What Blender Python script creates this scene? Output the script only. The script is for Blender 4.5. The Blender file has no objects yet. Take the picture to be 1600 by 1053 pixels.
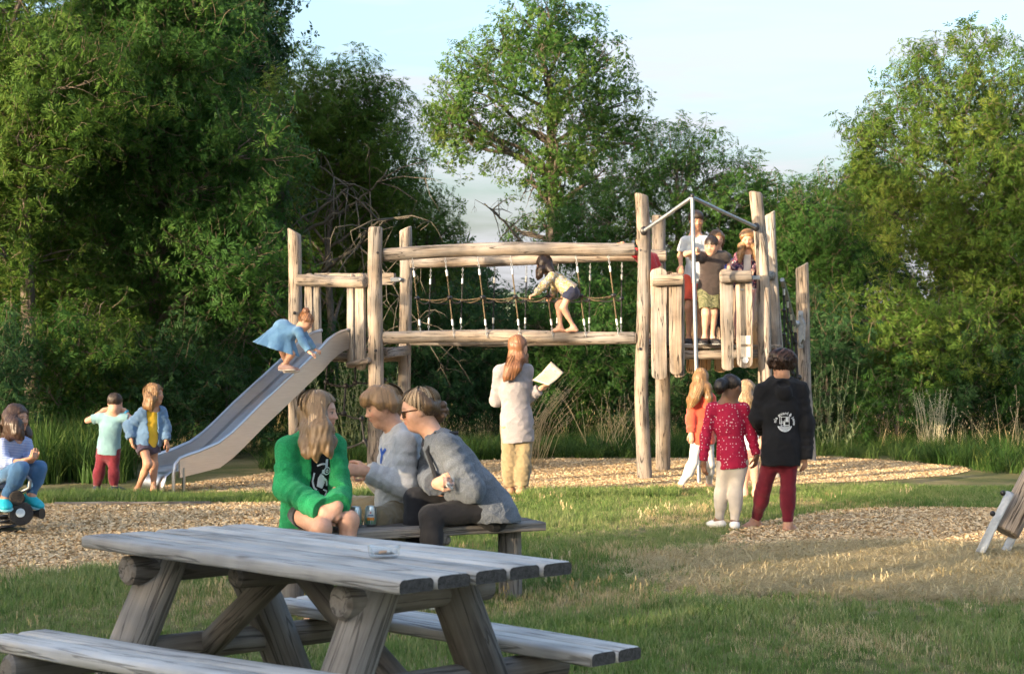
import bpy, math, random
import numpy as np
from mathutils import Vector, Matrix, Euler
from mathutils.bvhtree import BVHTree
R = math.radians
random.seed(7); np.random.seed(7)
S = bpy.context.scene
C = S.collection
# ---------------------------------------------------------------- camera, sky, sun, exposure
FPX, CH, HY = 2417.0, 1.42, 560.0           # focal length in photo pixels, eye height, horizon row
PITCH = math.atan((HY - 526.5) / FPX)
cam = bpy.data.cameras.new('camera'); camo = bpy.data.objects.new('camera', cam); C.objects.link(camo)
cam.sensor_width = 36; cam.lens = FPX / 1600 * 36; cam.clip_end = 3000
camo.location = (0, 0, CH); camo.rotation_euler = (R(90) + PITCH, 0, 0)
cam.dof.use_dof = True; cam.dof.focus_distance = 12.5; cam.dof.aperture_fstop = 8.0
S.camera = camo
SUN_AZ, SUN_EL = R(228), R(9.0)             # compass bearing of the sun (0 = +Y, 90 = +X), elevation
w = bpy.data.worlds.new('World'); S.world = w; w.use_nodes = True
nt = w.node_tree; bg = nt.nodes['Background']
sky = nt.nodes.new('ShaderNodeTexSky'); sky.sky_type = 'NISHITA'; sky.sun_disc = False
sky.sun_elevation = SUN_EL; sky.sun_rotation = SUN_AZ; sky.air_density = 1.0; sky.dust_density = 8.0; sky.ozone_density = 1.8
# thin high cloud and horizon haze all round the dome
def _n(ty, **kw):
    n = nt.nodes.new(ty)
    for k, v in kw.items(): n.inputs[k].default_value = v
    return n
tcw = _n('ShaderNodeTexCoord'); sx = _n('ShaderNodeSeparateXYZ'); nt.links.new(tcw.outputs['Generated'], sx.inputs[0])
hz = _n('ShaderNodeMapRange'); hz.interpolation_type = 'SMOOTHSTEP'; nt.links.new(sx.outputs[2], hz.inputs[0])
for i, v in enumerate((.03, .24, .74, .02)): hz.inputs[i + 1].default_value = v
mpw = nt.nodes.new('ShaderNodeMapping'); mpw.inputs['Scale'].default_value = (1.6, 1.6, 11); mpw.inputs['Rotation'].default_value = (.06, .05, .3); nt.links.new(tcw.outputs['Generated'], mpw.inputs[0])
cn = _n('ShaderNodeTexNoise', Scale=2.6, Detail=6, Roughness=.55, Distortion=.35); nt.links.new(mpw.outputs[0], cn.inputs['Vector'])
cr_ = _n('ShaderNodeMapRange'); nt.links.new(cn.outputs['Fac'], cr_.inputs[0])
for i, v in enumerate((.40, .62, -.42, .6)): cr_.inputs[i + 1].default_value = v
ad_ = nt.nodes.new('ShaderNodeMath'); ad_.operation = 'ADD'; ad_.use_clamp = True; nt.links.new(hz.outputs[0], ad_.inputs[0]); nt.links.new(cr_.outputs[0], ad_.inputs[1])
mxw = nt.nodes.new('ShaderNodeMix'); mxw.data_type = 'RGBA'; nt.links.new(ad_.outputs[0], mxw.inputs[0]); nt.links.new(sky.outputs[0], mxw.inputs[6]); mxw.inputs[7].default_value = (.99, .995, 1.06, 1)
nt.links.new(mxw.outputs[2], bg.inputs[0]); bg.inputs[1].default_value = 0.15
sl = bpy.data.lights.new('sun', 'SUN'); slo = bpy.data.objects.new('sun', sl); C.objects.link(slo)
sl.energy = 2.2; sl.angle = R(0.55); sl.color = (1.0, 0.78, 0.53)
TOSUN = Vector((math.sin(SUN_AZ) * math.cos(SUN_EL), math.cos(SUN_AZ) * math.cos(SUN_EL), math.sin(SUN_EL)))
slo.rotation_euler = TOSUN.to_track_quat('Z', 'Y').to_euler()
slo.location = (0, 0, 30)
S.view_settings.view_transform = 'Standard'; S.view_settings.look = 'None'
S.view_settings.exposure = 2.62; S.view_settings.gamma = 1.0
S.render.engine = 'CYCLES'
S.cycles.use_denoising = True; S.cycles.use_adaptive_sampling = True; S.cycles.adaptive_threshold = .03
S.cycles.max_bounces = 8; S.cycles.transparent_max_bounces = 12

# ---------------------------------------------------------------- helpers
_sp, _cp = math.sin(PITCH), math.cos(PITCH)
def ray(px, py):
    x, y, z = (px - 800) / FPX, 1.0, (526.5 - py) / FPX
    return Vector((x, y * _cp - z * _sp, y * _sp + z * _cp))
def at(px, py, Y):
    r = ray(px, py); t = Y / r.y
    return Vector((r.x * t, Y, CH + r.z * t))
def gnd(px, py, z=0.0):
    r = ray(px, py); t = (z - CH) / r.z
    return Vector((r.x * t, r.y * t, z))

def link(name, me, mat=None, parent=None, **kw):
    o = bpy.data.objects.new(name, me); C.objects.link(o)
    if mat is not None and me is not None and len(me.materials) == 0: me.materials.append(mat)
    if parent is not None: o.parent = parent
    for k, v in kw.items(): o[k] = v
    return o
def empty(name, loc=(0, 0, 0), rz=0, **kw):
    o = link(name, None, **kw); o.location = loc; o.rotation_euler = (0, 0, rz); o.empty_display_size = .1
    return o
def adopt(o, root):
    "parent keeping the world place (roots are only moved / turned about z)"
    o.parent = root
    o.matrix_parent_inverse = root_matrix(root).inverted()
    return o
def root_matrix(r):
    return Matrix.LocRotScale(r.location, r.rotation_euler, r.scale)
def mesh(name, V, F, mat=None, smooth=True, attrs=None):
    me = bpy.data.meshes.new(name)
    V = np.asarray(V, np.float32).reshape(-1, 3)
    if isinstance(F, np.ndarray) and F.ndim == 2:
        n, k = F.shape
        me.vertices.add(len(V)); me.vertices.foreach_set('co', V.ravel())
        me.loops.add(n * k); me.loops.foreach_set('vertex_index', F.astype(np.int32).ravel())
        me.polygons.add(n); me.polygons.foreach_set('loop_start', np.arange(0, n * k, k, dtype=np.int32))
        me.polygons.foreach_set('loop_total', np.full(n, k, np.int32))
        me.update(calc_edges=True)
    else:
        me.from_pydata([tuple(v) for v in V], [], [tuple(f) for f in F]); me.update()
    if smooth and len(me.polygons):
        me.polygons.foreach_set('use_smooth', np.ones(len(me.polygons), bool))
    if attrs:
        for k, a in attrs.items():
            a = np.asarray(a)
            if a.ndim == 2 and a.shape[1] == 3:
                at_ = me.attributes.new(k, 'FLOAT_VECTOR', 'POINT'); at_.data.foreach_set('vector', a.astype(np.float32).ravel())
            elif a.dtype.kind in 'iu':
                at_ = me.attributes.new(k, 'INT', 'POINT'); at_.data.foreach_set('value', a.astype(np.int32))
            else:
                at_ = me.attributes.new(k, 'FLOAT', 'POINT'); at_.data.foreach_set('value', a.astype(np.float32))
    if mat is not None: me.materials.append(mat)
    me.validate()
    return me
class MB:
    "collects verts and faces of one mesh"
    def __init__(s): s.V = []; s.F = []
    def add(s, V, F):
        b = len(s.V); s.V += [tuple(v) for v in V]; s.F += [tuple(i + b for i in f) for f in F]
        return s
    def box(s, c, d, rot=None, bev=0.0):
        hx, hy, hz = d[0] / 2, d[1] / 2, d[2] / 2
        M = rot if rot is not None else Matrix.Identity(3); c = Vector(c)
        if bev <= 0:
            V = [c + M @ Vector((x * hx, y * hy, z * hz)) for x in (-1, 1) for y in (-1, 1) for z in (-1, 1)]
            return s.add(V, [(0, 1, 3, 2), (4, 6, 7, 5), (0, 4, 5, 1), (2, 3, 7, 6), (0, 2, 6, 4), (1, 5, 7, 3)])
        V = []; b = bev
        # chamfered box: 24 verts, one per corner and axis
        ix = {}
        for x in (-1, 1):
            for y in (-1, 1):
                for z in (-1, 1):
                    for a in range(3):
                        p = [x * (hx - b), y * (hy - b), z * (hz - b)]
                        p[a] = (x * hx, y * hy, z * hz)[a]
                        ix[(x, y, z, a)] = len(V); V.append(c + M @ Vector(p))
        F = []
        for a in range(3):
            o = [i for i in range(3) if i != a]
            for sg in (-1, 1):
                q = []
                for (u, v) in ((-1, -1), (1, -1), (1, 1), (-1, 1)):
                    k = [0, 0, 0]; k[a] = sg; k[o[0]] = u; k[o[1]] = v; q.append(ix[(*k, a)])
                F.append(q if (sg > 0) == (a != 1) else q[::-1])
        for a in range(3):
            o = [i for i in range(3) if i != a]
            for u in (-1, 1):
                for v in (-1, 1):
                    q = []
                    for sg, ax in ((-1, o[0]), (1, o[0]), (1, o[1]), (-1, o[1])):
                        k = [0, 0, 0]; k[a] = sg; k[o[0]] = u; k[o[1]] = v; q.append(ix[(*k, ax)])
                    F.append(q)
        for x in (-1, 1):
            for y in (-1, 1):
                for z in (-1, 1): F.append([ix[(x, y, z, a)] for a in range(3)])
        return s.add(V, F)
    def tube(s, pts, rad, n=8, cap=True, flat=None):
        pts = [Vector(p) for p in pts]; m = len(pts)
        if not hasattr(rad, '__len__'): rad = [rad] * m
        t = [(pts[min(i + 1, m - 1)] - pts[max(i - 1, 0)]).normalized() for i in range(m)]
        u = t[0].orthogonal().normalized(); V = []; F = []
        for i in range(m):
            u = (u - t[i] * u.dot(t[i]))
            u = u.normalized() if u.length > 1e-6 else t[i].orthogonal().normalized()
            v = t[i].cross(u)
            for k in range(n):
                a = 2 * math.pi * k / n
                V.append(pts[i] + (u * math.cos(a) + v * math.sin(a)) * rad[i])
        for i in range(m - 1):
            for k in range(n):
                k2 = (k + 1) % n
                F.append((i * n + k, i * n + k2, (i + 1) * n + k2, (i + 1) * n + k))
        if cap: F.append(tuple(range(n))[::-1]); F.append(tuple((m - 1) * n + k for k in range(n)))
        return s.add(V, F)
    def lathe(s, prof, n=16, M=None, cap=False):
        M = M or Matrix.Identity(4); V = []; F = []; m = len(prof)
        for r, z in prof:
            for k in range(n):
                a = 2 * math.pi * k / n; V.append(M @ Vector((r * math.cos(a), r * math.sin(a), z)))
        for i in range(m - 1):
            for k in range(n):
                k2 = (k + 1) % n; F.append((i * n + k, i * n + k2, (i + 1) * n + k2, (i + 1) * n + k))
        if cap: F.append(tuple(range(n))[::-1]); F.append(tuple((m - 1) * n + k for k in range(n)))
        return s.add(V, F)
    def ball(s, c, r, n=10, sq=(1, 1, 1)):
        prof = [(r * math.sin(math.pi * i / n), -r * math.cos(math.pi * i / n)) for i in range(n + 1)]
        prof[0] = (r * .01, -r); prof[-1] = (r * .01, r)
        return s.lathe(prof, n + 2, Matrix.Translation(c) @ Matrix.Diagonal((*sq, 1)))
    def build(s, name, mat, parent=None, smooth=True, auto=None, **kw):
        me = mesh(name, s.V, s.F, mat, smooth)
        o = link(name, me, None, parent, **kw)
        if auto is not None: sharp(me, auto)
        return o
def sharp(me, deg=35):
    me.polygons.foreach_set('use_smooth', np.ones(len(me.polygons), bool))
    me.set_sharp_from_angle(angle=R(deg))

# ---------------------------------------------------------------- materials
MATS = {}
def nodes(name):
    m = bpy.data.materials.new(name); m.use_nodes = True
    t = m.node_tree; p = t.nodes['Principled BSDF']
    return m, t, p
def nd(t, typ, **kw):
    n = t.nodes.new(typ)
    for k, v in kw.items():
        if k.startswith('i_'):
            key = k[2:]; key = int(key) if key.isdigit() else key
            n.inputs[key].default_value = v
        else: setattr(n, k, v)
    return n
def ramp(t, fac, stops):
    r = t.nodes.new('ShaderNodeValToRGB'); e = r.color_ramp.elements
    while len(e) < len(stops): e.new(.5)
    for el, (p, c) in zip(e, stops):
        el.position = p; el.color = (*c, 1) if len(c) == 3 else c
    t.links.new(fac, r.inputs[0]); return r
def noisy(name, c1, c2, scale=8, rough=.8, bump=.2, bscale=None, stretch=(1, 1, 1), det=6, metal=0, dist=.02, spec=.4, sheen=0, c3=None):
    "two (or three) colour noise with a finer noise bump, object space"
    if name in MATS: return MATS[name]
    m, t, p = nodes(name); L = t.links.new
    tc = nd(t, 'ShaderNodeTexCoord'); mp = nd(t, 'ShaderNodeMapping'); mp.inputs['Scale'].default_value = stretch
    L(tc.outputs['Object'], mp.inputs[0])
    n = nd(t, 'ShaderNodeTexNoise', i_Scale=scale, i_Detail=det, i_Roughness=.62); L(mp.outputs[0], n.inputs['Vector'])
    st = [(.3, c1), (.7, c2)] if c3 is None else [(.28, c1), (.5, c2), (.72, c3)]
    r = ramp(t, n.outputs['Fac'], st); L(r.outputs[0], p.inputs['Base Color'])
    p.inputs['Roughness'].default_value = rough; p.inputs['Metallic'].default_value = metal
    p.inputs['Specular IOR Level'].default_value = spec
    if sheen: p.inputs['Sheen Weight'].default_value = sheen; p.inputs['Sheen Roughness'].default_value = .5
    if bump:
        n2 = nd(t, 'ShaderNodeTexNoise', i_Scale=bscale or scale * 4, i_Detail=5); L(mp.outputs[0], n2.inputs['Vector'])
        b = nd(t, 'ShaderNodeBump', i_Strength=bump, i_Distance=dist); L(n2.outputs['Fac'], b.inputs['Height']); L(b.outputs[0], p.inputs['Normal'])
    MATS[name] = m
    return m
def wood(name, dark, mid, light, grain=1.0, crack=.9):
    "weathered timber: long grain streaks, drying cracks, knots, grey blotches of wear and painted mottled shade; grain runs along local z"
    if name in MATS: return MATS[name]
    m, t, p = nodes(name); L = t.links.new
    tc = nd(t, 'ShaderNodeTexCoord'); oi = nd(t, 'ShaderNodeObjectInfo')
    off = nd(t, 'ShaderNodeVectorMath', operation='SCALE'); off.inputs[0].default_value = (13, 7, 29); L(oi.outputs['Random'], off.inputs['Scale'])
    ad = nd(t, 'ShaderNodeVectorMath', operation='ADD'); L(tc.outputs['Object'], ad.inputs[0]); L(off.outputs[0], ad.inputs[1])
    mp = nd(t, 'ShaderNodeMapping'); mp.inputs['Scale'].default_value = (26, 26, 1.1); L(ad.outputs[0], mp.inputs[0])
    n1 = nd(t, 'ShaderNodeTexNoise', i_Scale=2.2, i_Detail=7, i_Roughness=.65, i_Distortion=.4); L(mp.outputs[0], n1.inputs['Vector'])
    n2 = nd(t, 'ShaderNodeTexNoise', i_Scale=3.2, i_Detail=4); L(ad.outputs[0], n2.inputs['Vector'])
    mx = nd(t, 'ShaderNodeMath', operation='MULTIPLY_ADD', i_1=.55); L(n2.outputs['Fac'], mx.inputs[0])
    ms = nd(t, 'ShaderNodeMath', operation='MULTIPLY', i_1=.5); L(n1.outputs['Fac'], ms.inputs[0]); L(ms.outputs[0], mx.inputs[2])
    r = ramp(t, mx.outputs[0], [(.34, dark), (.5, mid), (.68, light)])
    n6 = nd(t, 'ShaderNodeTexNoise', i_Scale=1.1, i_Detail=5, i_Roughness=.6); mp6 = nd(t, 'ShaderNodeMapping'); mp6.inputs['Scale'].default_value = (5, 5, 1.2); L(ad.outputs[0], mp6.inputs[0]); L(mp6.outputs[0], n6.inputs['Vector'])
    gy = ramp(t, n6.outputs['Fac'], [(.38, (0, 0, 0)), (.62, (1, 1, 1))])
    hs0 = nd(t, 'ShaderNodeHueSaturation', i_Saturation=.45, i_Value=.8); L(r.outputs[0], hs0.inputs['Color'])  # greyer, darker patches: wear plus mottled shade put into the wood colour
    mg = nd(t, 'ShaderNodeMix', data_type='RGBA'); L(gy.outputs[0], mg.inputs[0]); L(hs0.outputs[0], mg.inputs[6]); L(r.outputs[0], mg.inputs[7])
    # thin dark drying cracks
    mp3 = nd(t, 'ShaderNodeMapping'); mp3.inputs['Scale'].default_value = (9, 9, .45); L(ad.outputs[0], mp3.inputs[0])
    n3 = nd(t, 'ShaderNodeTexNoise', i_Scale=2.0, i_Detail=3, i_Distortion=.6); L(mp3.outputs[0], n3.inputs['Vector'])
    ab = nd(t, 'ShaderNodeMath', operation='SUBTRACT', i_1=.5); L(n3.outputs['Fac'], ab.inputs[0])
    ab2 = nd(t, 'ShaderNodeMath', operation='ABSOLUTE'); L(ab.outputs[0], ab2.inputs[0])
    cr = ramp(t, ab2.outputs[0], [(.0, (.05, .05, .05)), (.010, (.25, .25, .25)), (.022, (1, 1, 1))])
    # knots
    vo = nd(t, 'ShaderNodeTexVoronoi', i_Scale=1.0); mp4 = nd(t, 'ShaderNodeMapping'); mp4.inputs['Scale'].default_value = (7, 7, 2.6); L(ad.outputs[0], mp4.inputs[0]); L(mp4.outputs[0], vo.inputs['Vector'])
    kn = ramp(t, vo.outputs['Distance'], [(.05, (.35, .3, .26)), (.13, (1, 1, 1))])
    m1 = nd(t, 'ShaderNodeMix', data_type='RGBA', blend_type='MULTIPLY'); m1.inputs[0].default_value = crack
    L(mg.outputs[2], m1.inputs[6]); L(cr.outputs[0], m1.inputs[7])
    m2 = nd(t, 'ShaderNodeMix', data_type='RGBA', blend_type='MULTIPLY'); m2.inputs[0].default_value = .7
    L(m1.outputs[2], m2.inputs[6]); L(kn.outputs[0], m2.inputs[7])
    hs = nd(t, 'ShaderNodeHueSaturation'); L(m2.outputs[2], hs.inputs['Color'])
    vr = nd(t, 'ShaderNodeMapRange'); vr.inputs[3].default_value = .82; vr.inputs[4].default_value = 1.15; L(oi.outputs['Random'], vr.inputs[0]); L(vr.outputs[0], hs.inputs['Value'])
    L(hs.outputs[0], p.inputs['Base Color'])
    p.inputs['Roughness'].default_value = .78; p.inputs['Specular IOR Level'].default_value = .3
    hh = nd(t, 'ShaderNodeMath', operation='MULTIPLY_ADD', i_1=.5); L(n1.outputs['Fac'], hh.inputs[0]); L(cr.outputs[0], hh.inputs[2])
    b = nd(t, 'ShaderNodeBump', i_Strength=.45 * grain, i_Distance=.008); L(hh.outputs[0], b.inputs['Height']); L(b.outputs[0], p.inputs['Normal'])
    MATS[name] = m
    return m
def plain(name, col, rough=.6, metal=0, **kw):
    if name in MATS: return MATS[name]
    m, t, p = nodes(name)
    tc = nd(t, 'ShaderNodeTexCoord'); n = nd(t, 'ShaderNodeTexNoise', i_Scale=30, i_Detail=4); t.links.new(tc.outputs['Object'], n.inputs['Vector'])
    r = ramp(t, n.outputs['Fac'], [(.3, tuple(c * .85 for c in col)), (.7, tuple(min(1, c * 1.12) for c in col))])
    t.links.new(r.outputs[0], p.inputs['Base Color'])
    p.inputs['Roughness'].default_value = rough; p.inputs['Metallic'].default_value = metal
    for k, v in kw.items(): p.inputs[k.replace('_', ' ')].default_value = v
    MATS[name] = m
    return m
def leafmat(name, c1, c2, c3, trans=.4, rough=.55):
    "leaf with colour spread by instance, some light coming through"
    if name in MATS: return MATS[name]
    m, t, p = nodes(name); L = t.links.new
    a = nd(t, 'ShaderNodeAttribute', attribute_type='INSTANCER', attribute_name='tint')
    g = nd(t, 'ShaderNodeNewGeometry')
    s1 = nd(t, 'ShaderNodeMath', operation='MULTIPLY_ADD', i_1=.35, i_2=-.17); L(g.outputs['Random Per Island'], s1.inputs[0])
    s2 = nd(t, 'ShaderNodeMath', operation='ADD'); L(a.outputs['Fac'], s2.inputs[0]); L(s1.outputs[0], s2.inputs[1])
    r = ramp(t, s2.outputs[0], [(.08, c1), (.5, c2), (.95, c3)])
    L(r.outputs[0], p.inputs['Base Color']); p.inputs['Roughness'].default_value = rough
    p.inputs['Specular IOR Level'].default_value = .12
    tr = nd(t, 'ShaderNodeBsdfTranslucent'); L(r.outputs[0], tr.inputs[0])
    mx = nd(t, 'ShaderNodeMixShader', i_0=trans); L(p.outputs[0], mx.inputs[1]); L(tr.outputs[0], mx.inputs[2])
    L(mx.outputs[0], t.nodes['Material Output'].inputs[0])
    MATS[name] = m
    return m

# ---------------------------------------------------------------- scatter: one mesh holds the pieces and the points, the nodes set one on the other
def scatter_nodes():
    g = bpy.data.node_groups.get('scatter')
    if g: return g
    g = bpy.data.node_groups.new('scatter', 'GeometryNodeTree')
    g.interface.new_socket('Geometry', in_out='INPUT', socket_type='NodeSocketGeometry')
    g.interface.new_socket('Geometry', in_out='OUTPUT', socket_type='NodeSocketGeometry')
    N = g.nodes.new; L = g.links.new
    i = N('NodeGroupInput'); o = N('NodeGroupOutput')
    def attr(nm, ty):
        a = N('GeometryNodeInputNamedAttribute'); a.data_type = ty; a.inputs[0].default_value = nm
        return a.outputs[0]
    pid = attr('proto', 'INT')
    cmp_ = N('FunctionNodeCompare'); cmp_.data_type = 'INT'; cmp_.operation = 'GREATER_THAN'
    L(pid, cmp_.inputs[2]); cmp_.inputs[3].default_value = 0
    sp = N('GeometryNodeSeparateGeometry'); sp.domain = 'POINT'; L(i.outputs[0], sp.inputs[0]); L(cmp_.outputs[0], sp.inputs[1])
    si = N('GeometryNodeSplitToInstances'); si.domain = 'POINT'; L(sp.outputs[0], si.inputs[0])
    L(pid, si.inputs['Group ID'])
    ip = N('GeometryNodeInstanceOnPoints'); L(sp.outputs[1], ip.inputs['Points']); L(si.outputs[0], ip.inputs['Instance'])
    ip.inputs['Pick Instance'].default_value = True
    L(attr('pick', 'INT'), ip.inputs['Instance Index'])
    er = N('FunctionNodeEulerToRotation'); L(attr('rot', 'FLOAT_VECTOR'), er.inputs[0]); L(er.outputs[0], ip.inputs['Rotation'])
    L(attr('scl', 'FLOAT_VECTOR'), ip.inputs['Scale'])
    L(ip.outputs[0], o.inputs[0])
    return g
def scatter(name, protos, P, rot, scl, tint, mats, parent=None, pick=None, **kw):
    "protos: list of (V, F(list of tuples), material index); P points in world"
    V = []; F = []; pr = []; mi = []
    for k, (v, f, *m) in enumerate(protos):
        b = len(V); V += [tuple(x) for x in v]; F += [tuple(j + b for j in q) for q in f]; pr += [k + 1] * len(v)
        mi += (m[0] if m and hasattr(m[0], '__len__') else [m[0] if m else 0] * len(f))
    n0 = len(V); n = len(P)
    VV = np.vstack([np.array(V, np.float32), np.asarray(P, np.float32)])
    me = bpy.data.meshes.new(name); me.from_pydata(VV.tolist(), [], F)
    me.polygons.foreach_set('material_index', np.array(mi, np.int32))
    for m in mats: me.materials.append(m)
    def put(nm, ty, a, key):
        x = me.attributes.new(nm, ty, 'POINT'); x.data.foreach_set(key, a.ravel())
    put('proto', 'INT', np.array(pr + [0] * n, np.int32), 'value')
    if pick is None: pick = np.random.randint(0, len(protos), n)
    put('pick', 'INT', np.concatenate([np.zeros(n0), pick]).astype(np.int32), 'value')
    z3 = np.zeros((n0, 3), np.float32)
    put('rot', 'FLOAT_VECTOR', np.vstack([z3, rot]).astype(np.float32), 'vector')
    scl = np.asarray(scl, np.float32); scl = np.repeat(scl[:, None], 3, 1) if scl.ndim == 1 else scl
    put('scl', 'FLOAT_VECTOR', np.vstack([z3 + 1, scl]).astype(np.float32), 'vector')
    put('tint', 'FLOAT', np.concatenate([np.zeros(n0), tint]).astype(np.float32), 'value')
    o = link(name, me, None, parent, **kw)
    md = o.modifiers.new('scatter', 'NODES'); md.node_group = scatter_nodes()
    return o
# ================================================================ ground, chip pits, grass
def inpoly(P, poly):
    x, y = P[:, 0], P[:, 1]; r = np.zeros(len(P), bool); n = len(poly)
    for i in range(n):
        x0, y0 = poly[i][:2]; x1, y1 = poly[(i + 1) % n][:2]
        c = ((y0 > y) != (y1 > y)) & (x < (x1 - x0) * (y - y0) / (y1 - y0 + 1e-12) + x0)
        r ^= c
    return r
def vnoise(P, f=1.0, seed=0):
    "cheap smooth pseudo noise in -1..1 at points (N,2 or 3)"
    P = np.asarray(P) * f; s = seed * 1.7
    x, y = P[..., 0], P[..., 1]; z = P[..., 2] if P.shape[-1] > 2 else 0
    a = np.sin(x * 1.9 + 1.3 * np.sin(y * 1.1 + s) + s) + np.sin(y * 2.3 + 1.7 * np.sin(x * .9 + 2 * s) + z * 1.7 + 2.1 * s)
    b = np.sin((x + y) * 3.1 + 1.1 * np.sin(z * 2.7 + s) + s * 3) + np.sin((x - y) * 2.7 + z * 2.9 + 1.9 * np.sin(y * 1.3) + s * 5)
    return (a + .6 * b) / 3.2
def outline(pts, sub=6, jit=.07, seed=1):
    g = [gnd(*p) for p in pts]; out = []
    for i in range(len(g)):
        a, b = g[i], g[(i + 1) % len(g)]
        n = max(2, int((b - a).length / .35))
        for k in range(n): out.append(a.lerp(b, k / n))
    A = np.array([(p.x, p.y) for p in out])
    A = (A + np.roll(A, 1, 0) + np.roll(A, -1, 0)) / 3
    d = np.stack([vnoise(A, 2.1, seed), vnoise(A, 2.3, seed + 9)], 1) * jit * 1.6
    return A + d
PITS = {
 'near': outline([(-260, 902), (90, 894), (200, 888), (330, 880), (460, 862), (560, 838), (640, 812), (600, 791), (430, 785), (200, 787), (-260, 791)], seed=1),
 'play': outline([(205, 777), (420, 777), (600, 778), (800, 776), (940, 771), (1080, 768), (1240, 757), (1330, 754), (1440, 747), (1500, 741), (1525, 735), (1480, 728), (1390, 720), (1270, 713.5), (1040, 717), (840, 717), (700, 722), (480, 726), (420, 741), (330, 750), (270, 758), (205, 765)], seed=2),
 'side': outline([(1205, 812), (1290, 798), (1400, 792), (1560, 795), (1850, 798), (1850, 890), (1640, 884), (1500, 876), (1380, 880), (1250, 872), (1110, 858), (1130, 832)], seed=3, jit=.11),
}
chipmat = None
def chip_material():
    m, t, p = nodes('wood_chip_bed'); L = t.links.new
    tc = nd(t, 'ShaderNodeTexCoord')
    v = nd(t, 'ShaderNodeTexVoronoi', i_Scale=34); L(tc.outputs['Object'], v.inputs['Vector'])
    r = ramp(t, v.outputs['Color'], [(.1, (.34, .23, .12)), (.45, (.53, .39, .22)), (.8, (.68, .53, .33))])
    n = nd(t, 'ShaderNodeTexNoise', i_Scale=1.3, i_Detail=5); L(tc.outputs['Object'], n.inputs['Vector'])
    r2 = ramp(t, n.outputs['Fac'], [(.35, (.72, .7, .68)), (.62, (1.0, 1.0, 1.0))])
    mx = nd(t, 'ShaderNodeMix', data_type='RGBA', blend_type='MULTIPLY'); mx.inputs[0].default_value = .8
    L(r.outputs[0], mx.inputs[6]); L(r2.outputs[0], mx.inputs[7]); L(mx.outputs[2], p.inputs['Base Color'])
    p.inputs['Roughness'].default_value = .9; p.inputs['Specular IOR Level'].default_value = .2
    b = nd(t, 'ShaderNodeBump', i_Strength=.9, i_Distance=.03); L(v.outputs['Distance'], b.inputs['Height']); L(b.outputs[0], p.inputs['Normal'])
    return m
def ground_material():
    m, t, p = nodes('turf_soil'); L = t.links.new
    tc = nd(t, 'ShaderNodeTexCoord')
    n = nd(t, 'ShaderNodeTexNoise', i_Scale=.9, i_Detail=7, i_Roughness=.65); L(tc.outputs['Object'], n.inputs['Vector'])
    r = ramp(t, n.outputs['Fac'], [(.36, (.085, .10, .035)), (.5, (.16, .15, .065)), (.66, (.28, .225, .13))])
    sp = nd(t, 'ShaderNodeVectorMath', operation='SUBTRACT'); sp.inputs[1].default_value = (3.0, 10.5, 0); L(tc.outputs['Object'], sp.inputs[0])
    sc_ = nd(t, 'ShaderNodeVectorMath', operation='MULTIPLY'); sc_.inputs[1].default_value = (1 / 2.6, 1 / 1.6, 0); L(sp.outputs[0], sc_.inputs[0])
    ln = nd(t, 'ShaderNodeVectorMath', operation='LENGTH'); L(sc_.outputs[0], ln.inputs[0])
    n5 = nd(t, 'ShaderNodeTexNoise', i_Scale=2.2, i_Detail=6, i_Roughness=.7); L(tc.outputs['Object'], n5.inputs['Vector'])
    ma = nd(t, 'ShaderNodeMath', operation='MULTIPLY_ADD', i_1=1.1); L(n5.outputs['Fac'], ma.inputs[0]); L(ln.outputs['Value'], ma.inputs[2])
    wm = ramp(t, ma.outputs[0], [(1.25 / 2, (1, 1, 1)), (1.75 / 2, (0, 0, 0))]); hf = nd(t, 'ShaderNodeMath', operation='MULTIPLY', i_1=.5); L(ma.outputs[0], hf.inputs[0]); L(hf.outputs[0], wm.inputs[0])
    n6 = nd(t, 'ShaderNodeTexNoise', i_Scale=40, i_Detail=4); L(tc.outputs['Object'], n6.inputs['Vector'])
    tan = ramp(t, n6.outputs['Fac'], [(.3, (.52, .38, .24)), (.7, (.80, .63, .45))])
    n7 = nd(t, 'ShaderNodeTexNoise', i_Scale=7, i_Detail=7, i_Roughness=.75); L(tc.outputs['Object'], n7.inputs['Vector']); dk = ramp(t, n7.outputs['Fac'], [(.38, (.42, .40, .36)), (.6, (1, 1, 1))])
    tm = nd(t, 'ShaderNodeMix', data_type='RGBA', blend_type='MULTIPLY'); tm.inputs[0].default_value = 1; L(tan.outputs[0], tm.inputs[6]); L(dk.outputs[0], tm.inputs[7])
    mw_ = nd(t, 'ShaderNodeMix', data_type='RGBA'); L(wm.outputs[0], mw_.inputs[0]); L(r.outputs[0], mw_.inputs[6]); L(tm.outputs[2], mw_.inputs[7])
    L(mw_.outputs[2], p.inputs['Base Color']); p.inputs['Roughness'].default_value = .95; p.inputs['Specular IOR Level'].default_value = .1
    n2 = nd(t, 'ShaderNodeTexNoise', i_Scale=25, i_Detail=6); L(tc.outputs['Object'], n2.inputs['Vector'])
    b = nd(t, 'ShaderNodeBump', i_Strength=.8, i_Distance=.05); L(n2.outputs['Fac'], b.inputs['Height']); L(b.outputs[0], p.inputs['Normal'])
    return m
GM = ground_material(); chipmat = chip_material()
link('ground', mesh('ground', [(-700, -300, 0), (700, -300, 0), (700, 1200, 0), (-700, 1200, 0)], [(0, 1, 2, 3)], GM, False), kind='structure')
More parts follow.
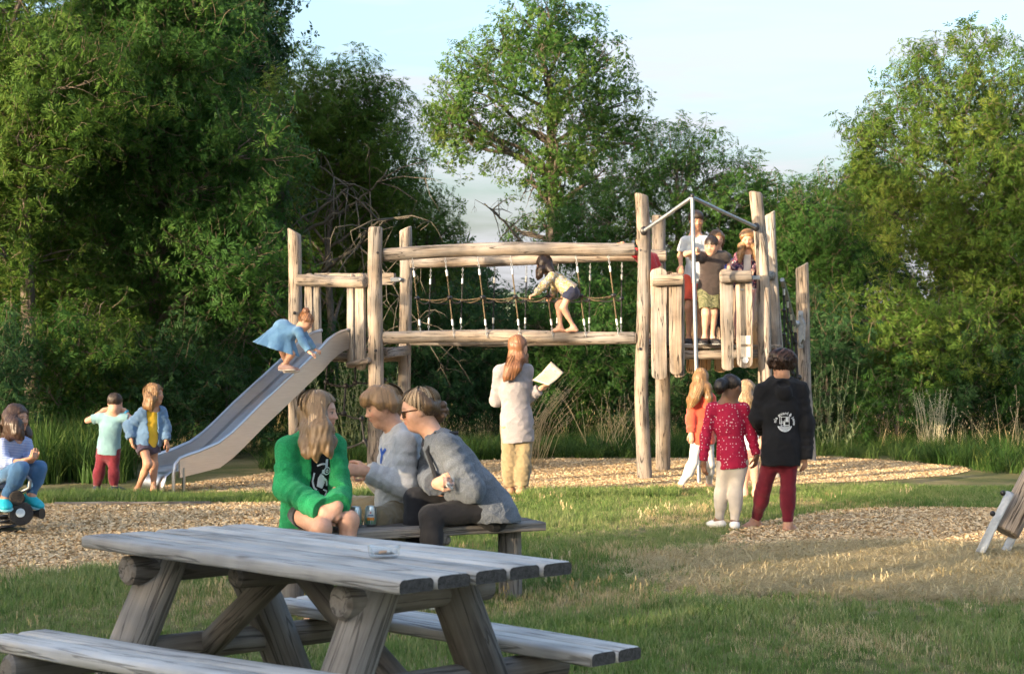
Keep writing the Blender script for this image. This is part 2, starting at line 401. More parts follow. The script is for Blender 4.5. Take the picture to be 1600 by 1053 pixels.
def hill():
    V = []; F = []; n = 60
    for i in range(n + 1):
        x = -500 + 1000 * i / n
        h = 17.5 + 3.5 * math.sin(i * .31) + 1.2 * math.sin(i * 1.3)
        V += [(x, 330, -2), (x, 345, h * .55), (x, 380, h * .93), (x, 440, h * 1.02), (x, 520, 0)]
    for i in range(n):
        for k in range(4): F.append((i * 5 + k, (i + 1) * 5 + k, (i + 1) * 5 + k + 1, i * 5 + k + 1))
    link('hill', mesh('hill', V, F, noisy('hill_pasture', (.16, .22, .12), (.26, .30, .17), .05, bump=0)), kind='structure')
hill()
for nm, A in PITS.items():
    c = A.mean(0); z = .006
    link({'near': 'chip_pit', 'play': 'play_pit', 'side': 'side_chip_pit'}[nm], mesh('pit', [(x, y, z) for x, y in A], [tuple(range(len(A)))], chipmat, False), kind='structure')
def rnd(n, a, b): return np.random.uniform(a, b, n)
def strew(poly_or_box, n):
    "n random ground points inside a polygon"
    A = np.asarray(poly_or_box); lo, hi = A.min(0), A.max(0); out = np.zeros((0, 2))
    while len(out) < n:
        q = np.random.uniform(lo, hi, (n * 2, 2)); out = np.vstack([out, q[inpoly(q, A)]])
    return out[:n]
# --- loose wood chips lying on the beds
def chip_proto(l, wd, th, bend):
    V = [(-l, -wd, 0), (-l * .3, -wd * 1.1, bend), (l * .4, -wd * .9, bend), (l, -wd * .5, 0), (l, wd * .6, th), (l * .3, wd * 1.1, bend + th), (-l * .4, wd, bend + th), (-l, wd * .8, th * .6)]
    return V, [(0, 1, 6, 7), (1, 2, 5, 6), (2, 3, 4, 5)]
chipcol = leafmat('loose_chip', (.37, .25, .13), (.56, .41, .235), (.70, .55, .35), trans=.0, rough=.9)
def chips(name, A, n, **kw):
    P = strew(A, n); m = len(P)
    P3 = np.column_stack([P, rnd(m, .007, .011)])
    rot = np.column_stack([np.random.normal(0, .35, m), np.random.normal(0, .35, m), rnd(m, 0, 6.28)])
    pr = [chip_proto(.012, .0045, .003, .003), chip_proto(.017, .004, .003, .004), chip_proto(.009, .006, .004, .002), chip_proto(.014, .006, .002, .005)]
    scatter(name, pr, P3, rot, rnd(m, .6, 1.5), rnd(m, 0, 1), [chipcol], kind='stuff', **kw)
chips('wood_chips', PITS['near'], 42000, label='tan wood chips covering the bed on the left behind the picnic table', category='wood chips')
chips('wood_chips', PITS['play'], 60000, label='sunlit wood chips spread under the climbing frame', category='wood chips')
chips('wood_chips', PITS['side'], 34000, label='wood chips in the small bed at right by the slanted log', category='wood chips')
# --- grass
def tuft(nb, h, spread, wd, lean=.5, seed=0, seg=2, straw=False):
    rg = random.Random(seed); V = []; F = []
    for b in range(nb):
        a = rg.uniform(0, 6.283); r = spread * math.sqrt(rg.random()); x0, y0 = r * math.cos(a), r * math.sin(a)
        d = rg.uniform(0, 6.283); ln = lean * rg.uniform(.15, 1.2); hh = h * rg.uniform(.45, 1.1); ww = wd * rg.uniform(.7, 1.3)
        px, py = -math.sin(d) * ww, math.cos(d) * ww; i0 = len(V)
        for k in range(seg + 1):
            u = k / seg; o = ln * hh * u * u; z = hh * (u - .25 * ln * u * u); wk = (1 - u * .98) ** .7
            cx, cy = x0 + math.cos(d) * o, y0 + math.sin(d) * o
            if k < seg: V += [(cx - px * wk, cy - py * wk, z), (cx + px * wk, cy + py * wk, z)]
            else: V.append((cx, cy, z))
        for k in range(seg - 1): F.append((i0 + 2 * k, i0 + 2 * k + 1, i0 + 2 * k + 3, i0 + 2 * k + 2))
        k = seg - 1; F.append((i0 + 2 * k, i0 + 2 * k + 1, i0 + 2 * k + 2))
        if straw:     # seed head: a few short leaflets near the tip
            t = V[-1]
            for q in range(3):
                e = rg.uniform(0, 6.28); l = .012
                i1 = len(V); zz = t[2] - q * .012
                V += [(t[0], t[1], zz), (t[0] + l * math.cos(e), t[1] + l * math.sin(e), zz + .018), (t[0], t[1], zz + .025)]; F.append((i1, i1 + 1, i1 + 2))
    return V, F
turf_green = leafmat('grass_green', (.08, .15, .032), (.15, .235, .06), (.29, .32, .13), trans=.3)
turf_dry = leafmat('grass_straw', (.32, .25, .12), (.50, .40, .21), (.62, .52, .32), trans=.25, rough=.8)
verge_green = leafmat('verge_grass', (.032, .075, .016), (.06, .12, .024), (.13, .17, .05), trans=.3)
def region(px_box):                        # ground polygon seen inside a pixel outline
    return np.array([tuple(gnd(*p))[:2] for p in px_box])
def worn(P):
    "soft edged worn strip at the right, 0..1"
    e = ((P[:, 0] - 3.0) / 2.5) ** 2 + ((P[:, 1] - 10.4) / 1.6) ** 2 + .35 * vnoise(P, 1.6, 4) + .25 * vnoise(P, 4.1, 5)
    return np.clip((1.25 - e) / .8, 0, 1)
def dryness(P):
    "0 green .. 1 straw, by place: worn strip at the right, small worn spots"
    d = np.zeros(len(P))
    d = np.maximum(d, worn(P))
    d = np.maximum(d, np.clip((vnoise(P, .75, 8) - .28) * 2.2, 0, .75))
    for (px, py, r) in ((330, 935, .45), (1350, 1005, .38), (1080, 800, .5), (960, 865, .5), (1260, 790, .4)):
        c = gnd(px, py); dd = np.hypot(P[:, 0] - c.x, (P[:, 1] - c.y) * .7); d = np.maximum(d, .8 * np.exp(-(dd / r) ** 2))
    return d
def lawn():
    box = region([(-350, 1120), (1950, 1120), (1950, 757), (-350, 775)])
    P = strew(box, 74000)
    ok = ~(inpoly(P, PITS['play']) | inpoly(P, PITS['near']) | inpoly(P, PITS['side']))
    edge = np.zeros(len(P), bool)
    q = P + np.random.normal(0, .12, P.shape)      # stragglers spill over the pit edges
    ok |= ~(inpoly(q, PITS['play']) | inpoly(q, PITS['near']) | inpoly(q, PITS['side'])) & (np.random.rand(len(P)) < .5)
    P = P[ok]; d = dryness(P); n = len(P)
    isdry = np.random.rand(n) < d * .84 + .12
    thin = np.random.rand(n) < .7 * worn(P); P = P[~thin]; d = d[~thin]; isdry = isdry[~thin]; n = len(P)
    hgt = 1 + .55 * np.clip(vnoise(P, .9, 12), -1, 1)
    pr_g = [tuft(13, .075, .055, .0028, .8, s) for s in range(5)]
    pr_d = [tuft(10, .055, .06, .0022, 1.3, s + 20) for s in range(3)] + [tuft(6, .11, .05, .0017, .6, 31, straw=True)]
    def go(sel, protos, mat, name, label, sc, pick=None):
        p = P[sel]; m = len(p)
        scatter(name, protos, np.column_stack([p, np.zeros(m)]), np.column_stack([np.zeros(m), np.zeros(m), rnd(m, 0, 6.28)]), sc(m) * hgt[sel], np.clip(np.random.normal(.45, .25, m) + .3 * vnoise(p, .6, 3), 0, 1), [mat], kind='stuff', label=label, category='grass', pick=pick)
    go(~isdry, pr_g, turf_green, 'grass', 'short green grass growing across the lawn', lambda m: rnd(m, .4, 1.0))
    nd_ = int(isdry.sum())
    go(isdry, pr_d, turf_dry, 'dry_grass', 'worn straw coloured dry grass in patches on the lawn', lambda m: rnd(m, .5, 1.1), np.random.choice(4, nd_, p=[.33, .33, .33, .01]))
    # bare straw layer lying flat in the worn strip
lawn()
WORN = np.array([(3.0 + 2.5 * math.cos(a), 10.5 + 1.5 * math.sin(a)) for a in np.linspace(0, 6.283, 30)[:-1]])
def litter():
    P = strew(WORN * 1.0, 11000); P = P[np.random.rand(len(P)) < worn(P) * 1.2]; n = len(P); pr = [tuft(9, .10, .05, .0026, 3.0, s + 300) for s in range(4)]
    scatter('straw_litter', pr, np.column_stack([P, np.full(n, .004)]), np.column_stack([np.zeros(n), np.zeros(n), rnd(n, 0, 6.28)]), np.column_stack([rnd(n, .7, 1.6), rnd(n, .7, 1.6), rnd(n, .15, .8)]), rnd(n, 0, 1), [turf_dry], kind='stuff', label='flattened straw lying on the worn strip at right', category='straw')
litter()
def band(name, outline_px, n, protos, mat, label, smin, smax, avoid=(), base=None):
    A = region(outline_px) if base is None else base
    P = strew(A, n)
    for a in avoid: P = P[~inpoly(P, a)]
    m = len(P)
    scatter(name, protos, np.column_stack([P, np.zeros(m)]), np.column_stack([np.random.normal(0, .12, m), np.random.normal(0, .12, m), rnd(m, 0, 6.28)]), rnd(m, smin, smax) * (1 + .35 * vnoise(P, .8, 6)), np.clip(np.random.normal(.45, .28, m) + .3 * vnoise(P, .5, 2), 0, 1), [mat], kind='stuff', label=label, category='grass')
tall = [tuft(26, .42, .16, .006, 1.25, s + 50, 3) for s in range(4)]
tall_dry = [tuft(9, .85, .10, .0035, .45, s + 60, 3, True) for s in range(3)]
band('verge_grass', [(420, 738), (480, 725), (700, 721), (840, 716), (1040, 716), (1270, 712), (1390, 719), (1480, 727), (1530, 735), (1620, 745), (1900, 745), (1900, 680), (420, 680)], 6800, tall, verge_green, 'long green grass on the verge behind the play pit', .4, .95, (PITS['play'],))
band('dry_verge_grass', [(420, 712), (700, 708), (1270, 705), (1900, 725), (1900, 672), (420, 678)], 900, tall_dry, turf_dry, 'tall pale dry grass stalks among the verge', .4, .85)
band('edge_grass', [(60, 788), (440, 786), (640, 786), (640, 776), (440, 776), (60, 777)], 2600, [tuft(14, .12, .05, .0035, .8, s + 80) for s in range(4)], turf_green, 'grass fringe along the ridge between the two chip beds', .5, 1.2)
band('edge_grass', [(820, 782), (1060, 778), (1060, 766), (820, 772)], 900, [tuft(14, .12, .05, .0035, .8, s + 80) for s in range(4)], turf_green, 'grass fringe along the front of the play pit', .5, 1.1)
# ================================================================ timber pieces
def log_mesh(L, r0, r1, cut0=0.0, cut1=0.0, wob=.012, n=18, seed=0, bev=.012, bow=0.0, oval=1.0):
    "round log along local z from 0 to L, uneven skin, slanted ends"
    m = max(6, int(L / .11)); V = []; F = []; sd = seed * 3.1
    zs = [0, min(bev, L * .1)] + [L * (i + 1) / (m + 1) for i in range(m)] + [L - min(bev, L * .1), L]
    for i, z in enumerate(zs):
        t = z / L; r = r0 + (r1 - r0) * t
        if i in (0, len(zs) - 1): r -= bev
        cx = wob * .9 * math.sin(z * 1.9 + sd) + bow * 4 * t * (1 - t); cy = wob * .9 * math.sin(z * 2.3 + sd * 1.7 + 1)
        for k in range(n):
            a = 2 * math.pi * k / n
            rr = r * (1 + wob * 2.2 * math.sin(2 * a + z * 1.1 + sd) + wob * 1.6 * math.sin(3 * a - z * 2.4 + sd) + wob * 1.2 * math.sin(5 * a + z * 5.1))
            x, y = rr * math.cos(a), rr * math.sin(a) * oval
            zz = z + (cut0 * x * max(0, 1 - z / (3 * r0)) if cut0 else 0) + (cut1 * x * max(0, 1 - (L - z) / (3 * r1)) if cut1 else 0)
            V.append((x + cx, y + cy, zz))
    M = len(zs)
    for i in range(M - 1):
        for k in range(n):
            k2 = (k + 1) % n; F.append((i * n + k, i * n + k2, (i + 1) * n + k2, (i + 1) * n + k))
    F.append(tuple(range(n))[::-1]); F.append(tuple((M - 1) * n + k for k in range(n)))
    return V, F
_ls = [0]
def axis_matrix(p0, p1, hint=Vector((0, -1, 0))):
    z = (Vector(p1) - Vector(p0)).normalized()
    x = hint - z * hint.dot(z)
    if x.length < 1e-4: x = z.orthogonal()
    x.normalize(); y = z.cross(x)
    M = Matrix((x, y, z)).transposed().to_4x4(); M.translation = Vector(p0)
    return M
def log(name, p0, p1, r0, r1, mat, root, hint=Vector((0, -1, 0)), parent=None, **kw):
    _ls[0] += 1
    p0 = Vector(p0); p1 = Vector(p1)
    V, F = log_mesh((p1 - p0).length, r0, r1, seed=_ls[0], **kw)
    me = mesh(name, V, F, mat); sharp(me, 40)
    o = link(name, me); o.matrix_basis = axis_matrix(p0, p1, hint)
    if root is not None: adopt_at(o, root, parent)
    return o
WMAT = {}
def adopt_at(o, root, parent=None):
    "child of root (or of a part of it); the place it has now is kept"
    M = o.matrix_basis.copy()
    P = WMAT[parent.name] if parent is not None else root_matrix(root)
    o.parent = parent if parent is not None else root
    o.matrix_parent_inverse = Matrix.Identity(4)
    o.matrix_basis = P.inverted() @ M
    WMAT[o.name] = M
    return o
def board_mesh(W, L, T, seed=0, r0=None, r1=None, taper=1.0):
    "plank along local z, width on x, thickness on y, rounded end outline"
    rg = random.Random(seed); pts = []
    r0 = W * .3 if r0 is None else r0; r1 = W * .3 if r1 is None else r1
    for i in range(9):                      # bottom end, left to right
        a = math.pi + math.pi * i / 8; pts.append((W / 2 * taper * math.cos(a), r0 + r0 * math.sin(a)))
    for i in range(1, 6): z = r0 + (L - r0 - r1) * i / 6; pts.append((W / 2 * (taper + (1 - taper) * i / 6) + rg.uniform(-.004, .004), z))
    for i in range(9):
        a = math.pi * i / 8; pts.append((W / 2 * math.cos(a), L - r1 + r1 * math.sin(a)))
    for i in range(1, 6): z = L - r1 - (L - r0 - r1) * i / 6; pts.append((-W / 2 * (1 + (taper - 1) * i / 6) + rg.uniform(-.004, .004), z))
    n = len(pts); e = .006; V = []; F = []
    cx = 0; cz = L / 2
    def ring(y, k):
        for (x, z) in pts:
            dx = -math.copysign(min(abs(x), k), x); dz = k * (1 if z < r0 else -1 if z > L - r1 else 0)
            V.append((x + dx, y, z + dz))
    ring(-T / 2, e); ring(-T / 2 + e, 0); ring(T / 2 - e, 0); ring(T / 2, e)
    for j in range(3):
        for k in range(n):
            k2 = (k + 1) % n; F.append((j * n + k, j * n + k2, (j + 1) * n + k2, (j + 1) * n + k))
    F.append(tuple(range(n))[::-1]); F.append(tuple(3 * n + k for k in range(n)))
    return V, F
def board(name, p0, p1, W, T, mat, root, face=Vector((0, -1, 0)), parent=None, **kw):
    _ls[0] += 1
    p0 = Vector(p0); p1 = Vector(p1)
    V, F = board_mesh(W, (p1 - p0).length, T, seed=_ls[0], **kw)
    z = (p1 - p0).normalized(); y = -(face - z * face.dot(z)).normalized(); x = y.cross(z)
    me = mesh(name, V, F, mat); sharp(me, 40)
    o = link(name, me); M = Matrix((x, y, z)).transposed().to_4x4(); M.translation = p0; o.matrix_basis = M
    if root is not None: adopt_at(o, root, parent)
    return o
def put(mb, name, mat, root, parent=None, auto=40, **kw):
    "world-space mesh builder to child (keeps world place)"
    o = mb.build(name, mat, None, True, auto, **kw)
    if root is not None: adopt_at(o, root, parent)
    return o
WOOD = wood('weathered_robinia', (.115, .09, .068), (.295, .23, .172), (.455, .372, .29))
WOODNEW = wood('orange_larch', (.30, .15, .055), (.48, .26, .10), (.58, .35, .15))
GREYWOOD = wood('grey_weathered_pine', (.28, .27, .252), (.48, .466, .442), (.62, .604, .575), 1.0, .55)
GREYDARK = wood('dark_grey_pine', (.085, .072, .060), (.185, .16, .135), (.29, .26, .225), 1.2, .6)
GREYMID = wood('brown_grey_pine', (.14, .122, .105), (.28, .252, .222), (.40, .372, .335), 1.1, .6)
STEEL = noisy('brushed_stainless', (.42, .43, .46), (.54, .545, .56), 6, .3, .05, 90, (1, 1, 30), metal=1.0, dist=.002)
GALV = noisy('galvanised_steel', (.26, .28, .30), (.40, .42, .44), 25, .5, .06, 60, metal=.9)
ROPE = noisy('black_rope', (.012, .012, .014), (.03, .03, .032), 60, .75, .5, 220, dist=.004)
ROPE2 = noisy('brown_net_rope', (.06, .045, .025), (.14, .10, .05), 60, .75, .5, 220, dist=.004)
STEEL_SUN = noisy('sun_painted_stainless', (.55, .535, .52), (.66, .645, .63), 6, .4, .05, 90, (1, 1, 30), metal=1.0, dist=.002)  # slide wall steel, paler and warmer: sunlight put into its colour
PLASTIC = plain('black_plastic', (.012, .012, .014), .4)
SLEEVE = plain('aluminium_sleeve', (.75, .74, .72), .38, 1.0)
# ================================================================ the climbing frame
cf = empty('climbing_frame', (0, 18.5, 0), label='timber climbing frame with slide, chain bridge and two towers of logs', category='climbing frame')
def post(px_top, py_top, px_bot, d, r, cut=.5, hint=Vector((1, 0, 0)), d_top=None, wob=.014):
    t = at(px_top, py_top, d_top or d); b = at(px_bot, HY, d); b.z = -.06
    return log('post', b, t, r * 1.05, r * .94, WOOD, cf, hint, cut1=cut, wob=wob)
L1 = post(459, 361, 464, 19.2, .086, -.55)
L2 = post(588, 355, 585, 18.1, .088, .0)
L3 = post(633, 357, 633, 19.5, .082, .45)
L4 = post(464, 452, 470, 20.8, .07, -.4)
R1 = post(1002, 304, 1007, 18.26, .083, -.25, wob=.03)
R2 = post(1030, 337, 1036, 19.6, .09, -.1)
R3 = post(1181, 300, 1208, 18.45, .083, -.2, wob=.026)
R4 = post(1203, 333, 1223, 19.7, .074, .5)
R5 = post(1251, 415, 1263, 21.5, .098, .5)
def ground_at(px, d): p = at(px, HY, d); p.z = 0; return p
def zpt(px, py, d): return at(px, py, d)
# bolt heads on the posts
for (px, py, d, r) in ((587, 548, 17.99, .018), (590, 395, 18.0, .015), (1000, 545, 18.15, .018), (460, 489, 19.09, .02), (1001, 391, 18.15, .013)):
    mb = MB(); c = at(px, py, d); mb.ball(c, r, 8, (1, .5, 1)); put(mb, 'bolt', PLASTIC, cf)
# bridge logs: a pair above, a pair below
def bridge(py0, py1, r, dz=1.22, bow=0, name='bridge_log'):
    a = at(598, py0, 18.14); b = at(992, py1, 18.25)
    log(name, a, b, r, r * .96, WOOD, cf, Vector((0, 0, 1)), wob=.016, bow=bow)
    a2 = Vector((at(640, 560, a.y + dz).x, a.y + dz, a.z - .02)); b2 = Vector((at(1041, 560, b.y + dz).x, b.y + dz, b.z - .02))
    log(name, a2, b2, r, r * .96, WOOD, cf, Vector((0, 0, 1)), wob=.016, bow=bow)
    return a, b, a2, b2
U = bridge(398, 388, .078, bow=.02); D = bridge(527, 526, .073)
# hanging ropes: chain, sleeve, rope, knot, rope, sleeve, chain
def chain_mesh(n, l=.03, r=.004, wdt=.009):
    mb = MB()
    for i in range(n):
        pts = []
        for k in range(10):
            a = 2 * math.pi * k / 10; x = wdt * math.cos(a); z = l * .62 * math.sin(a)
            p = Vector((x, 0, z)) if i % 2 else Vector((0, x, z)); p.z -= l * (i + .5); pts.append(p)
        pts.append(pts[0]); mb.tube(pts, r, 5, False)
    return mesh('chain', mb.V, mb.F, None)
CH5 = chain_mesh(5); CH5.materials.append(GALV)
def hanging(p_top, p_bot, front):
    p_top = Vector(p_top); p_bot = Vector(p_bot); v = p_bot - p_top; L = v.length; u = v / L
    mb = MB(); mb.tube([p_top + u * .2, p_top + u * L * .5, p_bot - u * .17], .0085, 7)
    rp = put(mb, 'hanging_rope', ROPE2 if front else ROPE, cf)
    for q, sgn in ((p_top, 1), (p_bot, -1)):
        o = link('chain', CH5); o.matrix_basis = axis_matrix(q, q - u * sgn, Vector((1, 0, 0))); adopt_at(o, cf, rp)
        s = MB(); s.tube([q + u * sgn * .145, q + u * sgn * .15, q + u * sgn * .215, q + u * sgn * .22], [.010, .0145, .0145, .010], 10); put(s, 'sleeve', SLEEVE, cf, rp)
    k = p_top + u * L * .5
    s = MB(); s.ball(k, .03, 8, (1.2, 1.2, .8)); put(s, 'rope_knot', PLASTIC, cf, rp)
    return k
def lerp_x(a, b, X): t = (X - a.x) / (b.x - a.x); return a.lerp(b, t)
kf = []; kb = []
for k in range(7):
    d = 18.09; xt = at(644 + 51.2 * k, 405, d).x; xb = at(658 + 51.6 * k, 530, d).x
    t = lerp_x(U[0], U[1], xt); b = lerp_x(D[0], D[1], xb)
    kf.append(hanging((xt, t.y - .03, t.z - .055), (xb, b.y - .068, b.z - .01), True))
    d = 19.32; xt = at(673 + 50 * k, 405, d).x; xb = at(669 + 50.4 * k, 520, d).x
    t = lerp_x(U[2], U[3], xt); b = lerp_x(D[2], D[3], xb)
    kb.append(hanging((xt, t.y, t.z - .06), (xb, b.y, b.z + .06), False))
def rope(pts, r, mat, parent=None, name='rope', sag=0.0, n=8):
    mb = MB()
    for a, b in zip(pts[:-1], pts[1:]):
        a = Vector(a); b = Vector(b)
        q = [a.lerp(b, i / n) - Vector((0, 0, sag * 4 * (i / n) * (1 - i / n))) for i in range(n + 1)]
        mb.tube(q, r, 6)
    return put(mb, name, mat, cf, parent)
for k in range(7):
    rope([kf[k], kb[k]], .008, ROPE2, name='net_rope', sag=.05)
    if k < 6: rope([kf[k], kf[k + 1]], .008, ROPE2, name='net_rope', sag=.03); rope([kb[k], kb[k + 1]], .008, ROPE, name='net_rope', sag=.035); rope([kb[k], kf[k + 1]], .008, ROPE2, name='net_rope', sag=.04)
# left tower: platform, rails, boards
PZ = 1.53
l1, l2, l3, l4 = ground_at(464, 19.2), ground_at(585, 18.1), ground_at(633, 19.5), ground_at(466, 20.7)
def deck(c, name='platform', n=7, z=PZ, mat=WOOD):
    "planks between edge c0-c1 and edge c3-c2"
    p = empty('platform'); adopt_at(p, cf)
    for i in range(n):
        a = c[0].lerp(c[3], (i + .5) / n); b = c[1].lerp(c[2], (i + .5) / n); a.z = b.z = z
        W = (c[0] - c[3]).length / n * .94
        board('plank', a, b, W, .045, mat, cf, Vector((0, 0, 1)), p, r0=.006, r1=.006)
    for a, b in ((c[0], c[1]), (c[3], c[2])):
        a = a.copy(); b = b.copy(); a.z = b.z = z - .09
        log('beam', a, b, .055, .055, WOOD, cf, parent=p)
    return p
deck([l1, l2, l3, l4])
fr0 = at(467, 440, 19.02); fr1 = at(571, 438, 18.02)
log('rail', fr0, fr1, .07, .066, WOOD, cf, Vector((0, 0, 1)), wob=.02)
n_left = (fr1 - fr0).cross(Vector((0, 0, 1))).normalized()
if n_left.y > 0: n_left = -n_left
for (px, ptop, pbot, W) in ((483, 427, 560, .15), (495.5, 429, 556, .11), (548.5, 428, 575, .13), (563, 427, 578, .17)):
    t = (px - 467) / (571 - 467); d = 19.02 + (18.02 - 19.02) * t + .085
    board('board', at(px + 1, pbot, d), at(px, ptop, d), W, .045, WOOD, cf, n_left, taper=.94)
log('cross_bar', at(542, 569, 18.25), at(576, 562, 17.98), .035, .035, WOOD, cf, Vector((0, 0, 1)))
# rear rail plank and steel bracket
a = at(492, 436, 20.6); b = at(617, 436, 19.62)
board('rear_rail', a, b, .15, .05, WOOD, cf, Vector((0, -1, 0)), r0=.01, r1=.01)
mb = MB(); mb.box(at(620, 437, 19.5), (.16, .05, .055), None, .006); mb.ball(at(626, 437, 19.4), .03, 8); put(mb, 'bracket', GALV, cf)
board('sill', at(600, 552, 18.3), at(634, 548, 19.35), .12, .09, WOOD, cf, Vector((0, -1, 0)), r0=.01, r1=.01)
# rope net below the left tower
net = {}
for k, (px, py) in dict(a=(509.5, 597), b=(540, 603), c=(555, 598), d=(537, 646), e=(565, 654), f=(569.5, 689), g=(600, 594)).items():
    net[k] = at(px, py, 19.2); mb = MB(); mb.ball(net[k], .036, 9); put(mb, 'rope_knot', PLASTIC, cf)
nr = lambda *p, s=.02: rope(p, .012, ROPE, name='net_rope', sag=s)
nr(net['a'], net['b'], net['c']); nr(net['c'], net['g']); nr(net['b'], net['d'], s=.0); nr(net['d'], net['e'], net['f'])
nr(at(511, 572, 19.2), net['a'], at(502, 640, 19.2), s=0); nr(at(555, 570, 19.2), net['c'], s=0); nr(net['d'], at(505, 640, 19.2)); nr(net['f'], at(506, 700, 19.2), s=.05); nr(net['f'], at(584, 715, 18.4), s=0); nr(net['g'], at(586, 660, 18.3), s=0)
# right tower: platform, front and rear rails and boards
r1, r2, r3, r4 = ground_at(1007, 18.26), ground_at(1036, 19.6), ground_at(1203, 18.45), ground_at(1222, 19.7)
deck([r1 + Vector((0, .1, 0)), r3 + Vector((0, .1, 0)), r4, r2], z=at(1100, 541, 18.3).z)
def frail(px0, px1, py0, py1, d=18.13): return log('rail', at(px0, py0, d), at(px1, py1, d), .068, .068, WOOD, cf, Vector((0, 0, 1)), wob=.018)
frail(1018, 1068, 436, 435); frail(1125, 1175, 436, 433)
mb = MB(); mb.box(at(1178, 434, 18.2), (.14, .04, .05), None, .006); put(mb, 'bracket', GALV, cf)
for (px, pt, pb, W, dp) in ((1030, 419, 593, .195, 0), (1056, 426, 585, .155, 0), (1060, 432, 590, .16, .1), (1136, 420, 579, .155, 0), (1163, 424, 575, .20, 0)):
    o = board('board', at(px + (1 if px > 1100 else 0), pb, 18.22 + dp), at(px - 1, pt, 18.22 + dp), W, .05, WOOD, cf, taper=.9)
    if px == 1163:
        mb = MB(); mb.box(at(1165, 531, 18.187), (.115, .004, .10)); put(mb, 'notice', plain('notice_cream', (.66, .58, .47), .5), cf, o)
        mb = MB(); mb.box(at(1165, 550, 18.187), (.115, .004, .12)); put(mb, 'notice', plain('notice_cream', (.66, .58, .47), .5), cf, o)
        mb = MB(); mb.lathe([(.001, .0), (.036, .0), (.036, .006), (.001, .006)], 20, Matrix.Translation(at(1164.5, 562.5, 18.187)) @ Matrix.Rotation(R(90), 4, 'X')); put(mb, 'round_badge', plain('badge_white', (.72, .72, .72), .5), cf, o)
        mb = MB(); mb.box(at(1159, 452.5, 18.19), (.05, .008, .02), None, .003); put(mb, 'name_plate', GALV, cf, o)
log('rear_rail', at(1048, 437, 19.75), at(1202, 437, 19.8), .06, .06, WOOD, cf, Vector((0, 0, 1)))
for (px, W, pb) in ((1045, .15, 570), (1082, .17, 584), (1101, .16, 580), (1126, .17, 582), (1150, .15, 574), (1176, .16, 576), (1195, .14, 570)):
    board('board', at(px, pb, 19.66), at(px, 424, 19.66), W, .045, WOODNEW, cf, taper=.95)
log('side_rail', at(1193, 433, 18.6), at(1207, 431, 19.65), .06, .06, WOOD, cf, Vector((0, 0, 1)))
# fireman's pole
pb_ = Vector((at(1092, HY, 17.62).x, 17.62, 0)); apx = at(1081.5, 309, 17.62); pb_.z = -.05
mb = MB(); mb.tube([pb_, apx.lerp(pb_, .5), apx], .0235, 12); fp = put(mb, 'fire_pole', GALV, cf)
for q in (at(1006, 361, 18.14), at(1181, 355, 18.33)):
    v = q - apx
    pts = [apx, apx + v * .04 + Vector((0, 0, .005)), apx + v * .5, apx + v * .99]
    mb = MB(); mb.tube(pts, .022, 12); put(mb, 'pole_arm', GALV, cf, fp)
    mb = MB(); mb.ball(q, .045, 9, (1, .6, 1.2)); put(mb, 'clamp', PLASTIC, cf, fp)
mb = MB(); mb.ball(apx + Vector((0, 0, .02)), .028, 9); put(mb, 'clamp', PLASTIC, cf, fp)
# ladder net and grip between the right tower and the outer post
g0 = at(1222, 437, 19.8); g1 = at(1243, 512, 21.1)
mb = MB(); mb.tube([g0, g0.lerp(g1, .05), g0.lerp(g1, .95), g1], .03, 10); put(mb, 'grip_bar', GALV, cf)
mb = MB(); mb.box(at(1251, 515, 21.38), (.07, .025, .52), None, .008); mb.ball(at(1251, 492, 21.35), .02, 7); mb.ball(at(1251, 539, 21.35), .02, 7); put(mb, 'steel_plate', GALV, cf)
mb = MB(); mb.tube([at(1253, 497, 21.36), at(1257, 505, 21.2), at(1256, 530, 21.2), at(1252, 537, 21.36)], .018, 8); mb.ball(at(1245, 506, 21.25), .05, 8); put(mb, 'hand_grip', GALV, cf)
lad = []
for i in range(4):
    t = .12 + .26 * i; q = g0.lerp(g1, t); e = at(1226 + 7 * i, 600 + 8 * i, 20 + .4 * i)
    rope([q, q.lerp(e, .5), e], .012, ROPE, name='net_rope'); lad.append((q, e))
    for s_ in (.25, .5, .75):
        mb = MB(); mb.ball(q.lerp(e, s_), .028, 7); put(mb, 'rope_knot', PLASTIC, cf)
    s = MB(); u = (e - q).normalized(); s.tube([q + u * .04, q + u * .12], .018, 8); put(s, 'sleeve', SLEEVE, cf)
for s_ in (.25, .5, .75):
    rope([q.lerp(e, s_) for q, e in lad], .012, ROPE, name='net_rope', sag=.02)
rope([at(1244, 520, 21.2), at(1246, 588, 21.3)], .014, ROPE, name='net_rope'); mb = MB(); mb.ball(at(1248, 590, 21.3), .045, 8); put(mb, 'rope_knot', PLASTIC, cf)
# ---------------------------------------------------------------- slide (near rim traced as a profile, then built as a real chute)
prof = [(543, 516), (534, 518), (525, 522), (512, 531), (500, 544), (484, 559), (450, 591), (409, 629), (376, 662), (360, 677), (340, 692), (310, 705), (292, 711), (280, 716), (273, 726), (271, 740), (271, 769)]
def sl_d(px): t = min(1, max(0, (543 - px) / (543 - 271))); return 18.3 + (16.22 - 18.3) * t
rim = [at(px, py, sl_d(px)) for px, py in prof]
rim[-1].z = 0.0
sdir = (Vector((rim[-1].x, rim[-1].y, 0)) - Vector((rim[0].x, rim[0].y, 0))).normalized()
side = Vector((sdir.y, -sdir.x, 0)) * .44        # across the chute, away from the near side
if side.x > 0: side = -side
N = len(rim)
def tangent(i): return (rim[min(i + 1, N - 1)] - rim[max(i - 1, 0)]).normalized()
up = []
for i in range(N):
    t = tangent(i); n = t.cross(side.normalized()); n = n if n.z > 0 else -n
    up.append(n)
low = []
